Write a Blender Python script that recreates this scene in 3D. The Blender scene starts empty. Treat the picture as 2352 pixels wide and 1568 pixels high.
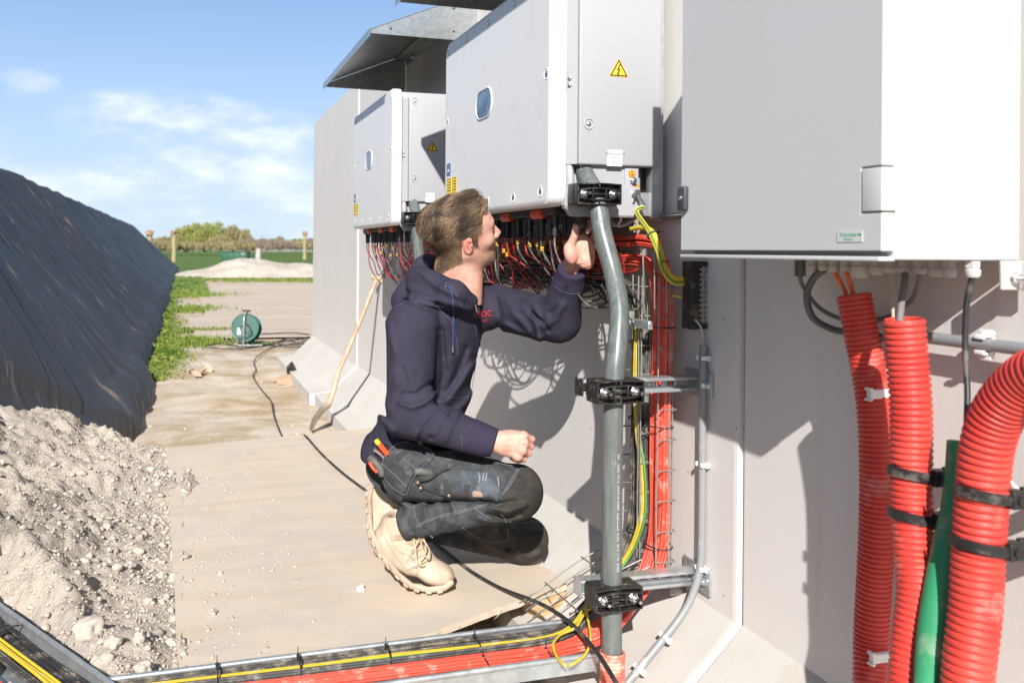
import bpy, bmesh, math, random
import numpy as np
from mathutils import Vector, Matrix, noise
R = math.radians
random.seed(7); rng = np.random.default_rng(7)
C = bpy.context.scene.collection

# ---------------------------------------------------------------- camera
CAM = Vector((-1.40, 0.0, 1.10))
TH = R(15.1); RO = R(0.45)
FPX, PX0, PY0, WPX, HPX = 2050.0, 978.0, 575.0, 2352.0, 1568.0
RT = Vector((math.cos(TH), -math.sin(TH), 0)); FW = Vector((math.sin(TH), math.cos(TH), 0)); UP = Vector((0, 0, 1))
cam_d = bpy.data.cameras.new('camera'); cam = bpy.data.objects.new('camera', cam_d); C.objects.link(cam)
cam_d.sensor_width = 36; cam_d.lens = FPX/WPX*36
cam_d.shift_x = (WPX/2-PX0)/WPX; cam_d.shift_y = -(HPX/2-PY0)/WPX
cam_d.clip_start = 0.05; cam_d.clip_end = 4000
r2 = RT*math.cos(RO)+UP*math.sin(RO); u2 = UP*math.cos(RO)-RT*math.sin(RO)
m = Matrix((r2, u2, -FW)).transposed().to_4x4(); m.translation = CAM
cam.matrix_world = m
cam_d.dof.use_dof = True; cam_d.dof.focus_distance = 2.85; cam_d.dof.aperture_fstop = 5.0
sc = bpy.context.scene; sc.camera = cam

# ---------------------------------------------------------------- light
SUN = Vector((-0.34, -0.80, 0.545)).normalized()
el = math.asin(SUN.z); az = math.atan2(SUN.x, SUN.y)
w = bpy.data.worlds.new('World'); sc.world = w; w.use_nodes = True
nt = w.node_tree; nt.nodes.clear()
def wn(t, **k):
    n = nt.nodes.new(t)
    for a, b in k.items(): setattr(n, a, b)
    return n
sky = wn('ShaderNodeTexSky', sky_type='NISHITA'); sky.sun_disc = False
sky.sun_elevation = el; sky.sun_rotation = az; sky.air_density = 1.0; sky.dust_density = 0.6; sky.ozone_density = 1.6
tc = wn('ShaderNodeTexCoord'); sep = wn('ShaderNodeSeparateXYZ'); nt.links.new(tc.outputs['Generated'], sep.inputs[0])
def wm(op, a, b=None, c=None, clamp=False):
    n = wn('ShaderNodeMath', operation=op); n.use_clamp = clamp
    for i, v in enumerate((a, b, c)):
        if v is None: continue
        if isinstance(v, (int, float)): n.inputs[i].default_value = v
        else: nt.links.new(v, n.inputs[i])
    return n.outputs[0]
zc = wm('MAXIMUM', sep.outputs[2], 0.0)
den = wm('ADD', zc, 0.09)
cx_ = wm('DIVIDE', sep.outputs[0], den); cy_ = wm('DIVIDE', sep.outputs[1], den)
comb = wn('ShaderNodeCombineXYZ'); nt.links.new(cx_, comb.inputs[0]); nt.links.new(cy_, comb.inputs[1])
def cloud(scale, off, lo, hi, det=9, rough=.55):
    mp = wn('ShaderNodeMapping'); mp.inputs['Location'].default_value = off
    nt.links.new(comb.outputs[0], mp.inputs[0])
    nz = wn('ShaderNodeTexNoise'); nz.inputs['Scale'].default_value = scale; nz.inputs['Detail'].default_value = det
    nz.inputs['Roughness'].default_value = rough; nt.links.new(mp.outputs[0], nz.inputs[0])
    mr = wn('ShaderNodeMapRange', interpolation_type='SMOOTHSTEP'); mr.inputs[1].default_value = lo; mr.inputs[2].default_value = hi
    nt.links.new(nz.outputs[0], mr.inputs[0]); return mr.outputs[0]
hor = wm('SQRT', wm('ADD', wm('MULTIPLY', sep.outputs[0], sep.outputs[0]), wm('MULTIPLY', sep.outputs[1], sep.outputs[1])))
azi = wm('ARCTAN2', sep.outputs[0], sep.outputs[1]); elv = wm('DIVIDE', sep.outputs[2], hor)
cmb = wn('ShaderNodeCombineXYZ'); nt.links.new(azi, cmb.inputs[0]); nt.links.new(wm('MULTIPLY', elv, 2.2), cmb.inputs[1])
def cn(scale, det, off=0):
    n = wn('ShaderNodeTexNoise'); n.inputs['Scale'].default_value = scale; n.inputs['Detail'].default_value = det; n.inputs['Roughness'].default_value = .55
    mp = wn('ShaderNodeMapping'); mp.inputs['Location'].default_value = (off, off*.7, 0); nt.links.new(cmb.outputs[0], mp.inputs[0]); nt.links.new(mp.outputs[0], n.inputs[0]); return n.outputs[0]
n1 = cn(16, 8); n2 = cn(5, 4, 3.3)
# cumulus banks: azimuth, elevation (tangent), half width, half height, density
banks = [(-.235, .102, .062, .036, 1.0), (-.02, .140, .11, .030, 1.0), (.075, .126, .07, .030, 1.0), (.035, .088, .12, .026, 1.0), (-.14, .062, .12, .024, .95), (-.03, .066, .09, .018, .8), (-.20, .060, .09, .026, .7),
         (-.155, .168, .034, .016, .5), (.11, .056, .09, .02, .8), (-.06, .036, .22, .014, .7), (-.35, .09, .10, .03, 1), (-.6, .12, .16, .04, 1), (-1.0, .10, .2, .04, 1), (.5, .12, .25, .04, 1), (1.1, .10, .3, .05, 1), (2.0, .12, .3, .05, 1), (-1.9, .14, .3, .05, 1), (2.9, .10, .3, .04, 1)]
tot = None
for (u_, v_, ru, rv, k) in banks:
    du = wm('DIVIDE', wm('SUBTRACT', azi, u_), ru); dv = wm('DIVIDE', wm('SUBTRACT', elv, v_), rv)
    r_ = wm('SUBTRACT', 1.0, wm('ADD', wm('MULTIPLY', du, du), wm('MULTIPLY', dv, dv)))
    e_ = wm('MULTIPLY', wm('MAXIMUM', wm('ADD', r_, .55), 0.0), k)
    tot = e_ if tot is None else wm('MAXIMUM', tot, e_)
dens = wm('MULTIPLY', tot, wm('ADD', wm('MULTIPLY', wm('SUBTRACT', n1, .20), 2.0), wm('MULTIPLY', wm('SUBTRACT', n2, .5), 1.4)))
mrc = wn('ShaderNodeMapRange', interpolation_type='SMOOTHSTEP'); mrc.inputs[1].default_value = .05; mrc.inputs[2].default_value = 1.35; nt.links.new(dens, mrc.inputs[0])
# wispy lower haze
wis = wn('ShaderNodeMapRange', interpolation_type='SMOOTHSTEP'); wis.inputs[1].default_value = .45; wis.inputs[2].default_value = .72; nt.links.new(n2, wis.inputs[0])
lowm = wn('ShaderNodeMapRange', interpolation_type='SMOOTHSTEP'); lowm.inputs[1].default_value = .13; lowm.inputs[2].default_value = .02; nt.links.new(elv, lowm.inputs[0])
def blend(c0, f, col):
    m_ = wn('ShaderNodeMixRGB'); nt.links.new(f, m_.inputs[0]); nt.links.new(c0, m_.inputs[1]); m_.inputs[2].default_value = (*col, 1); return m_.outputs[0]
# pale blue air low in the sky
air = wn('ShaderNodeMapRange', interpolation_type='SMOOTHSTEP'); air.inputs[1].default_value = .60; air.inputs[2].default_value = -.02; air.inputs[3].default_value = 0; air.inputs[4].default_value = .92; nt.links.new(elv, air.inputs[0])
grd = wn('ShaderNodeMapRange'); grd.inputs[1].default_value = .30; grd.inputs[2].default_value = .0; nt.links.new(elv, grd.inputs[0])
ac = wn('ShaderNodeMixRGB'); nt.links.new(grd.outputs[0], ac.inputs[0]); ac.inputs[1].default_value = (3.4, 5.9, 10.7, 1); ac.inputs[2].default_value = (6.6, 8.1, 9.8, 1)
m1 = wn('ShaderNodeMixRGB'); nt.links.new(air.outputs[0], m1.inputs[0]); nt.links.new(sky.outputs[0], m1.inputs[1]); nt.links.new(ac.outputs[0], m1.inputs[2])
c_ = blend(m1.outputs[0], wm('MULTIPLY', wm('MULTIPLY', wis.outputs[0], lowm.outputs[0]), .6), (8.5, 9.5, 10.5))
shd = wn('ShaderNodeMapRange'); shd.inputs[1].default_value = .3; shd.inputs[2].default_value = .7; nt.links.new(n1, shd.inputs[0])
cc = wn('ShaderNodeMixRGB'); nt.links.new(shd.outputs[0], cc.inputs[0]); cc.inputs[1].default_value = (7.4, 8.3, 9.6, 1); cc.inputs[2].default_value = (10.2, 10.6, 11.2, 1)
mix = wn('ShaderNodeMixRGB'); nt.links.new(wm('MULTIPLY', mrc.outputs[0], .85), mix.inputs[0]); nt.links.new(c_, mix.inputs[1]); nt.links.new(cc.outputs[0], mix.inputs[2])
hs = wn('ShaderNodeHueSaturation'); hs.inputs['Saturation'].default_value = 1.0; hs.inputs['Value'].default_value = 1.0
nt.links.new(mix.outputs[0], hs.inputs['Color'])
bg = wn('ShaderNodeBackground'); bg.inputs[1].default_value = 0.066
nt.links.new(hs.outputs[0], bg.inputs[0])
wo = wn('ShaderNodeOutputWorld'); nt.links.new(bg.outputs[0], wo.inputs[0])
sd = bpy.data.lights.new('sun', 'SUN'); sd.energy = 4.5; sd.angle = R(0.53); sd.color = (1.0, .962, .918)
so = bpy.data.objects.new('sun', sd); C.objects.link(so); so.rotation_euler = SUN.to_track_quat('Z', 'Y').to_euler(); so.location = (-3, -4, 6)
sc.view_settings.view_transform = 'Standard'; sc.view_settings.look = 'None'; sc.view_settings.gamma = 1
sc.view_settings.exposure = 0.70
sc.cycles.max_bounces = 6; sc.cycles.use_denoising = True

# ---------------------------------------------------------------- photo geometry helpers: a point seen at (x, y) at a known real distance / plane
def ray(x, y):
    a, b = (x-PX0)/FPX, (PY0-y)/FPX
    p, q = a*math.cos(RO)-b*math.sin(RO), a*math.sin(RO)+b*math.cos(RO)
    return FW+RT*p+UP*q
def atZ(x, y, d): return CAM+ray(x, y)*d
def onX(x, y, X): v = ray(x, y); return CAM+v*((X-CAM.x)/v.x)
def onY(x, y, Y): v = ray(x, y); return CAM+v*((Y-CAM.y)/v.y)
def onz(x, y, z): v = ray(x, y); return CAM+v*((z-CAM.z)/v.z)

# ---------------------------------------------------------------- materials
MATS = {}
def mat(name, col, rough=.6, metal=0, col2=None, scale=8, lo=.42, hi=.62, amt=1.0, bump=0, bscale=60, bdist=.002, det=6, stretch=None,
        spec=.5, dust=None, dscale=14, dlo=.5, dhi=.66, sss=0, coat=0, pores=0, pcol=(.2, .17, .14), stains=None, bump2=0, b2scale=8, b2dist=.01, seed=0, cyc=0):
    if name in MATS: return MATS[name]
    m = bpy.data.materials.new(name); m.use_nodes = True; t = m.node_tree; N = t.nodes; L = t.links
    b = N['Principled BSDF']; b.inputs['Roughness'].default_value = rough; b.inputs['Metallic'].default_value = metal
    b.inputs['Specular IOR Level'].default_value = spec
    b.inputs['Base Color'].default_value = (*col, 1)
    if coat: b.inputs['Coat Weight'].default_value = coat; b.inputs['Coat Roughness'].default_value = .25
    if sss:
        b.inputs['Subsurface Weight'].default_value = sss; b.inputs['Subsurface Radius'].default_value = (1, .35, .2); b.inputs['Subsurface Scale'].default_value = .008
    g = N.new('ShaderNodeNewGeometry'); mp = N.new('ShaderNodeMapping'); L.new(g.outputs['Position'], mp.inputs[0])
    mp.inputs['Location'].default_value = (seed*3.1, seed*1.7, seed*.9)
    if stretch: mp.inputs['Scale'].default_value = stretch
    def nz(sc_, d=det, rg=.55, src=mp):
        n = N.new('ShaderNodeTexNoise'); n.inputs['Scale'].default_value = sc_; n.inputs['Detail'].default_value = d; n.inputs['Roughness'].default_value = rg
        L.new(src.outputs[0], n.inputs[0]); return n.outputs[0]
    def rng_(v, a, b_, c=0, d=1):
        r = N.new('ShaderNodeMapRange'); r.inputs[1].default_value = a; r.inputs[2].default_value = b_; r.inputs[3].default_value = c; r.inputs[4].default_value = d
        L.new(v, r.inputs[0]); return r.outputs[0]
    cur = None
    if col2:
        mx = N.new('ShaderNodeMixRGB'); mx.inputs[1].default_value = (*col, 1); mx.inputs[2].default_value = (*col2, 1)
        L.new(rng_(nz(scale), lo, hi, 0, amt), mx.inputs[0]); cur = mx.outputs[0]
    if dust:
        mp2 = N.new('ShaderNodeMapping'); L.new(g.outputs['Position'], mp2.inputs[0]); mp2.inputs['Location'].default_value = (5.2+seed, 1.3, 8.8)
        mx = N.new('ShaderNodeMixRGB'); mx.inputs[2].default_value = (*dust, 1)
        if cur: L.new(cur, mx.inputs[1])
        else: mx.inputs[1].default_value = (*col, 1)
        f = rng_(nz(dscale, 9, .65, mp2), dlo, dhi); L.new(f, mx.inputs[0]); cur = mx.outputs[0]
        L.new(rng_(f, 0, 1, rough, max(rough, .85)), b.inputs['Roughness'])
    if stains:
        mp3 = N.new('ShaderNodeMapping'); L.new(g.outputs['Position'], mp3.inputs[0]); mp3.inputs['Scale'].default_value = (1, 9, .55)
        mx = N.new('ShaderNodeMixRGB'); L.new(cur, mx.inputs[1]); mx.inputs[2].default_value = (*stains, 1)
        L.new(rng_(nz(1.0, 7, .6, mp3), .60, .80, 0, .55), mx.inputs[0]); cur = mx.outputs[0]
    if pores:
        vo = N.new('ShaderNodeTexVoronoi'); vo.inputs['Scale'].default_value = pores; L.new(g.outputs['Position'], vo.inputs['Vector'])
        sp_ = N.new('ShaderNodeSeparateColor'); L.new(vo.outputs['Color'], sp_.inputs[0])
        rad = rng_(sp_.outputs[0], .80, 1.0, 0, .10); ml = N.new('ShaderNodeMath'); ml.operation = 'LESS_THAN'; L.new(vo.outputs['Distance'], ml.inputs[0]); L.new(rad, ml.inputs[1])
        mx = N.new('ShaderNodeMixRGB'); L.new(cur, mx.inputs[1]); mx.inputs[2].default_value = (*pcol, 1); m2_ = N.new('ShaderNodeMath'); m2_.operation = 'MULTIPLY'; m2_.inputs[1].default_value = .75
        L.new(ml.outputs[0], m2_.inputs[0]); L.new(m2_.outputs[0], mx.inputs[0]); cur = mx.outputs[0]
    if cur: L.new(cur, b.inputs['Base Color'])
    nrm = None
    if bump:
        bp = N.new('ShaderNodeBump'); bp.inputs['Strength'].default_value = bump; bp.inputs['Distance'].default_value = bdist
        L.new(nz(bscale, 8, .65), bp.inputs['Height']); nrm = bp.outputs[0]
    if bump2:
        bp2 = N.new('ShaderNodeBump'); bp2.inputs['Strength'].default_value = bump2; bp2.inputs['Distance'].default_value = b2dist
        L.new(nz(b2scale, 5), bp2.inputs['Height'])
        if nrm: L.new(nrm, bp2.inputs['Normal'])
        nrm = bp2.outputs[0]
    if nrm: L.new(nrm, b.inputs['Normal'])
    MATS[name] = m; return m

SANDC = (.58, .46, .32); DUSTC = (.60, .50, .40)
M_conc = mat('concrete', (.68, .652, .62), .8, col2=(.655, .625, .592), scale=1.8, lo=.35, hi=.7, stretch=(1, 1.3, .45), bump=.25, bscale=120, bdist=.0015, dust=(.50, .41, .31), dscale=1.6, dlo=.66, dhi=.80, bump2=.05, b2scale=4, b2dist=.006, pores=26, stains=(.50, .43, .35))
M_concf = mat('concrete_foot', (.56, .54, .505), .85, col2=(.50, .475, .43), scale=3, lo=.3, hi=.75, dust=(.46, .39, .30), dscale=2.2, dlo=.56, dhi=.80, bump=.4, bscale=110)
M_steel = mat('galvanised', (.62, .65, .66), .38, .75, col2=(.50, .53, .54), scale=26, lo=.4, hi=.6, dust=(.60, .57, .52), dscale=9, dlo=.55, dhi=.72, bump=.12, bscale=90)
M_steel2 = mat('galvanised_sheet', (.50, .52, .51), .35, .9, col2=(.42, .44, .43), scale=40, lo=.4, hi=.6, bump=.05, bscale=20)
M_bolt = mat('zinc_bolt', (.75, .76, .77), .25, 1.0)
M_wire = mat('wire_steel', (.36, .345, .32), .45, .7, dust=(.34, .29, .23), dscale=25, dlo=.5, dhi=.7)
M_white = mat('powder_white', (.74, .735, .725), .42, spec=.4, bump=.05, bscale=500, bdist=.0006, dust=(.66, .62, .57), dscale=5, dlo=.56, dhi=.85)
M_box = mat('powder_grey', (.37, .37, .39), .45, spec=.4, bump=.05, bscale=500, bdist=.0006)
M_cast = mat('cast_grey', (.36, .36, .38), .55, bump=.1, bscale=200)
M_cab = mat('cabinet_paint', (.56, .56, .55), .5, spec=.35, bump=.08, bscale=260, bdist=.0008, dust=(.52, .515, .50), dscale=1.6, dlo=.55, dhi=.9)
M_black = mat('black_plastic', (.018, .017, .017), .42, dust=(.20, .17, .14), dscale=30, dlo=.52, dhi=.75)
M_blackd = mat('black_plastic_dusty', (.022, .02, .019), .5, dust=(.22, .19, .155), dscale=55, dlo=.54, dhi=.80)
M_gland = mat('gland_grey', (.52, .50, .47), .5)
M_pvc = mat('pvc_grey', (.105, .122, .115), .30, col2=(.15, .165, .155), scale=14, stretch=(6, 6, .5), dust=(.30, .285, .25), dscale=34, dlo=.60, dhi=.78, bump=.12, bscale=90)
M_pvcl = mat('pvc_light', (.25, .26, .265), .4, dust=(.50, .47, .43), dscale=12, dlo=.6, dhi=.8)
M_clip = mat('clip_white', (.78, .77, .75), .5)
M_red = mat('hose_red', (.58, .042, .032), .45, col2=(.63, .065, .045), scale=7, dust=(.66, .38, .31), dscale=7, dlo=.57, dhi=.80)
M_redold = mat('hose_red_dusty', (.72, .12, .08), .6, dust=(.66, .48, .38), dscale=22, dlo=.42, dhi=.62)
M_green = mat('pipe_green', (.035, .27, .12), .5, dust=(.34, .38, .28), dscale=13, dlo=.54, dhi=.76)
M_cred = mat('cable_red_shaded', (.30, .016, .011), .42, dust=(.40, .12, .08), dscale=20, dlo=.6, dhi=.8)  # darker copy of the cable red, shade under the inverters put into the colour
M_cred2 = mat('cable_red_lit', (.74, .085, .05), .45, dust=(.70, .42, .33), dscale=22, dlo=.54, dhi=.74)  # brighter copy of the cable red, sunlight put into the colour
M_cblk = mat('cable_black', (.03, .029, .028), .5, dust=(.28, .24, .19), dscale=16, dlo=.50, dhi=.70)
M_cdirty = mat('cable_muddy', (.05, .046, .040), .8, dust=(.26, .22, .17), dscale=30, dlo=.46, dhi=.66, bump=.6, bscale=120, bdist=.004)
M_cgry = mat('cable_grey', (.06, .057, .052), .6, dust=(.30, .27, .23), dscale=22, dlo=.50, dhi=.72)
M_cyel = mat('cable_yellow', (.60, .44, .035), .4, dust=(.66, .58, .36), dscale=22, dlo=.55, dhi=.75)
M_cgrn = mat('cable_green', (.10, .24, .05), .4)
M_corg = mat('cable_orange', (.85, .16, .03), .4)
M_tagy = mat('marker_yellow', (.55, .33, .02), .5)
M_sticky = mat('sticker_yellow', (.85, .58, .03), .5)
M_stickb = mat('sticker_blue', (.12, .20, .34), .5)
M_ink = mat('ink_black', (.02, .02, .02), .6)
M_inkg = mat('ink_grey', (.07, .07, .07), .6)
M_inkgr = mat('ink_green', (.02, .36, .13), .5)
M_label = mat('label_white', (.60, .60, .595), .5)
M_disp = mat('display_glass', (.03, .055, .10), .12, col2=(.12, .19, .28), scale=22, lo=.45, hi=.55, spec=.8)
M_wood = mat('plywood', (.62, .52, .41), .75, col2=(.56, .45, .33), scale=2.6, lo=.44, hi=.70, stretch=(1.0, 5, 1), det=12, dust=(.53, .468, .40), dscale=4.5, dlo=.44, dhi=.66, bump=.5, bscale=60, bdist=.002)
M_woodf = mat('plywood_far', (.56, .465, .37), .8, col2=(.51, .405, .30), scale=2.0, stretch=(.8, 3.5, 1), dust=(.56, .48, .39), dscale=1.2, dlo=.5, dhi=.65)
M_wood2 = mat('timber_block', (.56, .39, .22), .7, col2=(.40, .25, .12), scale=14, lo=.45, hi=.6, stretch=(1, 1, 7), bump=.4, bscale=60)
M_handle = mat('shovel_handle', (.50, .36, .23), .65, col2=(.40, .27, .16), scale=10, stretch=(3, 3, .6), dust=(.58, .50, .42), dscale=8, dlo=.5, dhi=.7)
M_rust = mat('shovel_blade', (.56, .50, .44), .7, .15, col2=(.40, .30, .22), scale=12, dust=(.60, .54, .47), dscale=6, dlo=.4, dhi=.6)
M_sand = mat('sand', (.54, .445, .335), .95, col2=(.60, .52, .43), scale=2.6, lo=.40, hi=.60, stretch=(1, 1.6, 1), bump=.9, bscale=30, bdist=.014, dust=(.42, .315, .20), dscale=2.4, dlo=.45, dhi=.62, spec=.2)
M_dirt = mat('dirt', (.48, .42, .355), .97, col2=(.56, .49, .40), scale=2.2, lo=.42, hi=.6, bump=1.0, bscale=85, bdist=.014, spec=.15)
M_clod = mat('clod', (.45, .40, .34), .97, col2=(.51, .455, .385), scale=5, bump=.8, bscale=120, bdist=.004, spec=.15)
M_field = mat('field_grass', (.105, .165, .045), .9, col2=(.14, .205, .06), scale=.15, bump=.8, bscale=3, bdist=.15, dust=(.075, .125, .035), dscale=.5, dlo=.5, dhi=.7, spec=.1)
M_leafg = mat('weed_green', (.13, .20, .03), .7, col2=(.22, .27, .06), scale=9, spec=.2)
M_tarp = mat('tarp_black', (.038, .038, .040), .54, col2=(.042, .041, .041), scale=1.2, dust=(.26, .215, .17), dscale=3.2, dlo=.585, dhi=.72, bump=.3, bscale=34, bdist=.005, spec=.42)
def stretch_by_attr(m_, name, sc_):
    t = m_.node_tree; at = t.nodes.new('ShaderNodeAttribute'); at.attribute_name = name
    for n_ in list(t.nodes):
        if n_.type == 'MAPPING' and abs(n_.inputs['Location'].default_value[0]-5.2) < .6:
            mp = n_
            for l in list(mp.inputs[0].links): t.links.remove(l)
            t.links.new(at.outputs['Vector'], mp.inputs[0]); mp.inputs['Scale'].default_value = sc_
stretch_by_attr(M_tarp, 'pleat', (1.6, .42, 1))
M_cord = mat('cord_black', (.025, .025, .025), .5, dust=(.26, .235, .20), dscale=14, dlo=.52, dhi=.78)
M_denim = mat('denim_dark', (.042, .045, .049), .85, col2=(.075, .081, .087), scale=22, lo=.45, hi=.65, dust=(.20, .20, .20), dscale=17, dlo=.62, dhi=.80, bump=.5, bscale=700, bdist=.0008, spec=.25, bump2=.6, b2scale=34, b2dist=.008, seed=3)
M_pad = mat('kneepad_black', (.030, .027, .024), .8, col2=(.05, .044, .038), scale=18, bump=.4, bscale=900, bdist=.0007, spec=.25, bump2=.35, b2scale=26, b2dist=.006)
M_hood = mat('hoodie_navy', (.030, .027, .044), .92, col2=(.040, .036, .055), scale=7, lo=.42, hi=.62, dust=(.115, .105, .115), dscale=6, dlo=.68, dhi=.86, bump=.3, bscale=900, bdist=.0006, spec=.18, bump2=.6, b2scale=14, b2dist=.016)
M_rib = mat('hoodie_rib', (.036, .030, .055), .92, bump=.5, bscale=500, bdist=.0008, spec=.15)
M_skin = mat('skin', (.60, .35, .27), .5, col2=(.60, .26, .19), scale=22, lo=.45, hi=.65, sss=.12, bump=.12, bscale=420, bdist=.0006, spec=.35)
M_stub = mat('skin_stubble', (.50, .29, .205), .6, col2=(.42, .25, .16), scale=120, lo=.4, hi=.6, sss=.08, bump=.3, bscale=900, bdist=.0006)
M_ear = mat('skin_ear', (.62, .25, .19), .5, sss=.2)
M_hair = mat('hair_brown', (.10, .062, .036), .42, col2=(.17, .11, .065), scale=60, spec=.6)
M_hair2 = mat('hair_fade', (.19, .125, .08), .55, col2=(.13, .085, .052), scale=80, spec=.5)
M_boot = mat('boot_leather', (.47, .365, .26), .75, col2=(.40, .295, .20), scale=12, dust=(.52, .435, .335), dscale=12, dlo=.45, dhi=.62, bump=.35, bscale=260, bdist=.001, bump2=.3, b2scale=24, b2dist=.006)
M_sole = mat('boot_sole', (.40, .30, .21), .8, col2=(.30, .22, .15), scale=18, dust=(.48, .39, .30), dscale=14, dlo=.4, dhi=.6)
M_lace = mat('boot_lace', (.55, .43, .28), .8)
M_sock = mat('sock_navy', (.02, .022, .06), .9)
M_thread = mat('thread_pale', (.32, .32, .31), .8)
M_threadb = mat('thread_blue', (.07, .075, .13), .8)
M_web = mat('webbing', (.035, .033, .03), .8, bump=.6, bscale=600, bdist=.001)
M_logo = mat('logo_red', (.62, .02, .03), .7)
M_orange = mat('tool_orange', (.85, .09, .03), .4)
M_toolg = mat('tool_grey', (.10, .095, .09), .6)
M_leather = mat('leather_patch', (.36, .24, .17), .7)
M_reel = mat('reel_green', (.008, .085, .062), .35, dust=(.20, .24, .20), dscale=8, dlo=.66, dhi=.9)
M_skip = mat('container_green', (.005, .085, .038), .5)
M_card = mat('cardboard', (.50, .35, .24), .85)
M_bark = mat('willow_bark', (.33, .28, .17), .9, col2=(.37, .30, .14), scale=1.2, bump=.8, bscale=8, bdist=.05)
M_willowhead = mat('willow_head', (.40, .24, .14), .9, col2=(.25, .17, .10), scale=3)
M_twig = mat('twig_brown', (.20, .15, .105), .9)
M_fol1 = mat('foliage_olive', (.24, .26, .07), .8, col2=(.22, .22, .07), scale=.25, spec=.1)  # foliage tones paled: haze of the distance is put into these colours
M_fol2 = mat('foliage_bud', (.27, .235, .11), .8, col2=(.22, .18, .10), scale=.3, spec=.1)
M_fol3 = mat('foliage_green', (.14, .20, .05), .8, spec=.1)
M_fol4 = mat('foliage_twiggy', (.22, .17, .13), .8, spec=.1)
M_postw = mat('post_grey', (.42, .39, .35), .85)
M_pile = mat('pale_sand', (.53, .475, .40), .95, col2=(.47, .41, .335), scale=1.0, bump=.9, bscale=6, bdist=.06, spec=.1)
M_track = mat('gravel_track', (.52, .46, .38), .95)

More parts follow.
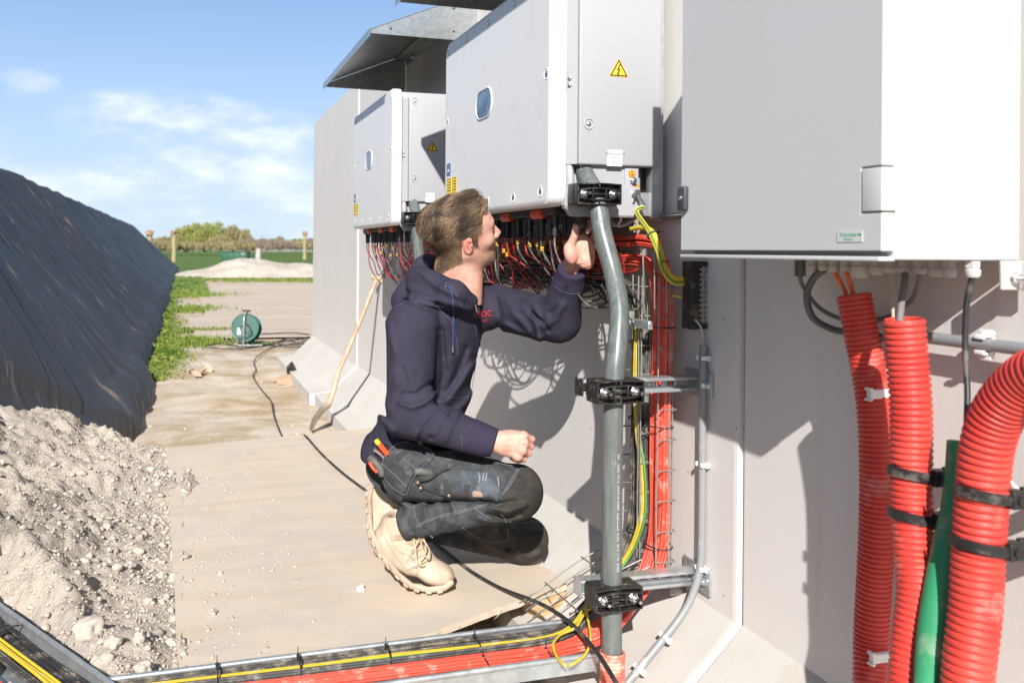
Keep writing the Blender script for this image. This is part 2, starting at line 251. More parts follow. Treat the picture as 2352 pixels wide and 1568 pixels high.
# ---------------------------------------------------------------- object helpers
ORG = {}
def tagp(o, label=None, cat=None, group=None, kind=None):
    if label: o['label'] = label
    if cat: o['category'] = cat
    if group: o['group'] = group
    if kind: o['kind'] = kind
    return o
def empty(name, loc, label, cat, group=None):
    o = bpy.data.objects.new(name, None); C.objects.link(o); o.location = loc; o.empty_display_size = .05
    ORG[o] = Vector(loc); return tagp(o, label, cat, group)
class MB:
    def __init__(s): s.v = []; s.f = []; s.mi = []; s.cur = 0
    def add(s, vs, fs):
        n = len(s.v); s.v.extend([tuple(v) for v in vs]); s.f.extend([tuple(i+n for i in f) for f in fs]); s.mi.extend([s.cur]*len(fs)); return s
    def box(s, x0, x1, y0, y1, z0, z1, ch=0):
        if ch <= 0:
            vs = [(x, y, z) for z in (z0, z1) for x, y in ((x0, y0), (x1, y0), (x1, y1), (x0, y1))]
            return s.add(vs, [(3, 2, 1, 0), (4, 5, 6, 7), (0, 1, 5, 4), (1, 2, 6, 5), (2, 3, 7, 6), (3, 0, 4, 7)])
        bm = bmesh.new(); bmesh.ops.create_cube(bm, size=1)
        for v in bm.verts: v.co = Vector(((x0+x1)/2+v.co.x*(x1-x0), (y0+y1)/2+v.co.y*(y1-y0), (z0+z1)/2+v.co.z*(z1-z0)))
        bmesh.ops.bevel(bm, geom=bm.edges[:], offset=ch, segments=3, affect='EDGES', profile=.5)
        return s.bm(bm)
    def bm(s, bm, M=None):
        bm.verts.index_update()
        vs = [(M @ v.co) if M else v.co.copy() for v in bm.verts]; fs = [[v.index for v in f.verts] for f in bm.faces]
        bm.free(); return s.add(vs, fs)
    def obox(s, c, ax, ay, az_, hx, hy, hz, ch=0):
        t = MB(); t.box(-hx, hx, -hy, hy, -hz, hz, ch); c = Vector(c)
        return s.add([c+Vector(ax)*v[0]+Vector(ay)*v[1]+Vector(az_)*v[2] for v in t.v], t.f)
    def tube(s, pts, r, n=10, caps=True, closed=False):
        P = [Vector(p) for p in pts]; k = len(P)
        rr = r if hasattr(r, '__len__') else [r]*k
        T = []
        for i in range(k):
            a = P[i-1] if (i > 0 or closed) else P[i]; b = P[(i+1) % k] if (i < k-1 or closed) else P[i]
            d = b-a; T.append(d.normalized() if d.length > 1e-9 else Vector((0, 0, 1)))
        u = T[0].orthogonal().normalized(); vs = []
        for i in range(k):
            u = (u-T[i]*u.dot(T[i])); u = u.normalized() if u.length > 1e-6 else T[i].orthogonal().normalized()
            w_ = T[i].cross(u)
            for j in range(n):
                a = 2*math.pi*j/n; vs.append(P[i]+(u*math.cos(a)+w_*math.sin(a))*rr[i])
        fs = []
        for i in range(k if closed else k-1):
            for j in range(n):
                a, b = i*n+j, i*n+(j+1) % n; c, d = ((i+1) % k)*n+(j+1) % n, ((i+1) % k)*n+j
                fs.append((a, b, c, d))
        if caps and not closed:
            fs.append(tuple(range(n-1, -1, -1))); fs.append(tuple(range((k-1)*n, k*n)))
        return s.add(vs, fs)
    def cyl(s, a, b, r, n=16, r2=None): return s.tube([a, b], [r, r if r2 is None else r2], n)
    def ball(s, c, r, sub=2, M=None, nz=0, seed=0):
        bm = bmesh.new(); bmesh.ops.create_icosphere(bm, subdivisions=sub, radius=1); c = Vector(c)
        rv = Vector(r) if hasattr(r, '__len__') else Vector((r, r, r))
        for v in bm.verts:
            k = 1+nz*noise.noise(v.co*1.7+Vector((seed*7.3, seed*3.1, seed))) if nz else 1
            p = Vector((v.co.x*rv.x, v.co.y*rv.y, v.co.z*rv.z))*k
            v.co = c+(M @ p if M else p)
        return s.bm(bm)
    def prism(s, poly, ext, ch=0):
        """poly: list of 3-D points in a plane, ext: extrusion vector"""
        bm = bmesh.new(); a = [bm.verts.new(p) for p in poly]; ext = Vector(ext)
        f = bm.faces.new(a); r_ = bmesh.ops.extrude_face_region(bm, geom=[f])
        for v in r_['geom']:
            if isinstance(v, bmesh.types.BMVert): v.co += ext
        bmesh.ops.recalc_face_normals(bm, faces=bm.faces[:])
        if ch: bmesh.ops.bevel(bm, geom=bm.edges[:], offset=ch, segments=2, affect='EDGES')
        bmesh.ops.triangulate(bm, faces=[f for f in bm.faces if len(f.verts) > 4])
        return s.bm(bm)
    def build(s, name, mats, parent=None, org=None, smooth=35, bevel=0):
        if not s.v: return None
        base = ORG[parent] if parent is not None else Vector(org if org is not None else s.base())
        me = bpy.data.meshes.new(name)
        va = np.array(s.v, dtype=float)-np.array(base)
        me.from_pydata(va.tolist(), [], s.f); me.validate()
        if not isinstance(mats, (list, tuple)): mats = [mats]
        for m_ in mats: me.materials.append(m_)
        if len(mats) > 1 and len(me.polygons) == len(s.mi): me.polygons.foreach_set('material_index', s.mi)
        if smooth:
            me.polygons.foreach_set('use_smooth', [True]*len(me.polygons)); me.set_sharp_from_angle(angle=R(smooth))
        o = bpy.data.objects.new(name, me); C.objects.link(o)
        if parent is not None: o.parent = parent
        else: o.location = base
        ORG[o] = Vector(base)
        if bevel:
            b = o.modifiers.new('bevel', 'BEVEL'); b.width = bevel; b.segments = 2; b.limit_method = 'ANGLE'; b.angle_limit = R(40)
        return o
    def base(s):
        a = np.array(s.v); return (float(a[:, 0].mean()), float(a[:, 1].mean()), float(a[:, 2].min()))
def spline(pts, n=8):
    P = [Vector(p) for p in pts]; out = []
    for i in range(len(P)-1):
        p0 = P[max(i-1, 0)]; p1 = P[i]; p2 = P[i+1]; p3 = P[min(i+2, len(P)-1)]
        for j in range(n):
            t = j/n; out.append(.5*((2*p1)+(p2-p0)*t+(2*p0-5*p1+4*p2-p3)*t*t+(3*p1-p0-3*p2+p3)*t**3))
    out.append(P[-1]); return out
def copy_tree(o, off, label=None, parent=None):
    c = o.copy(); C.objects.link(c)
    if parent is not None: c.parent = parent
    else: c.location = Vector(o.location)+Vector(off)
    if label: c['label'] = label
    ORG[c] = ORG.get(o, Vector())+Vector(off)
    for ch in list(o.children): copy_tree(ch, off, None, c)
    return c
def text_mesh(s, size, ext=0.0004, res=2, align='CENTER'):
    cu = bpy.data.curves.new('t', 'FONT'); cu.body = s; cu.size = size; cu.extrude = ext; cu.align_x = align; cu.align_y = 'CENTER'; cu.resolution_u = res
    ob = bpy.data.objects.new('t', cu); C.objects.link(ob)
    dg = bpy.context.evaluated_depsgraph_get(); dg.update(); me = ob.evaluated_get(dg).to_mesh()
    vs = [v.co.copy() for v in me.vertices]; fs = [tuple(p.vertices) for p in me.polygons]
    ob.evaluated_get(dg).to_mesh_clear(); bpy.data.objects.remove(ob); bpy.data.curves.remove(cu)
    return vs, fs
def put_text(mb, s, c, right, up, size, **k):
    vs, fs = text_mesh(s, size, **k); c = Vector(c); right = Vector(right).normalized(); up = Vector(up).normalized(); n = right.cross(up)
    return mb.add([c+right*v.x+up*v.y+n*v.z for v in vs], fs)
def bolt(mb, p, d, L, r=.006, head=.010):
    """threaded stud with washer and hexagon nut at p pointing along d"""
    p = Vector(p); d = Vector(d).normalized()
    mb.cyl(p, p+d*.0025, head*1.25, 18); mb.cyl(p+d*.0025, p+d*.012, head, 6); mb.cyl(p+d*.012, p+d*.015, head*.75, 12)
    if L > .015:
        k = int((L-.015)/.0016); pts = [p+d*(.015+i*.0016) for i in range(k+1)]
        mb.tube(pts, [r*(1 if i % 2 else .9) for i in range(k+1)], 10)
# ================================================================ SETTING
def grid_mesh(xs, ys, fz):
    mb = MB(); nx, ny = len(xs), len(ys)
    mb.v = [(x, y, fz(x, y)) for y in ys for x in xs]
    mb.f = [(j*nx+i, j*nx+i+1, (j+1)*nx+i+1, (j+1)*nx+i) for j in range(ny-1) for i in range(nx-1)]
    mb.mi = [0]*len(mb.f); return mb
def spaced(a, b, fine0, fine1, st, gr=1.35):
    out = []; v = fine0
    while v <= fine1: out.append(v); v += st
    s_ = st; v = fine0
    while v > a: s_ *= gr; v -= s_; out.insert(0, max(v, a))
    s_ = st; v = out[-1]
    while v < b: s_ *= gr; v += s_; out.append(min(v, b))
    return out
GZ = -.175
def gz(x, y):
    if abs(x) > 40 or y > 40 or y < -5: return GZ-.02
    n = noise.noise(Vector((x*1.3, y*1.0, 2)))*.025+noise.noise(Vector((x*5, y*4, 7)))*.012
    if y < 12: n += noise.noise(Vector((x*16, y*13, 3)))*.005
    return GZ+n*(1 if y < 12 else .4)-.01
g = grid_mesh(spaced(-900, 900, -2.6, .2, .045), spaced(-30, 2200, 1.2, 13.5, .045), gz)
tagp(g.build('ground', M_sand, org=(0, 0, GZ), smooth=180), kind='structure')
f = MB(); f.add([(-900, 39, GZ+.03), (900, 39, GZ+.03), (900, 2190, GZ+.03), (-900, 2190, GZ+.03), (-900, -30, GZ+.03), (-8, -30, GZ+.03), (-8, 39, GZ+.03)], [(0, 1, 2, 3), (4, 5, 6, 0)])
tagp(f.build('field', M_field, org=(0, 0, GZ)), kind='structure')
tr = MB(); tr.add([(-3, 92, GZ+.02), (300, 96, GZ+.02), (300, 109, GZ+.02), (-3, 104, GZ+.02)], [(0, 1, 2, 3)])
tagp(tr.build('track', M_track, org=(0, 95, GZ)), kind='structure')

# ---- concrete wall: L-shaped panels side by side
def wall_panel(y0, y1, dx, toe, label, top=2.52, c=.006, g0=.003, g1=.003):
    prof = [(0, top), (0, .13), (-.21, -.075), (toe, -.095), (toe, -.45), (.12, -.45), (.12, top)]
    mb = MB(); n = len(prof)
    for y, k in ((y0+g0, 1), (y0+g0+c, 0), (y1-g1-c, 0), (y1-g1, 1)):
        for i, (x, z) in enumerate(prof):
            q = c*.14 if (k and i < 5) else 0
            mb.v.append((dx+x+(q if i < 5 else 0), y, z-(q if i in (0, 2, 3, 6) else 0)))
    # middle rows for shading detail are not needed: straight faces
    for s in range(3):
        for i in range(n):
            j = (i+1) % n; mb.f.append((s*n+i, s*n+j, (s+1)*n+j, (s+1)*n+i))
    mb.f.append(tuple(range(n-1, -1, -1))); mb.f.append(tuple(range(3*n, 4*n))); mb.mi = [0]*len(mb.f)
    bm = bmesh.new(); me = bpy.data.meshes.new('t'); me.from_pydata(mb.v, [], mb.f); bm.from_mesh(me)
    bmesh.ops.recalc_face_normals(bm, faces=bm.faces[:]); m2 = MB(); m2.bm(bm)
    # slanted foot and toe take the dusty material
    for k, fc in enumerate(m2.f):
        zs = [m2.v[i][2] for i in fc]; m2.mi[k] = 1 if max(zs) < .14 else 0
    o = m2.build('concrete_wall_panel', [M_conc, M_concf], org=(dx, (y0+y1)/2, -.45), smooth=0)
    return tagp(o, label, "wall panel", "precast concrete wall panels", "thing")
wall_panel(-.63, 2.04, .012, -.38, 'nearest concrete wall panel, with the large cabinet and red hoses on it', g1=.010)
wall_panel(2.04, 4.70, 0, -.36, 'concrete wall panel behind the cable basket and the kneeling man', c=.014)
wall_panel(4.70, 7.37, .004, -.36, 'concrete wall panel behind the farther white box, shovel leaning on it')
wall_panel(7.37, 10.05, -.006, -.39, 'farthest concrete wall panel, ending beside the boarded path')

# ---- plywood platform the man kneels on
def board(poly, z1, th, name, label, mt, sub=26):
    mb = MB(); bm = bmesh.new(); vs = [bm.verts.new((x, y, z1)) for x, y in poly]
    f_ = bm.faces.new(vs); f_.normal_update()
    if f_.normal.z < 0: f_.normal_flip()
    ex = bmesh.ops.extrude_face_region(bm, geom=[f_])
    for v in ex['geom']:
        if isinstance(v, bmesh.types.BMVert): v.co.z -= th
    bmesh.ops.recalc_face_normals(bm, faces=bm.faces[:]); mb.bm(bm)
    return mb.build(name, mt, smooth=0)
pp = []
# near (broken) edge between two measured corners, slightly ragged
ne = [Vector((-.168, 2.735)), Vector((-.30, 2.668)), Vector((-.47, 2.595)), Vector((-.762, 2.452)), Vector((-.98, 2.36)), Vector((-1.40, 2.19))]
for i in range(len(ne)-1):
    for k in range(10):
        p = ne[i].lerp(ne[i+1], k/10); pp.append((p.x, p.y+random.uniform(-.0012, .0012)))
pp += [(-1.40, 2.19)] + [(-1.40-.09*t+random.uniform(-.003, .003), 2.19+2.92*t) for t in [i/14 for i in range(1, 14)]] + [(-1.49, 5.12), (-.90, 5.27), (-.31, 5.41), (-.165, 5.40), (-.158, 3.35), (-.163, 2.95), (-.20, 2.93), (-.175, 2.88)]
o = board(pp, 0, .021, 'plywood_board', '', M_wood)
tagp(o, 'large dusty plywood board under the kneeling man', 'board')
blk = MB(); d = (Vector((-.168, 2.735))-Vector((-.47, 2.595))).normalized(); d3 = Vector((d.x, d.y, 0)); n3 = Vector((-d.y, d.x, 0))
blk.obox(Vector((-.245, 2.74, -.087)), d3, n3, UP, .058, .045, .063, .002)
tagp(blk.build('timber_block', M_wood2), 'short timber block propping the broken corner of the plywood board', 'timber block')
blk = MB(); blk.obox(Vector((-.30, 3.35, -.10)), Vector((0, 1, 0)), Vector((1, 0, 0)), UP, .55, .04, .075, .002); blk.obox(Vector((-1.15, 3.9, -.10)), Vector((0, 1, 0)), Vector((1, 0, 0)), UP, 1.2, .04, .075, .002)
tagp(blk.build('timber_bearer', M_wood2), 'timber bearers in the shade under the plywood board', 'timber bearer')
# splinters at the broken edge
sp = MB()
for k in range(16):
    t = random.uniform(.30, .62); p = Vector((-.168, 2.735)).lerp(Vector((-.98, 2.36)), t); L = random.uniform(.015, .05)
    a = Vector((p.x, p.y+.004, -.006-random.random()*.014)); dv = (Vector((-.8, -.45, 0)).normalized()+Vector((random.uniform(-.3, .3), random.uniform(-.5, 0), random.uniform(-.25, .05))))
    sp.tube([a, a+dv.normalized()*L], [.0022, .0004], 4)
so_ = sp.build('splinter', M_wood2, parent=o)

# ---- far boards of the path
yb = [12.8, 14.1, 16.5, 18.95, 21.4, 23.85, 26.3, 29.0, 32.0]
labs = ['nearest of the far path boards, right behind the cable reel', 'second far path board, behind the narrow one by the reel', 'third far path board, beside the weeds', 'fourth far path board, in the middle of the boarded path',
        'fifth far path board of the boarded path', 'sixth far path board of the boarded path', 'seventh far path board, second from the sand pile', 'eighth far path board, the one closest to the sand pile']
for i in range(8):
    x0 = [-1.28, -1.30, -1.05, -1.22, -1.0, -.75, -.9, -.55][i]; sk = [.03, -.02, .05, .0, -.04, .03, .02, 0][i]
    mb = MB(); a, b = yb[i]+.02, yb[i+1]-.03-(.06 if i % 3 == 0 else 0)
    o = board([(x0, a), (3.6, a+sk), (3.6, b+sk), (x0+sk, b)], GZ+.030+.002*(i % 2), .006, 'path_board', '', M_woodf)
    tagp(o, labs[i], 'board', 'plywood boards laid as a path')

# ---- black covered clamp (long heap under tarpaulin)
FX = -1.75
def foot(y): return FX-.05*noise.noise(Vector((y*.9, 0, 5)))-.10*noise.noise(Vector((y*.31, 0, 9)))-(.04 if y > 9 else 0)
def tarp_pt(s, v):
    """s 0..1 slope up to the crest, 1..2 over the crest and down the far side; v numbers the diagonal pleats"""
    y = min(57.0, v+5.2*min(s, 1.0)); e_ = max(0, min(1, (57-y)/1.2))
    zr = 2.50+.05*noise.noise(Vector((0, y*.35, 1)))+.02*noise.noise(Vector((0, y*1.1, 4)))-max(0, (8-y))*.02
    if s < 1: x = foot(y)-2.75*s; z = -.20+(zr+.20)*s-.09*math.sin(math.pi*s)*.3
    else: x = FX-2.75-2.9*(s-1); z = zr-(zr+.2)*(s-1)
    k_ = .55 if y < 9 else 1.0; d = .034*noise.noise(Vector((v*1.1, s*1.0, 0)))+.0055*math.sin(v*38+2.2*noise.noise(Vector((v*1.5, s*1.2, 20))))+.020*k_*noise.noise(Vector((v*3.4, s*1.0, 3)))+.007*k_*noise.noise(Vector((v*8, s*1.2, 6)))
    rd = 1-abs(noise.noise(Vector((v*1.7, s*.6, 11))))*3.2; d += .026*k_*max(0, rd)**2.5
    if s < .10: d += .05*math.sin(math.pi*s/.10)+.03*noise.noise(Vector((y*6, s*14, 2)))*(1-s/.1)
    sm = y-(6.35-1.40*(s*2.75)); d += .045/(1+math.exp(-max(-60, min(60, sm/.045))))      # the upper sheet laps over the lower one
    if abs(s-1) < .08: z -= .06*(1-abs(s-1)/.08)
    nx, nz_ = (.70, .71) if s < 1 else (-.68, .73)
    return (x+d*nx*e_, y, z+d*nz_*e_)
ys = []; v = -3.6
while v < 57: ys.append(v); v += .042 if v < 14 else .042*(v/14)**1.5
ss = [i/110 for i in range(111)]+[1+i/12 for i in range(1, 13)]
mb = MB(); n = len(ss)
for y in ys:
    for s in ss: mb.v.append(tarp_pt(s, y))
mb.f = [(j*n+i, (j+1)*n+i, (j+1)*n+i+1, j*n+i+1) for j in range(len(ys)-1) for i in range(n-1)]
mb.f.append(tuple((len(ys)-1)*n+i for i in range(n-1, -1, -1))); mb.mi = [0]*len(mb.f)
# rounded far end
pleat = [(v, s*3.8, 0) for v in ys for s in ss]
th_ = mb.build('tarpaulin_heap', M_tarp, org=(-3, 20, GZ), smooth=60); at_ = th_.data.attributes.new('pleat', 'FLOAT_VECTOR', 'POINT'); at_.data.foreach_set('vector', [q for p in pleat for q in p])
tagp(th_, 'long heap covered with creased black plastic sheeting', 'covered heap')

# ---- loose dirt in front of the heap
TA, TB = Vector((-1.60, 2.345)), Vector((-1.98, 2.97))
def dz(x, y):
    z = dz0(x, y); d_ = (TB-TA).normalized(); r_ = Vector((x, y))-TA; al = r_.dot(d_); pe = -(r_.x*d_.y-r_.y*d_.x)-.115
    k = max(0, (abs(pe)-.13)); return min(z, -.022+k*1.1+(abs(noise.noise(Vector((x*30, y*30, 2))))-.15)*.05+.03*noise.noise(Vector((x*7, y*7, 9)))*min(1, k*9)+.012*noise.noise(Vector((x*9, y*9, 0)))) if al < .9 else z
def dz0(x, y):
    xe = -1.41+.17*max(0, noise.noise(Vector((y*1.5, 0, 7)))+.05)+.03*noise.noise(Vector((y*8, 0, 3)))
    t = (x-xe)/(-.72)                                 # 0 at the plywood edge, 1 at the sheeting
    b = (-.030 if x < -1.405 else .002)+.23*max(0, min(1.6, t))**1.15
    if y > 4.9: b -= .34*((y-4.9)/1.05)**1.7*(1.0 if t < .8 else .75)
    b += .05*math.sin(y*2.3+1.0)*min(1, max(0, t))+(.05 if False else 0)
    n1 = noise.noise(Vector((x*2.3, y*2.0, 1)))*.085+noise.noise(Vector((x*6.5, y*6.0, 4)))*.05
    n2 = (abs(noise.noise(Vector((x*15, y*15, 8))))-.2)*.045+(abs(noise.noise(Vector((x*38, y*38, 2))))-.2)*.024+noise.noise(Vector((x*90, y*90, 5)))*.004
    k = min(1, max(.12, (t+.12)*2.0))
    return b+(n1+n2)*k*min(1, max(.10, t*9))-(.13 if t < -.004 else 0)
st = .013
g = grid_mesh([-3.0+i*st for i in range(int(1.78/st)+1)], [1.5+i*st for i in range(int(4.75/st)+1)], dz)
tagp(g.build('dirt_mound', M_dirt, org=(-2.1, 3.5, GZ), smooth=180), kind='structure')
def clods(n, fx, fy, fzf, r0, r1, name, pw=3.2, mt=M_clod):
    mb = MB(); bm = bmesh.new(); bmesh.ops.create_icosphere(bm, subdivisions=1, radius=1); V0 = [v.co.copy() for v in bm.verts]; F0 = [[v.index for v in f.verts] for f in bm.faces]; bm.free()
    bm = bmesh.new(); bmesh.ops.create_icosphere(bm, subdivisions=3, radius=1); V1 = [v.co.copy() for v in bm.verts]; F1 = [[v.index for v in f.verts] for f in bm.faces]; bm.free()
    for k in range(n):
        x, y = fx(), fy(); u_ = random.random(); r = min(r1, r0*(1-u_)**(-1/pw)); z = fzf(x, y)
        big = r > .018; VV, FF = (V1, F1) if big else (V0, F0); sx, sy, sz = [random.uniform(.7, 1.2) for _ in range(3)]; sd_ = random.random()*50; a = random.random()*6.3; ca, sa = math.cos(a), math.sin(a)
        vs = []
        for v in VV:
            q = 1+(.42*noise.noise(v*1.5+Vector((sd_, 0, 0)))+(.14*noise.noise(v*5+Vector((0, sd_, 0))) if big else 0))
            px_, py_ = v.x*sx*r*q, v.y*sy*r*q; vs.append((x+px_*ca-py_*sa, y+px_*sa+py_*ca, z+v.z*sz*r*q*.8+r*.25))
        mb.add(vs, FF)
    return mb.build(name, mt, org=(mb.v[0][0], mb.v[0][1], GZ), smooth=60)
tagp(clods(9500, lambda: -1.37-abs(random.gauss(0, .45))*.95, lambda: random.uniform(1.9, 5.7), dz, .0030, .019, 'dirt_clod', 2.7), 'loose clods of dry earth on the dirt mound', 'earth clods', kind='stuff')
tagp(clods(2600, lambda: -1.40+abs(random.gauss(0, .22)), lambda: random.uniform(2.35, 4.9), lambda x, y: -.001, 0.0013, .008, 'earth_crumb', 2.3, mat('crumb', (.42, .37, .31), .95)), 'crumbs of earth scattered on the plywood board', 'earth crumbs', kind='stuff')
tagp(clods(260, lambda: random.uniform(-1.65, -.4), lambda: random.uniform(5.5, 12.5), gz, .003, .016, 'sand_crumb', 2.5, mat('crumb_sand', (.56, .45, .33), .95)), 'crumbs on the sandy ground beyond the board', 'sand crumbs', kind='stuff')

# ---- weeds along the foot of the heap and tufts between boards
def blades(n, fx, fy, h0, h1, name, mt, leafy=.5, zf=gz, label='', cat='weeds'):
    mb = MB()
    for k in range(n):
        x, y = fx(), 0; y = fy(); x = fx(); z = zf(x, y); h = random.uniform(h0, h1); a = random.random()*6.28; w_ = h*.07+.004*(1+y*.06)
        lean = Vector((math.cos(a), math.sin(a), 0))*h*random.uniform(.05, .5); sd_ = Vector((-math.sin(a), math.cos(a), 0))*w_; b = Vector((x, y, z))
        if random.random() < leafy:
            c = b+lean*random.random()+Vector((0, 0, h*random.uniform(.3, 1))); q = .009+.0013*y; ax = Vector((random.uniform(-1, 1), random.uniform(-1, 1), random.uniform(-.4, .4))).normalized()*q; bx = ax.cross(Vector((random.uniform(-1, 1), random.uniform(-1, 1), 1)).normalized())*.8
            mb.add([c-ax, c-bx*.6, c+ax, c+bx*.6], [(0, 1, 2, 3)])
        else: mb.add([b-sd_, b+sd_, b+lean*.4+Vector((0, 0, h*.6))+sd_*.6, b+lean+Vector((0, 0, h)), b+lean*.4+Vector((0, 0, h*.6))-sd_*.6], [(0, 1, 2, 3, 4)])
    return tagp(mb.build(name, mt, org=(-1.7, 14, GZ), smooth=0), label, cat, kind='stuff')
def weedx(y): return -1.88+.30+.28*noise.noise(Vector((y*.5, 0, 3)))+(.10 if 9 < y < 16 else 0)
class _Y: y = 10
def fy1(): _Y.y = 9.0+30*random.random()**1.7; return _Y.y
def fx1(): return weedx(_Y.y)-.40+abs(random.gauss(0, .17))+.10*random.random()
blades(17000, fx1, fy1, .02, .09, 'weed_strip', mat('weed_mix', (.10, .17, .025), .7, col2=(.25, .29, .07), scale=2.2, lo=.38, hi=.62, spec=.15), .75, label='strip of bright green weeds along the foot of the black heap')
_g = blades(5200, lambda: -1.85+1.15*random.random()**1.4, lambda: random.uniform(26, 39.5), .05, .14, 'grass_patch', mat('patch_green', (.10, .17, .03), .8, col2=(.18, .24, .05), scale=1), .35, label='wide green grass patch between the heap end and the far boards', cat='grass')
def tuft(x0, y0, sx, sy, n, h=.08): return blades(n, lambda: random.gauss(x0, sx), lambda: random.gauss(y0, sy), h*.5, h, 'grass_tuft', M_leafg, .3)
for (x0, y0, sx, sy, n, h, lb) in [(-1.30, 12.4, .22, .18, 700, .13, 'grass tuft at the left end of the nearest far board'), (-1.15, 14.15, .30, .10, 400, .10, 'thin grass tuft between the first two far boards'),
                          (-1.25, 19.0, .35, .4, 500, .14, 'grass tuft beside the middle path boards'), (-1.0, 24.5, .5, .5, 500, .15, 'grass tuft on bare sand beside the farther boards'),
                          (.5, 36.5, 1.6, .7, 900, .16, 'sparse green tuft in front of the sand pile'), (3.4, 35.5, 1.3, .6, 700, .16, 'sparse green tuft before the right end of the sand pile'), (-.55, 12.0, .12, .12, 120, .08, 'small dry tuft under the cable coils')]:
    t_ = tuft(x0, y0, sx, sy, n, h); t_['label'] = lb; t_['category'] = 'grass'

# ---- pale sand pile
def pile(x, y):
    u_ = (x-1.55)/3.9; v_ = (y-42)/3.0
    prof = .64*math.exp(-((x-.9)/1.55)**2)+.50*math.exp(-((x-4.3)/1.5)**2)+.30*math.exp(-((x-2.4)/1.6)**2)+.20*math.exp(-((x+1.3)/.9)**2)
    return GZ-.10+max(0, prof*(1.05-v_*v_)*1.13)+.09*noise.noise(Vector((x*1.1, y*1.4, 0)))+.06*(abs(noise.noise(Vector((x*2.8, y*2.8, 4))))-.2)+.03*noise.noise(Vector((x*7, y*7, 0)))
g = grid_mesh([-3.6+i*.08 for i in range(135)], [38.6+i*.12 for i in range(58)], pile)
tagp(g.build('sand_pile', M_pile, org=(1.5, 42, GZ), smooth=80), 'long low pile of pale sand beyond the boarded path', 'sand pile')

# ---- green container behind the pile
p0 = atZ(511, 600, 62); p1 = atZ(571, 600, 62); top = atZ(540, 577.5, 62).z
ct = empty('green_container', (p0+p1)/2*1, 'green metal container standing behind the pale sand pile', 'container')
ax = (p1-p0); L = ax.length; ax.normalize(); ay = UP.cross(ax)
cc = (p0+p1)/2; h = top-GZ
mb = MB(); mb.obox((cc.x, cc.y, GZ+h/2-.03), ax, ay, UP, L/2, .6, h/2-.03, .01)
for k in range(5): mb.obox(Vector((cc.x, cc.y, GZ+h/2-.06))+ax*(-L/2+.1+k*(L-.2)/4)-ay*.61, ax, ay, UP, .02, .02, h/2-.08)
mb.build('body', M_skip, ct)
mb = MB(); mb.obox((cc.x, cc.y, top-.02), ax, ay, UP, L/2+.05, .66, .03, .01); mb.build('lid', mat('container_lid', (.006, .09, .045), .5), ct)
mb = MB(); put_text(mb, 'TES', Vector((cc.x, cc.y, top-.17))+ax*(L/2-.28)-ay*.606, ax, UP, .16); mb.build('lettering', M_label, ct)

# ---- posts and pollard willows
mb = MB(); b_ = onz(593, 606, GZ); mb.tube([(b_.x, b_.y, GZ-.1), (b_.x, b_.y, .5), (b_.x+.05, b_.y, 1.15)], [.26, .25, .22], 10)
tagp(mb.build('wooden_post', M_postw), 'stout weathered grey post right of the green container', 'post')
def pollard(x, yb_, yt, d, label, rr=.17):
    a = atZ(x, yb_, d); b = atZ(x, yt, d); mb_ = MB(); e = empty('pollard_willow', (a.x, a.y, GZ), label, 'tree', 'pollarded willows along the field')
    z0, z1 = min(a.z, GZ)-.1, b.z; pts = [(a.x+.06*noise.noise(Vector((k*.7, d, 0))), a.y, z0+(z1-.35-z0)*k/8) for k in range(9)]
    mb_.tube(pts, [rr*1.35]+[rr*(1+.15*noise.noise(Vector((k, d, 3)))) for k in range(1, 9)], 9); mb_.build('trunk', M_bark, e)
    hd = MB()
    for k in range(11):
        an = random.random()*6.28; hd.ball((a.x+math.cos(an)*rr*1.2, a.y+math.sin(an)*rr, z1-.42+random.uniform(-.12, .25)), random.uniform(.12, .24), 1, nz=.4, seed=k)
    for k in range(9):
        an = random.random()*6.28; p = Vector((a.x+math.cos(an)*rr, a.y+math.sin(an)*rr, z1-.3)); hd.tube([p, p+Vector((math.cos(an)*.20, math.sin(an)*.20, random.uniform(.05, .22)))], [.06, .04], 5)
    hd.build('crown', M_willowhead, e)
pollard(399.5, 602, 527, 84, 'pollarded willow trunk with yellow lichen, in the gap by the heap end', .21)
pollard(344, 612, 527, 80, 'pollarded willow half hidden behind the heap crest', .20)
pollard(699.5, 595, 530, 112, 'pollarded willow farthest to the right, near the wall end', .21)

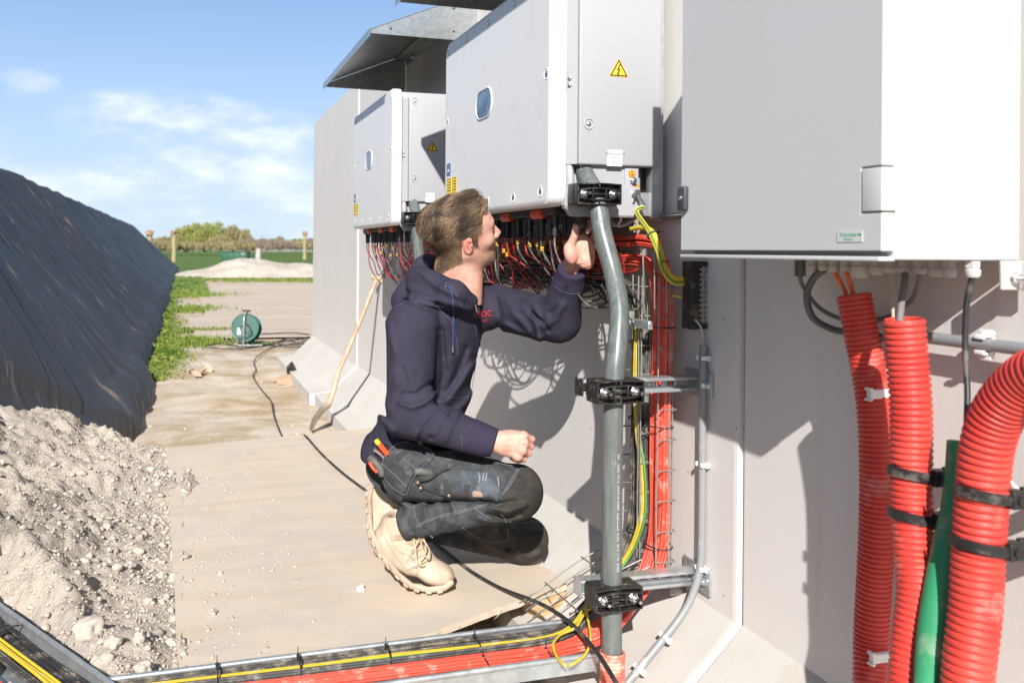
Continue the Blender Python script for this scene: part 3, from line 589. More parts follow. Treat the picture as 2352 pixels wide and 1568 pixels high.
# ---- trees and shrubs along the horizon
def crown_tree(x, yt, yb_, wpx, d, mt, label, n=1500, *a_, **k_): return crown_tree2(x, yt, yb_, wpx*1.15, d, mt, label, int(n*2.2), *a_, **k_)
def crown_tree2(x, yt, yb_, wpx, d, mt, label, n=1500, airy=.5, name='field_tree', cat='tree', group='trees along the horizon', round_=1.0):
    a = atZ(x, yb_, d); b = atZ(x, yt, d); H = b.z-a.z; Wd = wpx/FPX*d/2
    e = empty(name, (a.x, a.y, a.z-.2), label, cat, group)
    tk = MB(); leaf = MB(); fr = random.Random(int(x*13+yt))
    nl = 7 if H > 3 else 5
    for k in range(nl):
        an = fr.uniform(-1, 1); tp = Vector((a.x+an*Wd*.8, a.y+fr.uniform(-1, 1)*Wd*.4, a.z+H*fr.uniform(.6, .97)*(1-.25*an*an)))
        md = Vector((a.x+an*Wd*.35, a.y, a.z+H*.35)); r_ = H*.022
        tk.tube(spline([(a.x+an*.3, a.y, a.z-.4), md, tp], 4), [r_*(1-i/8.5) for i in range(9)], 5)
        for q in range(10):
            t_ = fr.uniform(.35, .95); s_ = md.lerp(tp, t_); dv = Vector((fr.uniform(-1, 1), fr.uniform(-.6, .6), fr.uniform(.2, 1.2))).normalized()*H*fr.uniform(.10, .22)
            tk.tube([s_, s_+dv], [r_*.4, r_*.12], 3)
    tk.build('trunk', M_twig, e)
    cl = [(fr.uniform(-.85, .85), fr.uniform(-.5, .5), fr.uniform(.18, .9), fr.uniform(.16, .34)) for _ in range(16)]
    for k in range(n):
        if fr.random() < .6: cxx = fr.uniform(-1, 1); cyy = fr.uniform(-.6, .6); czz = fr.random()**.55*(1-.45*abs(cxx)**2.5)*(.88+.16*math.sin(cxx*7+d)+.08*math.sin(cxx*17)); cr = .06
        else: cxx, cyy, czz, cr = fr.choice(cl)
        czz2 = min(czz, 1.0-.55*abs(cxx)**2.2*round_)
        g_ = Vector((fr.gauss(0, 1), fr.gauss(0, 1), fr.gauss(0, 1))); g_ = g_.normalized()*(fr.random()**.5)*cr*(1+.8*fr.random()*airy)
        c = Vector((a.x+(cxx+g_.x*.9)*Wd, a.y+(cyy+g_.y)*Wd*.6, max(a.z-.1, a.z+(czz2*.86+g_.z*.6)*H)))
        q = d/FPX*fr.uniform(1.2, 3.0); ax_ = Vector((fr.uniform(-.35, .35), fr.uniform(-.4, .4), 1)).normalized()*q*2.0; bx = Vector((1, fr.uniform(-.6, .6), fr.uniform(-.4, .4))).normalized()*q*.38
        leaf.add([c-ax_, c+bx, c+ax_, c-bx], [(0, 1, 2, 3)])
    leaf.build('crown', mt, e, smooth=0)
T = crown_tree
T(470, 506, 573, 92, 170, M_fol1, 'tallest olive green willow clump on the horizon, left of the container', 3600)
T(427, 517, 574, 64, 165, M_fol1, 'lower olive willow just right of the lichen covered pollard', 1900)
T(536, 513, 573, 74, 178, M_fol2, 'paler budding willow above the green container', 2600, .9)
T(383, 540, 576, 44, 160, M_fol2, 'low brownish shrub left of the lichen covered pollard', 900)
T(352, 543, 576, 42, 160, M_fol2, 'low shrub at the left end of the tree line, behind the heap crest', 700)
T(503, 540, 573, 52, 150, M_fol2, 'rounded bush in front of the two tall willow clumps', 1200)
T(570, 545, 574, 42, 150, M_fol4, 'reddish brown hedge bush right of the tall willows', 900)
T(597, 548, 574, 30, 170, M_fol4, 'twiggy brown bush between hedge and grey post', 500, 1)
T(625, 548, 571, 36, 210, M_fol3, 'green rounded bush behind the reed patch', 900)
T(653, 552, 570, 30, 240, M_fol4, 'far bare twiggy tree between two green bushes', 450, 1.2)
T(683, 549, 570, 40, 230, M_fol3, 'green bush left of the right hand pollard', 900)
T(711, 547, 570, 34, 220, M_fol4, 'bare twiggy bush next to the end of the wall', 700, 1)
T(607, 545, 571, 16, 320, M_fol4, 'thin bare tree far off above the post', 220, 1.2)
T(643, 541, 571, 20, 320, M_fol4, 'taller bare tree far off on the horizon', 260, 1.2)
T(740, 545, 571, 60, 260, M_fol4, 'bare bush row partly hidden by the wall end', 500, 1)
for k in range(13):
    fr_ = random.Random(k+50); T(338+k*31+fr_.uniform(-6, 6), 551+fr_.uniform(-3, 4), 573-(k > 8)*2, 62, 140+fr_.uniform(-8, 60), [M_fol4, M_fol2, M_fol4, M_fol2][k % 4], 'low twiggy shrub in the continuous row under the taller trees', 420, .9, 'hedge_shrub', 'shrub', 'low shrubs in the row along the field edge')
hz = MB()
for k in range(260):
    x = -120+k*1.6; y_ = 420; h_ = 2.2+1.6*noise.noise(Vector((x*.06, 0, 0)))+random.random()*.9
    hz.ball((x-110, y_, -.5+h_*.4), (1.7, 1.2, h_*.75), 1, nz=.6, seed=k)
tagp(hz.build('distant_wood', mat('far_wood_hazed', (.20, .215, .20), .95), org=(0, 420, 0), smooth=60), 'hazy line of distant woods on the horizon', 'distant wood', kind='stuff')  # haze is put into the greyed colour of the wood
# bare twiggy tree seen between the two canopies, behind the wall
bt = empty('bare_tree', (1.9, 21, GZ), 'bare twig tips of a tall tree showing between the two metal canopies', 'tree')
tb = MB(); tipc = atZ(1040, 12, 21.0)
tb.tube(spline([(tipc.x+1.2, tipc.y, GZ), (tipc.x+.9, tipc.y, 3.5), (tipc.x+.35, tipc.y, tipc.z-.9)], 6), [.16*(1-i/15) for i in range(13)], 7); tb.build('trunk', M_twig, bt)
cr = MB(); fr = random.Random(3)
for k in range(90):
    a = Vector((tipc.x+.35, tipc.y, tipc.z-1.1)); an = fr.uniform(-.9, .9); e1 = a+Vector((math.sin(an), fr.uniform(-.4, .4), math.cos(an)))*fr.uniform(.5, 1.0)
    cr.tube(spline([a, a.lerp(e1, .5)+Vector((fr.uniform(-.1, .1), 0, .05)), e1], 3), [.018, .015, .012, .009, .007, .005, .003], 4)
    for q in range(3):
        s_ = a.lerp(e1, fr.uniform(.5, 1)); cr.tube([s_, s_+Vector((fr.uniform(-.2, .2), fr.uniform(-.1, .1), fr.uniform(.05, .3)))], [.006, .002], 3)
cr.build('crown', M_twig, bt)
# ================================================================ EQUIPMENT ON THE WALL
def rrect(y0, y1, z0, z1, r, n=7):
    out = []
    for cy, cz, a0 in ((y1-r, z1-r, 0), (y0+r, z1-r, 90), (y0+r, z0+r, 180), (y1-r, z0+r, 270)):
        for k in range(n+1): a = R(a0+90*k/n); out.append((cy+r*math.cos(a), cz+r*math.sin(a)))
    return out
def dish(mb, c, n, r):
    """recessed screw: raised lip ring and a rounded head"""
    c = Vector(c); n = Vector(n).normalized(); u_ = n.orthogonal().normalized(); v_ = n.cross(u_)
    ring = [c+n*.001+(u_*math.cos(a)+v_*math.sin(a))*r for a in [i*math.pi/9 for i in range(18)]]
    mb.tube(ring, r*.10, 5, closed=True)
def lightning_sign(par, c, right, size):
    c = Vector(c); rt = Vector(right); n = rt.cross(UP)
    def tri(s, off, e, mt, name):
        h = s*.866; pts = [(-s/2, -h/3), (s/2, -h/3), (0, h*2/3)]; out = []
        for i in range(3):
            a, b, d = Vector(pts[i-1]), Vector(pts[i]), Vector(pts[(i+1) % 3]); q = s*.09
            p1 = b+(a-b).normalized()*q; p2 = b+(d-b).normalized()*q; out += [p1, (p1+p2)*.25+b*.5, p2]
        m_ = MB(); m_.prism([c+n*off+rt*p.x+UP*p.y for p in out], n*e); return m_
    s0 = tri(size, .0, .0008, None, '').build('warning_sign', M_sticky, par, smooth=0)
    k = MB(); s = size*.80; h = s*.866; P = [Vector((-s/2, -h/3)), Vector((s/2, -h/3)), Vector((0, h*2/3))]
    for i in range(3):
        a, b = P[i], P[(i+1) % 3]; d = (b-a).normalized(); w_ = size*.028; nn = Vector((-d.y, d.x))*w_
        k.prism([c+n*.0009+rt*q.x+UP*q.y for q in (a-d*w_-nn, b+d*w_-nn, b+d*w_+nn, a-d*w_+nn)], n*(.0006+.0001*i))
    bo = [(.05, .40), (-.13, .02), (-.01, .06), (-.08, -.16), (-.13, -.14), (-.07, -.28), (.04, -.20), (-.01, -.185), (.10, .13), (-.015, .085), (.11, .40)]
    k.prism([c+n*.0009+rt*(x*size*.8)+UP*(y*size*.8) for x, y in bo], n*.0007)
    k.build('lightning_symbol', M_ink, s0, smooth=0); return s0
NX = Vector((-1, 0, 0)); NY = Vector((0, -1, 0)); PX_ = Vector((1, 0, 0)); PY_ = Vector((0, 1, 0))

def make_inverter(y0, z0, label, lab1, lab2, ncab):
    """local y from y0 (near side) away, front cover towards -X"""
    e = empty('inverter', (-.21, y0+.54, z0), label, 'inverter', 'white wall boxes with hanging cables')
    W_, H_ = 1.09, .70
    # front cover: rounded plate with softened front edge
    mb = MB(); rings = [(-.338, 0.0, .050), (-.372, 0.0, .050), (-.380, .003, .050), (-.3845, .009, .046), (-.386, .018, .040)]
    k = None
    for x, ins, r in rings:
        pts = rrect(y0+ins, y0+W_-ins, z0+ins, z0+H_-ins, r); k = len(pts); mb.v += [(x, a, b) for a, b in pts]
    for i in range(len(rings)-1):
        for j in range(k): mb.f.append((i*k+j, (i+1)*k+j, (i+1)*k+(j+1) % k, i*k+(j+1) % k))
    mb.f.append(tuple(range((len(rings)-1)*k, len(rings)*k))); mb.f.append(tuple(range(k-1, -1, -1))); mb.mi = [0]*len(mb.f)
    cov = mb.build('front_cover', M_white, e, smooth=28)
    fx = -.386
    for (yy, zz) in [(.055, .655), (.30, .66), (.55, .66), (.80, .66), (1.035, .655), (.075, .045), (.30, .04), (.55, .04), (.80, .04), (1.035, .045), (.035, .385), (1.055, .385)]:
        s_ = MB(); dish(s_, (fx+.001, y0+yy, z0+zz), NX, .016); s_.build('screw_recess', M_white, cov)
        s_ = MB(); s_.ball((fx+.001, y0+yy, z0+zz), (.004, .010, .010), 2); s_.box(fx-.0045, fx-.003, y0+yy-.005, y0+yy+.005, z0+zz-.001, z0+zz+.001); s_.build('screw', M_bolt, e)
    # stadium display
    mb = MB(); pts = rrect(y0+.515, y0+.675, z0+.340, z0+.432, .044, 9); mb.prism([(fx-.0002, a, b) for a, b in pts], (-.0025, 0, 0)); d = mb.build('display', M_disp, e, smooth=0)
    mb = MB(); mb.tube([(fx-.0015, a, b) for a, b in rrect(y0+.511, y0+.679, z0+.336, z0+.436, .047, 9)], .0030, 6, closed=True); mb.build('display_rim', M_white, d)
    # stickers low on the far end of the cover
    mb = MB(); mb.box(fx-.0012, fx-.0002, y0+1.00, y0+1.055, z0+.165, z0+.215); st_ = mb.build('blue_sticker', M_stickb, e, smooth=0)
    mb = MB(); put_text(mb, 'info', (fx-.0014, y0+1.028, z0+.187), NY, UP, .018); mb.build('lettering', M_label, st_, smooth=0)
    for a, b in ((.915, .975), (.985, 1.05)):
        mb = MB(); mb.box(fx-.0012, fx-.0002, y0+a, y0+b, z0+.085, z0+.155); st_ = mb.build('yellow_sticker', M_sticky, e, smooth=0)
        mb = MB()
        for k in range(4): mb.box(fx-.0016, fx-.0013, y0+a+.010, y0+b-.010-.012*(k % 2), z0+.105+k*.011, z0+.1075+k*.011)
        for (q0, q1, r0, r1) in ((a+.004, b-.004, .088, .0895), (a+.004, b-.004, .1505, .152), (a+.004, a+.0055, .0895, .1505), (b-.0055, b-.004, .0895, .1505)): mb.box(fx-.0016, fx-.0013, y0+q0, y0+q1, z0+r0, z0+r1)
        mb.build('print', M_ink, st_, smooth=0)
    # main housing behind the cover with cooling body
    mb = MB(); mb.box(-.338, -.060, y0+.030, y0+1.06, z0+.14, z0+.685, .01); mb.build('housing', M_box, e)
    # wiring box on the near side
    mb = MB(); mb.box(-.302, -.036, y0-.012, y0+.030, z0+.120, z0+.655, .006); bx = mb.build('side_box', M_box, e)
    mb = MB(); mb.prism([(-.334, y0+.022, z0+.122), (-.305, y0-.006, z0+.122), (-.305, y0+.028, z0+.122), (-.334, y0+.028, z0+.122)], (0, 0, .525)); mb.build('side_flange', M_box, e, smooth=0)
    mb = MB(); mb.box(-.337, -.3345, y0+.004, y0+.020, z0+.34, z0+.40); mb.ball((-.324, y0+.008, z0+.352), .006, 2); mb.ball((-.324, y0+.008, z0+.372), .006, 2); mb.build('hinge_bolt', M_bolt, e)
    for zz in (.238, .632):
        s_ = MB(); dish(s_, (-.272, y0-.0125, z0+zz), NY, .015); s_.build('screw_recess', M_box, bx)
        s_ = MB(); s_.ball((-.272, y0-.012, z0+zz), (.008, .004, .008), 2); s_.ball((-.272, y0-.016, z0+zz), (.003, .0015, .003), 1); s_.build('screw', M_bolt, e)
    lightning_sign(e, (-.178, y0-.0123, z0+.398), PX_, .064)
    mb = MB(); mb.box(-.212, -.163, y0-.0132, y0-.0122, z0+.143, z0+.166); mb.box(-.214, -.165, y0-.0136, y0-.0122, z0+.118, z0+.1415); lb = mb.build('text_label', M_label, e, smooth=0)
    mb = MB(); put_text(mb, lab1, (-.1875, y0-.0134, z0+.154), PX_, UP, .0088, ext=.0001); put_text(mb, lab2, (-.189, y0-.0138, z0+.130), PX_, UP, .012, ext=.0001); mb.build('lettering', M_inkg, lb, smooth=0)
    # recess under the box: cast body, round covers
    mb = MB(); mb.box(-.300, -.075, y0+.035, y0+.30, z0+.012, z0+.14, .012); mb.cyl((-.205, y0+.006, z0+.10), (-.205, y0+.12, z0+.10), .085, 36); mb.ball((-.318, y0+.03, z0+.07), (.017, .03, .065), 3); mb.build('cast_body', M_cast, e)
    mb = MB(); mb.box(-.148, -.104, y0+.0005, y0+.034, z0+.012, z0+.120, .002); blk = mb.build('earth_block', M_cast, e)
    for (xx, zz, q) in ((-.126, .098, .012), (-.110, .058, .009)):
        mb = MB(); mb.cyl((xx, y0+.0005, z0+zz), (xx, y0-.0008, z0+zz), q, 20); st_ = mb.build('earth_sign', mat('sign_orange', (.75, .36, .01), .6), blk, smooth=0)
        mb = MB(); n_ = y0-.0012
        mb.tube([(xx+math.cos(a)*q*.8, n_, z0+zz+math.sin(a)*q*.8) for a in [i*math.pi/8 for i in range(16)]], q*.07, 4, closed=True)
        mb.box(xx-q*.07, xx+q*.07, n_-.0003, n_, z0+zz-q*.1, z0+zz+q*.55)
        for j in range(3): mb.box(xx-q*(.5-j*.16), xx+q*(.5-j*.16), n_-.0003, n_, z0+zz-q*(.12+j*.18), z0+zz-q*(.02+j*.18))
        mb.build('print', M_ink, st_, smooth=0)
    mb = MB(); bolt(mb, (-.123, y0, z0+.078), NY, .0, .004, .0085); bolt(mb, (-.124, y0, z0+.040), NY, .012, .005, .009); mb.build('earth_bolt', M_bolt, e)
    # mounting ear plate with slot
    mb = MB(); mb.prism([(x, y0-.004, z) for x, z in [(-.338+.012, z0-.016), (-.342, z0-.002), (-.336, z0+.05), (-.333, z0+.062), (-.10, z0+.062), (-.10, z0-.030), (-.32, z0-.030)]], (0, .030, 0), .004); ear = mb.build('mounting_ear', M_box, e, smooth=30)
    mb = MB(); mb.prism([(x, y0-.0052, z) for x, z in [(a, b) for a, b in [(p[0], p[1]) for p in rrect(-.312, -.262, z0-.002, z0+.040, .014)]]], (0, .001, 0)); mb.build('slot', M_black, ear, smooth=0)
    for q in ((-.322, .045), (-.122, .012)): mb = MB(); mb.cyl((q[0], y0-.0052, z0+q[1]), (q[0], y0-.004, z0+q[1]), .004, 12); mb.build('slot', M_black, ear, smooth=0)
    mb = MB(); mb.box(-.058, -.020, y0+.005, y0+.040, z0-.03, z0+.70, .002); mb.box(-.10, -.058, y0+.012, y0+.020, z0-.025, z0+.045, .002); mb.build('mounting_rail', M_steel, e)
    for q in (.05, .99): mb = MB(); mb.box(-.040, -.0005, y0+q, y0+q+.045, z0+.02, z0+.66); mb.build('wall_bracket', M_steel, e)
    # underside: plate, connector rows, orange switch handles
    mb = MB(); mb.box(-.334, -.08, y0+.30, y0+1.06, z0+.004, z0+.14, .006); mb.build('underside', M_cast, e)
    con = MB(); tabs = MB(); spots = []
    ys_ = [y0+.13+i*(W_-.2)/(ncab/2-1) for i in range(int(ncab/2))]
    con.box(-.335, -.22, y0+.09, y0+1.02, z0-.022, z0+.004, .003); con.build('connector_strip', M_black, e)
    for i, yy in enumerate(ys_):
        for r_ in range(2):
            xx = -.315+.055*r_+.006*(i % 2); c_ = MB(); q = .017
            c_.cyl((xx, yy+r_*.012, z0-.018), (xx, yy+r_*.012, z0-.048), q*.62, 8); c_.cyl((xx, yy+r_*.012, z0-.046), (xx, yy+r_*.012, z0-.085), q*.50, 8)
            c_.build('connector', M_black, e); spots.append((xx, yy+r_*.012, z0-.083))
    for yy in (.18, .46, .80):
        mb = MB(); mb.prism([(x, y0+yy, z) for x, z in ((-.338, z0-.003), (-.345, z0-.018), (-.335, z0-.032), (-.305, z0-.020), (-.305, z0-.003))], (0, .085, 0), .002); mb.build('switch_handle', M_redold if False else mat('switch_red', (.62, .05, .02), .5), e)
    mb = MB(); mb.tube([(-.31, y0+1.02, z0-.022), (-.31, y0+1.09, z0-.022), (-.31, y0+1.10, z0-.006)], .009, 8); mb.build('elbow', M_black, e)
    return e, spots
I1, SP1 = make_inverter(2.389, 1.232, 'larger looking, nearer white inverter with oval display and side label K1, above the man', 'Voeding vanaf T3', 'K1', 36)
I2, SP2 = make_inverter(4.425, 1.228, 'farther white inverter with side label K2, seen behind the man\'s head', 'Voeding vanaf T3', 'K2', 24)

# ---- sheet metal canopies above the inverters
def canopy(yc, label, z0=2.155):
    y0, y1 = yc-.75, yc+.75; e = empty('canopy', (-.27, yc, z0), label, 'canopy', 'folded sheet metal rain canopies'); t = .003
    xf, zf, zt = -.545, z0, z0+.235
    mb = MB(); mb.prism([(xf, y0, zf+.012), (0, y0, zt), (0, y0, zt+t), (xf-.001, y0, zf+.012+t)], (0, y1-y0, 0)); mb.prism([(xf, y0, zf+.012), (xf, y0, zf-.022), (xf-t, y0, zf-.022), (xf-t, y0, zf+.012+t)], (0, y1-y0, 0)); mb.build('roof_sheet', M_steel2, e, smooth=0)
    for yy, s in ((y0, 1), (y1, -1)):
        # closed gable plate; holes are discs, the far ones with daylight in their colour
        mb = MB(); P = [(xf+.006, zf-.006), (-.012, zf-.012), (-.002, zf+.03), (-.002, zt-.002), (xf+.004, zf+.011)]
        mb.prism([(x, yy+s*.003, z) for x, z in P], (0, s*t, 0)); gp = mb.build('gable_plate', M_steel2, e, smooth=0)
        ho = MB()
        for (hx, hz_) in ((-.44, .022), (-.12, .03), (-.12, .145)): ho.cyl((hx, yy+s*.0025, zf+hz_), (hx, yy+s*.0067, zf+hz_), .006, 12)
        ho.build('hole', mat('hole_daylight', (.35, .40, .45), .8) if s < 0 else M_ink, gp)
        mb = MB()
        for (hx, hz_) in ((-.02, .02), (-.02, .16), (-.30, .10), (-.16, .165)): mb.ball((hx, yy+s*.010, zf+hz_), (.006, .005, .006), 1)
        mb.build('rivet', M_bolt, gp)
    mb = MB(); mb.box(-.0035, -.0005, y0+.02, y1-.02, zt-.075, zt+.002); mb.box(-.08, -.0035, y0+.02, y1-.02, zt-.0385, zt-.0375); fl = mb.build('wall_flange', M_steel2, e, smooth=0)
    for k in range(3): mb = MB(); bolt(mb, (-.004, y0+.2+k*.55, zt-.055), NX, 0, .005, .009); mb.build('bolt', M_bolt, fl)
    return e
canopy(2.935, 'nearer grey metal canopy, only its front corner showing at the top of the picture')
canopy(4.99, 'farther grey metal canopy over the inverter labelled K2')

# ---- big cabinet at the upper right
cb = empty('cabinet', (-.15, 1.52, 1.09), 'large pale grey metal cabinet with a side hinge, black lock and red hoses under it', 'cabinet')
cy0, cy1, cz0, cz1, cxf = 1.217, 1.822, 1.090, 1.905, -.300
mb = MB(); mb.box(cxf+.028, -.012, cy0, cy1, cz0, cz1, .004); mb.build('body', M_cab, cb)
mb = MB(); mb.box(cxf-.004, cxf+.028, cy0-.0005, cy1+.004, cz0-.002, cz0+.0055, .002); mb.build('bottom_lip', M_cab, cb)
# door with notch for the hinge block
mb = MB(); dp = [(cy0-.002, cz0+.0145), (cy1+.006, cz0+.0145), (cy1+.006, cz1), (cy0-.002, cz1), (cy0-.002, cz0+.155), (cy0+.045, cz0+.155), (cy0+.045, cz0+.078), (cy0-.002, cz0+.078)]
mb.prism([(cxf, a, b) for a, b in dp], (.0255, 0, 0), .0015); dr = mb.build('door', M_cab, cb, smooth=20)
mb = MB(); mb.box(cxf-.0015, cxf+.0285, cy0-.0030, cy0+.0425, cz0+.0805, cz0+.1525, .002); mb.build('hinge_block', M_cab, dr)
mb = MB(); mb.box(cxf-.013, cxf, cy1-.028, cy1+.004, cz0+.105, cz0+.160, .004); lk = mb.build('lock', mat('lock_grey', (.05, .053, .058), .45), dr)
mb = MB(); mb.cyl((cxf-.0132, cy1-.012, cz0+.133), (cxf-.017, cy1-.012, cz0+.133), .008, 18); mb.cyl((cxf-.0165, cy1-.012, cz0+.133), (cxf-.020, cy1-.012, cz0+.133), .0035, 6); mb.build('key_insert', M_bolt, lk)
mb = MB(); mb.box(cxf-.0012, cxf-.0002, cy0+.040, cy0+.100, cz0+.030, cz0+.049); pl = mb.build('nameplate', M_label, dr, smooth=0)
mb = MB(); put_text(mb, 'Schneider', (cxf-.0014, cy0+.073, cz0+.0425), NY, UP, .0105, ext=.0001); put_text(mb, 'Electric', (cxf-.0014, cy0+.073, cz0+.0348), NY, UP, .0068, ext=.0001); mb.box(cxf-.0015, cxf-.0013, cy0+.043, cy0+.050, cz0+.0402, cz0+.0442); mb.build('lettering', M_inkgr, pl, smooth=0)
gx = -.100; gys = []
spec = [(1868, 26, .027), (1892, 26, .027), (1916, 27, .029), (1943, 27, .026), (1975, 40, .038), (2014, 32, .031), (2046, 30, .026), (2079, 31, .026), (2112, 32, .026), (2147, 33, .030), (2180, 33, .031), (2234, 36, .029)]
def gland(px_, dia, h):
    p = onX(px_, 600, gx); r_ = dia/2/FPX*((p-CAM).dot(FW))*.98; g_ = MB(); y = p.y
    g_.cyl((gx, y, cz0-.001), (gx, y, cz0-.012), r_*.95, 6); g_.cyl((gx, y, cz0-.011), (gx, y, cz0-.016), r_*.80, 18)
    g_.tube([(gx, y, cz0-.015), (gx, y, cz0-.016), (gx, y, cz0-h+.004), (gx, y, cz0-h), (gx, y, cz0-h)], [r_*.9, r_*.98, r_*.95, r_*.75, r_*.4], 12); g_.build('cable_gland', M_gland, cb, smooth=40); return Vector((gx, y, cz0-h+.003))
GL = [gland(*s) for s in spec]
mb = MB(); p = onX(1838, 610, -.10); mb.cyl((-.10, p.y, cz0-.001), (-.10, p.y, cz0-.040), .0115, 14); mb.build('conduit_stub', M_pvc, cb)
mb = MB(); p = onX(2330, 610, -.03); mb.box(-.06, -.012, p.y-.004, p.y+.004, cz0-.050, cz0+.0, .003); mb.box(-.020, -.0125, p.y-.03, p.y+.004, cz0-.050, cz0+.0, .002); lg = mb.build('mounting_lug', M_gland, cb)
mb = MB(); bolt(mb, (-.035, p.y-.004, cz0-.030), NY, .026, .004, .009); mb.build('lug_bolt', M_bolt, lg)

# ---- cables from the glands
def cable(name, pts, r, m_, label, cat='cable', group=None, n=8, seg=9):
    mb = MB(); sp_ = spline(pts, n); mb.tube(sp_, r, seg); o = mb.build(name, m_, org=tuple(sp_[0]), smooth=60); return tagp(o, label, cat, group)
cable('orange_cable', [GL[2], onX(1926, 640, -.098), onX(1940, 668, -.088), onX(1948, 700, -.080)], .0045, M_corg, 'left of two short orange cables entering the thin red hose')
cable('orange_cable', [GL[3], onX(1949, 640, -.096), onX(1958, 668, -.086), onX(1964, 700, -.078)], .0045, M_corg, 'right of two short orange cables entering the thin red hose')
cable('grey_cable', [GL[1], onX(1868, 640, -.10), onX(1853, 680, -.09), onX(1868, 730, -.06), onX(1915, 757, -.02), onX(1965, 764, -.02), onX(2030, 775, -.04)], .0078, mat('cable_slate', (.085, .095, .105), .5), 'thick slate cable looping from the glands to behind the red hoses')
cable('grey_cable', [Vector((-.10, onX(1838, 610, -.10).y, cz0-.038)), onX(1843, 655, -.07), onX(1880, 705, -.03), onX(1935, 733, -.015), onX(2000, 738, -.015), onX(2060, 722, -.015)], .0048, mat('cable_slate2', (.13, .145, .155), .5), 'thin slate cable from the grey stub to behind the red hoses')
cable('beige_cable', [GL[6], onX(2047, 660, -.11), onX(2053, 700, -.14), onX(2055, 740, -.165)], .0056, mat('cable_beige', (.52, .45, .36), .6), 'beige cable dropping from a gland into the middle red hose')
cable('brown_grey_cable', [GL[7], onX(2078, 650, -.12), onX(2070, 700, -.15), onX(2066, 740, -.165)], .0065, mat('cable_taupe', (.17, .155, .15), .6), 'dark grey cable dropping from a gland into the middle red hose')
cable('brown_grey_cable', [GL[8], onX(2110, 650, -.07), onX(2092, 690, -.02), onX(2040, 727, -.015), onX(2000, 732, -.015)], .0045, mat('cable_taupe', (.17, .155, .15), .6), 'thin dark cable curving behind the top of the middle red hose')
cable('black_cable', [GL[11], onX(2220, 700, -.10), onX(2217, 800, -.10), onX(2222, 900, -.11), onX(2220, 1000, -.13), onX(2222, 1100, -.14)], .0050, M_cord, 'straight black cable hanging from the last gland beside the big red hose', n=10)
cable('white_cable', [onX(2195, 1100, -.12), onX(2185, 1230, -.13), onX(2176, 1400, -.15), onX(2170, 1500, -.16), onX(2176, 1600, -.17)], .0042, M_clip, 'thin white cord between the green pipe and the big red hose')
cable('white_cable', [onX(2296, 1075, -.05), onX(2325, 1112, -.05), onX(2365, 1150, -.05)], .0040, M_clip, 'short white cord passing behind the upper clamp of the big red hose')

# ---- corrugated hoses
def hose(name, pts, r, m_, label, pitch=.0105, top_open=True, group='corrugated red hoses under the cabinet', flat=.45):
    sp_ = spline(pts, 24); L = [0]
    for a, b in zip(sp_, sp_[1:]): L.append(L[-1]+(b-a).length)
    def at(s):
        import bisect
        i = min(max(bisect.bisect(L, s)-1, 0), len(sp_)-2); t = (s-L[i])/max(1e-9, L[i+1]-L[i]); return sp_[i].lerp(sp_[i+1], t)
    P = []; rr = []; s = 0; k = 0
    while s < L[-1]:
        for f_, q in ((0, .90), (.18, .905), (.30, .985), (.42, 1.0), (.72, 1.0), (.84, .985), (.97, .905)):
            P.append(at(min(s+f_*pitch, L[-1]))); rr.append(r*q)
        s += pitch
    mb = MB(); mb.tube(P, rr, 36, caps=False)
    mb.tube([P[0], P[0]+(P[1]-P[0]), P[12]], [r*.90, r*.80, r*.80], 36, caps=False)  # inner wall at the mouth
    return tagp(mb.build(name, m_, org=tuple(P[-1]), smooth=60), label, 'hose', group)
hose('red_hose', [onX(1961, 676, -.085), onX(1977, 760, -.075), onX(1995, 850, -.062), onX(2010, 960, -.058), onX(2015, 1100, -.058), onX(2012, 1250, -.058), onX(2004, 1400, -.058), onX(2000, 1500, -.062), onX(1998, 1640, -.09)], .0335, M_red, 'thinnest red corrugated hose, on the left, with two orange cables in its top', .0098)
hose('red_hose', [onX(2076, 732, -.172), onX(2083, 820, -.165), onX(2092, 930, -.16), onX(2093, 1040, -.158), onX(2094, 1150, -.158), onX(2100, 1260, -.16), onX(2108, 1360, -.165), onX(2095, 1480, -.18), onX(2085, 1640, -.2)], .0345, M_red, 'middle red corrugated hose, held by two black clamps, open at the top', .0112)
hose('red_hose', [onX(2480, 830, -.20), onX(2400, 850, -.19), onX(2345, 885, -.18), onX(2292, 950, -.172), onX(2266, 1030, -.17), onX(2256, 1130, -.17), onX(2247, 1270, -.17), onX(2240, 1400, -.175), onX(2226, 1520, -.185), onX(2218, 1640, -.19)], .0385, M_red, 'thickest red corrugated hose, bending out of the picture on the right', .0125)
# ---- green pipe
mb = MB(); gp = spline([onX(2203, 1014, -.125), onX(2197, 1100, -.13), onX(2184, 1200, -.14), onX(2166, 1330, -.16), onX(2150, 1440, -.18), onX(2134, 1540, -.20), onX(2120, 1640, -.22)], 8)
mb.tube(gp, [.0185+.0095*max(0, math.sin(math.pi*min(1, max(0, (i-14)/30)))) for i in range(len(gp))], 28, caps=False); mb.tube([gp[0], gp[0].lerp(gp[1], .9), gp[4]], [.0185, .016, .016], 28, caps=False)
tagp(mb.build('green_pipe', M_green, org=tuple(gp[-1]), smooth=60), 'dusty green plastic pipe between the two larger red hoses', 'pipe')
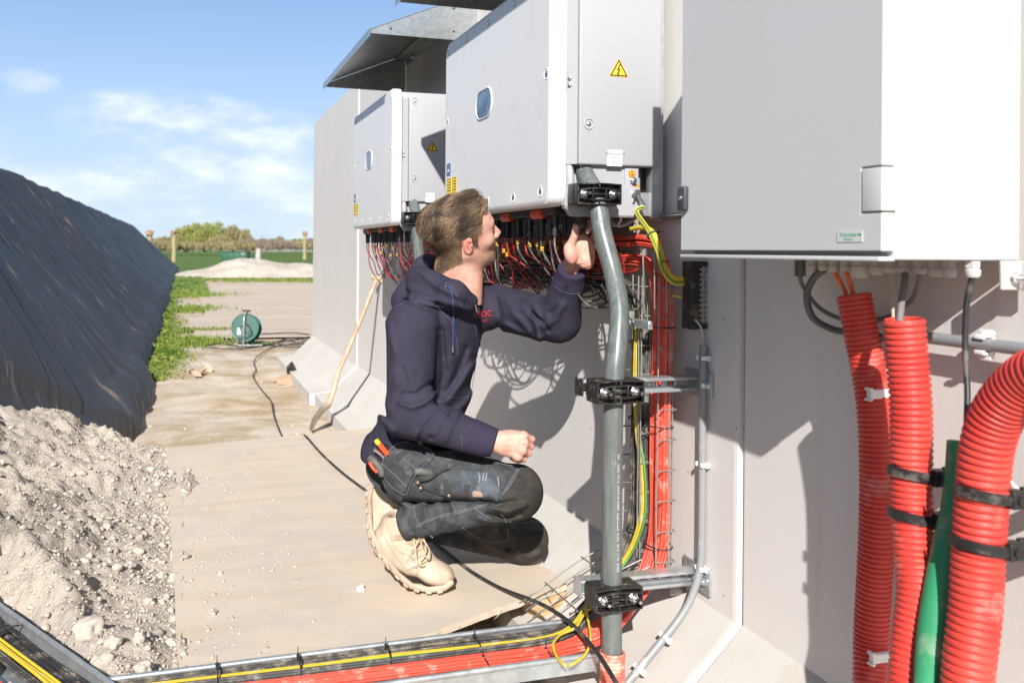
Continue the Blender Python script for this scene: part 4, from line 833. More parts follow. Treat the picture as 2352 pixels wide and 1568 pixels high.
# ---- strap clamps on the hoses
def strap_clamp(cpx, cy_, X, r, armlen, label):
    c = onX(cpx, cy_, X); e = empty('strap_clamp', tuple(c), label, 'pipe clamp', 'black clamps holding the red hoses')
    mb = MB(); k = 30; h = .0085
    for j in range(k+1):
        a = R(150+j*(360-70)/k); rr = r*1.04
        for q, zz in ((rr, -h), (rr+.004, -h), (rr+.004, h), (rr, h)): mb.v.append((c.x+math.cos(a)*q, c.y+math.sin(a)*q, c.z+zz-.006*math.cos(a)))
    for j in range(k):
        for i in range(4): mb.f.append((j*4+i, j*4+(i+1) % 4, (j+1)*4+(i+1) % 4, (j+1)*4+i))
    mb.f += [(3, 2, 1, 0), (k*4, k*4+1, k*4+2, k*4+3)]; mb.mi = [0]*len(mb.f); mb.build('strap', M_black, e, smooth=40)
    bx = c+Vector((r*.72, -r*.82, -.003)); mb = MB(); mb.box(bx.x-.012, bx.x+.018, bx.y-.012, bx.y+.012, bx.z-.014, bx.z+.014, .003); mb.cyl((bx.x+.0, bx.y-.0125, bx.z), (bx.x+.0, bx.y-.016, bx.z), .0065, 14); mb.build('latch', M_black, e)
    mb = MB(); mb.box(bx.x+.0185, min(-.004, bx.x+.02+armlen), bx.y-.002, bx.y+.009, bx.z-.017, bx.z+.017, .003); mb.box(min(-.004, bx.x+.02+armlen)-.010, min(-.004, bx.x+.02+armlen)-.001, bx.y-.010, bx.y+.02, bx.z-.020, bx.z+.020, .003); mb.build('arm', M_black, e)
    return e
strap_clamp(2094, 1086, -.158, .0345, .06, 'upper black clamp on the middle red hose')
strap_clamp(2094, 1183, -.158, .0345, .06, 'lower black clamp on the middle red hose')
strap_clamp(2256, 1132, -.17, .0385, .12, 'upper black clamp on the thickest red hose')
strap_clamp(2249, 1248, -.17, .0385, .12, 'lower black clamp on the thickest red hose')

# ---- grey conduits on the wall with clips
def clip(c, d, s=1.0, r=.010, label='', group='white clips on the thin grey conduit'):
    c = Vector(c); d = Vector(d).normalized(); n = NX if abs(d.z) > .9 or abs(d.y) > .9 else Vector((-.707, 0, .707)); t = n.cross(d).normalized(); e_ = MB()
    e_.obox(c-n*(r*.9), t, d, n, r*2.1, .006*s, r*.25, .001)
    for q in (-1, 1): e_.obox(c+t*q*r*1.35, t, d, n, r*.22, .006*s, r*1.1, .001); e_.obox(c+t*q*r*1.9-n*r*.2, t, d, n, r*.42, .0075*s, r*.28, .001); e_.obox(c+t*q*r*1.15+n*r*1.0, t, d, n, r*.3, .006*s, r*.25, .001)
    return tagp(e_.build('conduit_clip', M_clip, org=tuple(c)), label, 'clip', group)
pts = [(-.016, 2.18, .845), (-.016, 2.18, .60), (-.016, 2.18, .33), (-.020, 2.18, .235), (-.045, 2.18, .155), (-.085, 2.18, .095), (-.16, 2.18, .018), (-.25, 2.18, -.072)]
mb = MB(); sp_ = spline(pts, 10); mb.tube(sp_, .0105, 20, caps=False); tagp(mb.build('grey_conduit', M_pvcl, org=(-.1, 2.18, -.05), smooth=60), 'thin pale grey conduit running down the wall and over the sloped foot', 'conduit')
for i, (px_, py_) in enumerate([(1622, 823), (1618, 1068), (1618, 1308)]):
    z = onX(px_, py_, -.016).z; clip((-.016, 2.18, z), (0, 0, 1), 1, .0105, ['topmost white clip of the thin grey conduit, just above the upper bracket', 'second white clip from the top on the thin grey conduit', 'third white clip on the thin grey conduit, beside the lower bracket'][i])
clip((-.128, 2.18, .050), (-.707, 0, -.707), 1, .0105, 'upper of two white clips where the conduit slopes over the wall foot'); clip((-.205, 2.18, -.027), (-.707, 0, -.707), 1, .0105, 'lower of two white clips where the conduit slopes over the wall foot')
cable('earth_wire', [(-.018, 2.18, .82), (-.020, 2.178, .875), (-.030, 2.175, .90), (-.045, 2.175, .915)], .0028, mat('wire_grey', (.42, .42, .40), .45), 'short grey wire from the thin conduit up into the black terminal box')
mb = MB(); za = onX(1530, 498, -.02).z; mb.tube([(-.020, 2.46, za), (-.020, 1.4, za)], .010, 16); tagp(mb.build('grey_conduit', M_pvc, org=(-.02, 2, za)), 'short grey conduit disappearing behind the large cabinet', 'conduit')
mb = MB(); mb.cyl((-.020, 2.455, za), (-.020, 2.40, za), .0125, 18); tagp(mb.build('conduit_socket', M_steel), 'pale socket on the open end of the conduit left of the cabinet', 'conduit socket')
mb = MB(); zb = onX(2130, 775, -.02).z; mb.tube([(-.022, 1.47, zb), (-.022, .6, zb)], .0115, 18); tagp(mb.build('grey_conduit', M_pvcl, org=(-.02, 1, zb)), 'horizontal pale conduit behind the red hoses', 'conduit')
clip((-.022, onX(2262, 790, -.022).y, zb), (0, 1, 0), 1.6, .0115, 'grey white clip on the horizontal conduit behind the big red hose', 'clips near the red hoses')
for (px_, py_, lb) in ((2022, 904, 'upper white clip peeking out between the thin and middle red hoses'), (2028, 1508, 'lower white clip peeking out between the thin and middle red hoses')):
    p = onX(px_, py_, -.065); mb = MB(); mb.box(p.x-.028, p.x+.02, p.y-.006, p.y+.006, p.z-.009, p.z+.009, .002); mb.box(p.x-.031, p.x-.024, p.y-.008, p.y+.008, p.z-.013, p.z-.008, .001); mb.box(p.x-.031, p.x-.024, p.y-.008, p.y+.008, p.z+.008, p.z+.013, .001)
    tagp(mb.build('hose_clip', M_clip), lb, 'clip', 'clips near the red hoses')

# ---- black terminal box
tb = empty('terminal_box', (-.03, 2.198, .88), 'black open terminal box with a brass bar, between the cables and the cabinet', 'terminal box')
z1_, z0_ = 1.076, .888; mb = MB(); mb.box(-.058, -.028, 2.178, 2.222, z0_, z1_, .003); mb.box(-.028, -.001, 2.206, 2.222, z0_, z1_, .002)
mb.box(-.0285, -.004, 2.1775, 2.206, z1_-.014, z1_-.0005, .002); mb.box(-.0285, -.004, 2.1775, 2.206, z0_+.0005, z0_+.014, .002); mb.build('housing', M_black, tb)
mb = MB(); mb.box(-.019, -.009, 2.184, 2.194, z0_+.0142, z1_-.0142, .001)
tbb = mb.build('terminal_bar', mat('brass_dull', (.42, .36, .27), .4, .8), tb)
for k in range(11):
    zz = z0_+.024+k*.0142; mb = MB(); mb.cyl((-.0195, 2.189, zz), (-.025, 2.189, zz), .0042, 10); mb.box(-.0085, -.004, 2.1845, 2.192, zz-.004, zz+.004); mb.build('terminal_screw', M_bolt, tbb)

# ---- strut brackets with pipe clamps
def bracket(zc, label, dusty):
    e = empty('strut_bracket', (-.18, 2.22, zc), label, 'bracket', 'galvanised strut brackets with plastic pipe clamps'); hz_ = .0205; x0, x1 = -.365, -.010; y0, y1 = 2.200, 2.241; t = .0025
    mb = MB()   # channel: back web with slots, two flanges, lips
    nslot = 8; xs_ = [x0+.03+i*(x1-x0-.03)/nslot for i in range(nslot+1)]
    mb.box(x0, x1, y1-t, y1, zc+.008, zc+hz_-t); mb.box(x0, x1, y1-t, y1, zc-hz_+t, zc-.008)
    a = x0
    for i in range(nslot): mb.box(a, xs_[i]+.0, y1-t, y1, zc-.008, zc+.008); a = xs_[i]+.024
    mb.box(a, x1, y1-t, y1, zc-.008, zc+.008)
    mb.box(x0, x1, y0, y1, zc+hz_-t, zc+hz_); mb.box(x0, x1, y0, y1, zc-hz_, zc-hz_+t)
    mb.box(x0, x1, y0, y0+t, zc+.011, zc+hz_-t); mb.box(x0, x1, y0, y0+t, zc-hz_+t, zc-.011); mb.build('strut', M_steel, e, bevel=.0012)
    mb = MB(); mb.box(-.0095, -.0025, 2.15, 2.285, zc-.036, zc+.036, .001)
    for zz in (-.0225, .0225): mb.tube([(-.012, 2.203, zc+zz), (-.012, 2.238, zc+zz)], .0045, 8)
    mb.build('wall_plate', M_steel, e); mb = MB(); bolt(mb, (-.0098, 2.168, zc), NX, .0, .005, .0105); mb.build('plate_bolt', M_bolt, e)
    mb = MB(); mb.box(x0-.006, x0-.001, y0-.002, y1+.002, zc-hz_-.002, zc+hz_+.002, .001); mb.box(x0-.001, x0+.012, y0+.003, y1-.003, zc-hz_+.004, zc+hz_-.004); mb.build('end_cap', M_blackd if not dusty else M_steel, e)
    return e
def pipe_clamp(xc, yf, zc, label, wd=.134, ht=.062, dp=.075, mt=M_blackd, tilt=0):
    """ribbed plastic clamp block round the pipe; yf = front face y"""
    e = empty('pipe_clamp', (xc, yf+dp/2, zc), label, 'pipe clamp', 'ribbed black clamps on the thick grey pipe'); hw, hh = wd/2, ht/2; w_ = .0032
    def arch(x): return .006*math.cos(x/hw*math.pi/2)
    mb = MB(); mb.box(xc-hw, xc+hw, yf+.020, yf+dp, zc-hh, zc+hh, .006)
    # frame and curved ribs standing forward
    def rib(zrel, y0_, k=12):
        for i in range(k):
            a, b = xc-hw+.002+i*(wd-.004)/k, xc-hw+.002+(i+1)*(wd-.004)/k; z = zc+zrel-(.006-arch((a+b)/2-xc))*(-1 if zrel < 0 else 1)*(.5 if abs(zrel) > hh*.8 else 1)
            mb.add([(a, yf+y0_, z-w_/2), (b, yf+y0_, z-w_/2), (b, yf+.022, z-w_/2), (a, yf+.022, z-w_/2), (a, yf+y0_, z+w_/2), (b, yf+y0_, z+w_/2), (b, yf+.022, z+w_/2), (a, yf+.022, z+w_/2)], [(3, 2, 1, 0), (4, 5, 6, 7), (0, 1, 5, 4), (2, 3, 7, 6), (1, 2, 6, 5), (3, 0, 4, 7)])
    for zr, yy in ((hh-w_/2, 0), (hh*.52, .003), (0, .003), (-hh*.52, .003), (-hh+w_/2, 0)): rib(zr, yy)
    for xx, a, b in ((-hw+w_/2, -hh, hh), (hw-w_/2, -hh, hh), (-.020, -hh*.5, hh*.5), (.020, -hh*.5, hh*.5), (0, hh*.5, hh), (0, -hh, -hh*.5)): mb.box(xc+xx-w_/2, xc+xx+w_/2, yf+.001, yf+.022, zc+a+.002, zc+b-.002, .0008)
    mb.build('clamp_body', mt, e, smooth=30)
    for q in (-1, 1): mb = MB(); bolt(mb, (xc+q*.044, yf+.012, zc), NY, .042, .0046, .0100); mb.build('clamp_bolt', M_bolt, e)
    return e
bracket(.735, 'upper galvanised strut bracket, level with the man\'s elbow', 0); bracket(.196, 'lower galvanised strut bracket near the wall foot, dusty', 1)
pipe_clamp(-.302, 2.105, .735, 'middle ribbed black clamp, on the upper strut bracket'); pipe_clamp(-.302, 2.105, .196, 'lowest ribbed black clamp, on the lower strut bracket')
pipe_clamp(-.279, 2.285, 1.262, 'ribbed black clamp right under the nearer inverter', mt=M_black)
pipe_clamp(-.279, 4.330, 1.262, 'small ribbed black clamp under the farther inverter', mt=M_black)

# ---- thick grey pipes
pp_ = [(-.268, 2.42, 1.375), (-.268, 2.41, 1.33), (-.270, 2.335, 1.262), (-.268, 2.29, 1.15), (-.258, 2.25, 1.05), (-.262, 2.20, .95), (-.284, 2.165, .85), (-.300, 2.150, .76), (-.303, 2.150, .66), (-.304, 2.150, .45), (-.303, 2.150, .25), (-.302, 2.150, .10), (-.298, 2.15, -.10)]
mb = MB(); PIPE = spline(pp_, 10); mb.tube(PIPE, .0265, 36); po = mb.build('grey_pipe', M_pvc, org=(-.29, 2.15, -.1), smooth=60); tagp(po, 'thick scratched grey plastic pipe bending down beside the raised hand', 'pipe')
# printing along the pipe, wrapped on the pipe's surface
def pipe_text(s, zs, ang, size, par):
    vs, fs = text_mesh(s, size, ext=.0001, res=1, align='LEFT'); out = []
    for v in vs:
        zz = zs+v.x; P = min(PIPE, key=lambda q: abs(q.z-zz)); i = PIPE.index(P); a = ang+v.y/.0265; rr = .0267+v.z
        # interpolate along the path
        j = min(len(PIPE)-1, i+1) if zz < P.z else max(0, i-1); Q = PIPE[j]; t = (zz-P.z)/(Q.z-P.z) if abs(Q.z-P.z) > 1e-6 else 0; c = P.lerp(Q, max(0, min(1, t)))
        out.append((c.x+math.sin(a)*rr, c.y-math.cos(a)*rr, zz))
    mb = MB(); mb.add(out, [tuple(reversed(f_)) for f_ in fs]); mb.build('printing', M_inkw, par, smooth=0)
M_inkw = mat('ink_pale', (.62, .63, .60), .6)
pipe_text('-KEUR  90\u00b0C  DOP  2020F  Eca-s2,d2,a3  MADE IN SPAIN  31151  2020r    362', .26, -.10+.25, .0095, po)
pipe_text('60  IEC  61386  A  Y', 1.02, .25, .0095, po)
mb = MB(); sp_ = spline([(-.300, 2.15, .045), (-.300, 2.15, -.12)], 2); P = []; rr = []
z = .045
while z > -.2:
    for f_, q in ((0, .93), (.15, .94), (.3, 1), (.7, 1), (.85, .94)): P.append(Vector((-.300, 2.15, z-f_*.0098))); rr.append(.0335*q)
    z -= .0098
mb.tube(P, rr, 32, caps=False); mb.tube([P[0], P[1], P[8]], [.0312, .0285, .0285], 32, caps=False)
tagp(mb.build('red_hose_sleeve', M_redold, org=(-.30, 2.15, -.15), smooth=60), 'dusty red corrugated sleeve round the foot of the thick grey pipe', 'hose')
mb = MB(); mb.tube(spline([(-.27, 4.455, 1.37), (-.272, 4.38, 1.26), (-.262, 4.36, 1.1), (-.25, 4.33, .9), (-.30, 4.22, .6), (-.30, 4.2, 0)], 8), .0265, 24); tagp(mb.build('grey_pipe', M_pvc, org=(-.27, 4.3, 0), smooth=60), 'thick grey pipe under the farther inverter, behind the man\'s head', 'pipe')

# ---- wire basket trays
def wires(segs, r=.0024): 
    mb = MB()
    for p_ in segs: mb.tube([Vector(q) for q in p_], r, 6)
    return mb
# vertical basket: back plane x=-.035, open towards the room, two flanges
ybk = (2.315, 2.515); zt_, zb_ = 1.00, .20
def vtray(y0, y1, z0, z1, label, yl):
    e = empty('wire_basket', (-.06, (y0+y1)/2, z0), label, 'cable basket', 'wire mesh cable baskets'); dpt = .075
    lon = [(-.048, y0+.02), (-.048, y0+.05), (-.048, y1-.02), (-.030-dpt, y0), (-.030-dpt, y1), (-.068, y0), (-.068, y1)]
    jit = lambda: random.uniform(-.002, .002)
    for x, y in lon: wires([spline([(x+jit(), y+jit(), z0), (x+jit(), y+jit(), (z0+z1)/2), (x+jit(), y+jit(), z1)], 6)], .0024).build('long_wire', M_wire, e)
    z = z0+.02
    while z < z1: wires([[(-.032-dpt, y0, z), (-.0455, y0, z+.0), (-.0455, y1, z), (-.032-dpt, y1, z)]], .0022).build('cross_wire', M_wire, e); z += .0865
    return e
vtray(2.268, 2.365, .20, 1.03, 'upright wire basket strip holding the red cables', 0)
vtray(2.380, 2.485, .20, 1.03, 'upright wire basket strip holding the black and yellow cables', 0)
e = empty('wire_basket', (-.06, 3.9, .98), 'horizontal wire basket along the wall under both inverters', 'cable basket', 'wire mesh cable baskets')
for x, z in [(-.115, .975), (-.075, .975), (-.03, .975), (-.02, 1.00), (-.02, 1.05), (-.02, 1.10), (-.02, 1.15), (-.115, 1.02), (-.02, 1.19)]: wires([[(x, 2.56+.01*k, z+random.uniform(-.002, .002)) if k == 0 else (x, 5.45, z) for k in (0, 1)]], .0024).build('long_wire', M_wire, e)
y = 2.56
while y < 5.45: wires([[(-.116, y, 1.02), (-.116, y, .973), (-.018, y, .973), (-.018, y, 1.19)]], .0022).build('cross_wire', M_wire, e); y += .10
for y, lb in ((2.40, 'left of two galvanised rail ends under the bends of the red cables'), ):
    pass
# rail along the wall behind the hanging cables
mb = MB(); mb.tube([(-.05, 2.55, 1.19), (-.05, 5.45, 1.19)], .012, 12); tagp(mb.build('wall_rail', M_steel, org=(-.05, 4, 1.19)), 'grey rail behind the hanging cables under the inverters', 'rail')

# ---- string cables hanging from the inverters into the basket
def hang(spots, y0, n0, group, lo):
    fr = random.Random(int(y0*10)); used = 0
    for i, s in enumerate(spots):
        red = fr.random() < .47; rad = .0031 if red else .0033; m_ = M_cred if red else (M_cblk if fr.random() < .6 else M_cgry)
        x, y, z = s; deep = fr.uniform(.15, .24) if red else fr.uniform(.26, .36)
        deep *= .60 if (y < 2.95 and y0 < 3) else 1; sg = fr.choice((-1, 1)) if red else -1; dy = sg*fr.uniform(.05, .20)
        fin = Vector((-.03-.07*fr.random(), max(y0+.30, y+dy*2.0), (1.03+.11*fr.random()) if red else (.985+.03*fr.random())))
        pts = [Vector((x, y, z)), Vector((x+.004, y+dy*.04, z-.05)), Vector((x+.03+fr.uniform(-.02, .03), y+dy*.25, z-deep*.6)), Vector((x+.09, y+dy*.75, z-deep)), Vector((x*.45-.02, y+dy*1.4, z-deep*(.98 if not red else .85))), fin, fin+Vector((0, abs(sg)*.25, 0))]
        mb = MB(); mb.tube(spline(pts, 7), rad, 7); c = mb.build('string_cable', m_, org=(x, y, z-deep), smooth=60)
        side = 'red' if red else 'black'
        tagp(c, '%s string cable hanging below the %s inverter' % (side, n0), 'cable', '%s string cables under the %s inverter' % (side, n0))
        if fr.random() < .3: continue
        mk = MB(); z_ = z-.010-.055*fr.random()**1.5
        for q in range(2): mk.box(x-.0052+.002, x+.0052+.002, y-.0050, y+.0050, z_-.0075*q-.0065, z_-.0075*q, .001)
        mk.build('cable_marker', M_tagy, c)
hang(SP1, 2.39, 'nearer', 'a', .95); hang(SP2, 4.42, 'farther', 'b', .95)

# ---- bundles: along the wall, down the upright basket, out over the foot into the floor tray
TRY = 2.25
def bundle(n, name, m_, r, path, spread, label, group, ph=0, rows=None):
    fr = random.Random(len(name)*7+n+int(ph*10)); slots = []
    rows = rows or max(1, int(math.sqrt(n)))
    for k in range(n):
        a = k % (n//rows if n >= rows else n); b = k//max(1, (n//rows))
        slots.append((a*2.0, b*2.0))
    for k in range(n):
        pts = []
        u0, v0 = slots[k]
        for i, (p, fu, fv, su, sv) in enumerate(path):
            j = 1.0 if 0 < i < len(path)-1 else .6
            pts.append(Vector(p)+Vector(fu)*((u0-(n//rows-1))*r*su+fr.uniform(-r, r)*.7*j)+Vector(fv)*((v0-(rows-1)*1.0)*r*sv+fr.uniform(-r, r)*.5*j))
        mb = MB(); mb.tube(spline(pts, 7), r, 8)
        tagp(mb.build(name, m_, org=tuple(pts[0]), smooth=60), label, 'cable', group)
X_, Y_, Z_ = Vector((1, 0, 0)), Vector((0, 1, 0)), Vector((0, 0, 1))
# red: horizontal at z~1.14 and 1.08, bend down at y 2.36
def redpath(zh, yv): return [((-.065, 5.0, zh), Z_, X_, .8, .8), ((-.065, 3.6, zh), Z_, X_, .9, .9), ((-.065, 2.75, zh), Z_, X_, 1, 1), ((-.066, yv+.10, zh-.004), (Z_+Y_*.3), X_, 1, 1), ((-.066, yv+.028, zh-.045), (Z_*.7+Y_*.7), X_, 1, 1), ((-.068, yv, zh-.13), Y_, X_, 1, 1),
    ((-.068, yv-.005, .86), Y_, X_, 1, 1), ((-.07, yv, .55), Y_, X_, 1, 1), ((-.07, yv, .34), Y_, X_, 1, 1), ((-.085, yv, .22), Y_, X_, 1, 1), ((-.16, yv-.02, .125), Y_, (Z_+X_)*.7, 1, 1), ((-.28, yv-.05, .05), Y_, Z_, 1, 1), ((-.42, TRY-.018, .026), Y_, Z_, 1, 1), ((-.70, TRY-.025, .024), Y_, Z_, 1.1, 1), ((-1.1, TRY-.03, .024), Y_, Z_, 1.2, .8), ((-1.6, TRY-.03, .024), Y_, Z_, 1.2, .8)]
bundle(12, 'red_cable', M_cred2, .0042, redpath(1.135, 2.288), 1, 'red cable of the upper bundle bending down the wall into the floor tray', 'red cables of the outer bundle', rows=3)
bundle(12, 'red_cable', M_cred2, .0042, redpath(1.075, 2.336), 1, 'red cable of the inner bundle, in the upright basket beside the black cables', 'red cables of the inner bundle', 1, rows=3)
def blkpath(zh, yv, q): return [((-.06, 5.0, zh), X_, Z_, .8, .8), ((-.06, 3.6, zh), X_, Z_, .9, .9), ((-.065, 2.85, zh), X_, Z_, 1, 1), ((-.066, yv+.12, zh-.004), X_, (Z_+Y_*.4), 1, 1), ((-.066, yv+.04, zh-.05), X_, (Z_*.7+Y_*.7), 1, 1), ((-.066, yv, zh-.15), Y_, X_, 1, 1),
    ((-.066, yv, .75), Y_, X_, 1, 1), ((-.066, yv, .50), Y_, X_, 1, 1), ((-.07, yv, .30), Y_, X_, 1, 1), ((-.12, yv+.0, .17), Y_, (Z_+X_)*.7, 1, 1), ((-.26, yv-.05, .05), Y_, Z_, 1, 1), ((-.40, TRY+q, .026), Y_, Z_, 1.3, 1), ((-.70, TRY+q, .022), Y_, Z_, 1.6, 1), ((-1.1, TRY+q, .020), Y_, Z_, 1.6, .8), ((-1.6, TRY+q, .020), Y_, Z_, 1.6, .8)]
bundle(12, 'muddy_cable', M_cdirty, .0047, blkpath(1.005, 2.455, .072), 1, 'muddy black cable running along the basket and down into the floor tray', 'muddy black cables')
bundle(10, 'grey_black_cable', M_cgry, .0045, blkpath(.985, 2.402, .030), 1, 'dusty dark cable between the muddy and the red cables', 'dusty dark cables', 1)
for k, (dx, c_) in enumerate([(0, M_cyel), (.010, M_cyel), (-.008, M_cgrn), (.004, M_cyel)]):
    q = .034+dx*1.0
    pts = [(-.080, 2.42+dx, .935), (-.095, 2.405+dx, .87), (-.100, 2.40+dx*1.4, .72), (-.098, 2.395+dx, .58), (-.096, 2.365+dx*1.6, .45), (-.100, 2.360+dx*1.5, .32), (-.13, 2.39+dx, .20), (-.24, 2.38+dx, .10), (-.38, TRY+q, .045), (-.6, TRY+q-.004, .034), (-.85, TRY+q+.004, .032), (-1.1, TRY+q, .030), (-1.6, TRY+q, .028)]
    cable('green_cable' if c_ is M_cgrn else 'yellow_cable', pts, .0042, c_, ['first yellow earth cable in the upright basket and floor tray', 'yellow earth cable beside the first, slightly nearer the red ones', 'green striped earth cable in the upright basket and floor tray', 'yellow earth cable lying on top of its bundle'][k], group='yellow and green earth cables')
# tangle lying along the horizontal basket behind the hanging loops
fr = random.Random(31)
for k in range(95):
    red = fr.random() < .55; ya, yb2 = fr.uniform(2.55, 3.3), 0; yb2 = ya+fr.uniform(.5, 1.6); x0 = fr.uniform(-.16, -.05); zc_ = fr.uniform(1.03, 1.15) if red else fr.uniform(.975, 1.06)
    pts = [(x0+fr.uniform(-.02, .02), ya+(yb2-ya)*t, zc_+fr.uniform(-.022, .022)) for t in (0, .2, .4, .6, .8, 1)]
    mb = MB(); mb.tube(spline(pts, 6), .0032, 7); tagp(mb.build('basket_cable', M_cred if red else M_cblk, org=pts[0], smooth=60), 'thin %s cable lying loosely along the basket behind the hanging loops' % ('red' if red else 'black'), 'cable', 'loose %s cables in the horizontal basket' % ('red' if red else 'black'))
# earth cable from the inverter lug round to the terminal box
lug = Vector((-.124, 2.372, 1.272))
mb = MB(); mb.obox(lug+Vector((.004, -.006, 0)), X_, Y_, Z_, .010, .0015, .011, .001); mb.tube([lug+Vector((.006, -.006, -.008)), lug+Vector((.018, -.008, -.026)), lug+Vector((.026, -.010, -.046))], [.004, .006, .0065], 10)
tagp(mb.build('cable_lug', M_bolt), 'crimped metal cable lug bolted under the nearer inverter', 'cable lug')
gp_ = [lug+Vector((.024, -.010, -.040)), onX(1462, 487, -.13), onX(1490, 530, -.13), onX(1512, 580, -.125), onX(1524, 622, -.12), onX(1546, 648, -.085), onX(1576, 650, -.050)]
cable('thick_earth_cable', gp_, .0072, M_cyel, 'thick yellow and green earth cable looping from the lug to the black terminal box', n=10)
gp2 = [Vector(p)+Vector((-.0032, -.0062, .001)) for p in spline(gp_, 10)]
mb = MB(); mb.tube(gp2, .0030, 6); o = mb.build('green_stripe', M_cgrn, parent=[q for q in bpy.data.objects if q.name.startswith('thick_earth_cable')][0], smooth=60)
cable('thick_earth_cable', [onX(1450, 526, -.135), onX(1478, 523, -.13), onX(1502, 536, -.122), onX(1519, 580, -.112), onX(1530, 618, -.108), onX(1550, 639, -.08), onX(1576, 640, -.048)], .0070, M_cyel, 'second thick yellow earth cable, starting behind the thick grey pipe', n=10)
cable('thin_earth_cable', [onX(1545, 678, -.07), onX(1560, 682, -.06), onX(1578, 683, -.05)], .003, M_cyel, 'pair of thin earth wires entering the terminal box below')
cable('grey_loop_wire', [onX(1412, 520, -.15), onX(1402, 500, -.15), onX(1408, 483, -.15), onX(1420, 482, -.15), onX(1427, 500, -.15), onX(1420, 520, -.14), onX(1440, 515, -.1), onX(1470, 497, -.07)], .0022, M_clip, 'thin pale wire coiled behind the top of the thick grey pipe')
for (px_, a, b) in ((1503, 540, 690), (1530, 560, 700), (1478, 560, 700)):
    mb = MB(); mb.tube(spline([onX(px_-22, a, -.10), onX(px_-4, a+15, -.10), onX(px_, a+60, -.105), onX(px_+1, b+20, -.105)], 6), .0024, 6)
    tagp(mb.build('basket_wire', M_wire), {1503: 'bent steel wire over the bend of the red cables', 1530: 'outermost bent steel wire beside the earth cable', 1478: 'bent steel wire over the muddy cables'}[px_], 'wire')
mb = MB(); mb.box(-.135, -.115, 2.385, 2.48, .885, .925, .002); mb.tube([(-.128, 2.39, .895), (-.128, 2.27, .895)], .003, 6); mb.box(-.132, -.116, 2.275, 2.36, .880, .905, .002); tagp(mb.build('basket_joiner', M_steel), 'galvanised joiner plates across the upright baskets', 'joiner')
mb = MB(); q = onX(1550, 1320, -.03); mb.box(-.05, -.002, q.y-.01, q.y+.012, q.z-.055, q.z+.02, .002); tagp(mb.build('basket_bracket', M_wire), 'small white stained bracket beside the red cables above the lower strut', 'bracket')
# lower loose basket wires leaning out over the wall foot
for k in range(5):
    mb = MB(); y = 2.62-.055*k; mb.tube(spline([(-.05, y-.10, .22), (-.20, y-.06, .14), (-.33, y-.03, .045), (-.40, y-.05, .02)], 5), .0023, 6)
    tagp(mb.build('basket_wire', M_wire), 'loose basket wire sloping over the wall foot under the lower clamp', 'wire', 'loose basket wires over the wall foot')
for k in range(2):
    mb = MB(); t_ = .25+.35*k; mb.tube([(-.20-.12*k, 2.32, .155-.07*k), (-.20-.12*k, 2.56, .150-.07*k)], .0023, 6); tagp(mb.build('basket_wire', M_wire), ['upper', 'lower'][k]+' cross wire of the loose basket over the wall foot', 'wire')
# small looped earth leads on the floor tray
a = onz(1270, 1460, .05)
cable('small_earth_lead', [onX(1375, 1385, -.27), onz(1345, 1405, .09), onz(1322, 1440, .07), onz(1290, 1455, .06), onz(1272, 1475, .06), onz(1275, 1500, .05), onz(1290, 1520, .05), onz(1302, 1530, .045)], .0036, M_cyel, 'small yellow earth lead looping over the end of the floor tray', n=8)
cable('small_earth_lead', [onz(1345, 1395, .10), onz(1352, 1430, .08), onz(1356, 1470, .07), onz(1345, 1500, .055), onz(1322, 1520, .05), onz(1308, 1527, .045)], .0036, M_cyel, 'second small yellow earth lead hanging beside the loop, over the red cables', n=8)
def tie(c, u_, v_, rx, ry, label):
    mb = MB(); c = Vector(c); u_ = Vector(u_).normalized(); v_ = Vector(v_).normalized()
    mb.tube([c+u_*rx*math.cos(t)+v_*ry*math.sin(t) for t in [i*math.pi/10 for i in range(20)]], .0022, 6, closed=True); mb.obox(c+u_*rx*.8+v_*ry*.9, u_, v_, u_.cross(v_), .005, .0045, .004, .001)
    mb.tube([c+u_*rx*.8+v_*ry*.9, c+u_*rx*.9+v_*(ry+.02)], .0014, 4); return tagp(mb.build('cable_tie', M_black), label, 'cable tie', 'black cable ties')
for z, y_, lb in ((.885, 2.355, 'black tie round the red cables at the joiner plates'), (1.03, 2.375, 'black tie on the red cables just below their bend'), (.60, 2.36, 'black tie round the red cables below the upper bracket'), (.255, 2.36, 'black tie round the red cables above the lower bracket')): tie((-.07, y_-.042, z), Y_, X_, .050, .034, lb)
tie((-.075, 2.43, .60), Y_, X_, .035, .03, 'black tie round the yellow and dark cables below the upper bracket'); tie((-.075, 2.43, .27), Y_, X_, .035, .03, 'black tie round the yellow and dark cables above the lower bracket')
tie(onX(1498, 540, -.125), (Vector((0, -1, 1))), X_, .016, .012, 'black tie joining the two thick earth cables'); tie(onX(1520, 600, -.118), (Vector((0, 1, 0))), X_, .014, .012, 'black tie low on the two thick earth cables')
for i, px_ in enumerate((500, 690, 895, 1100)):
    c = onz(px_, 1568-(px_-380)*.125+10, .03); c.y = TRY+.045; tie(c, Y_, Z_, .035, .018, ['first black tie from the left in the floor tray', 'second black tie from the left in the floor tray', 'third black tie from the left in the floor tray', 'fourth black tie from the left in the floor tray'][i])
for i, px_ in enumerate((1110, 1270)):
    c = onz(px_, 1520, .02); c.y = TRY-.05; tie(c, Y_, Z_, .03, .016, ['black tie round the red cables in the middle of the floor tray', 'black tie round the red cables at the right end of the floor tray'][i])

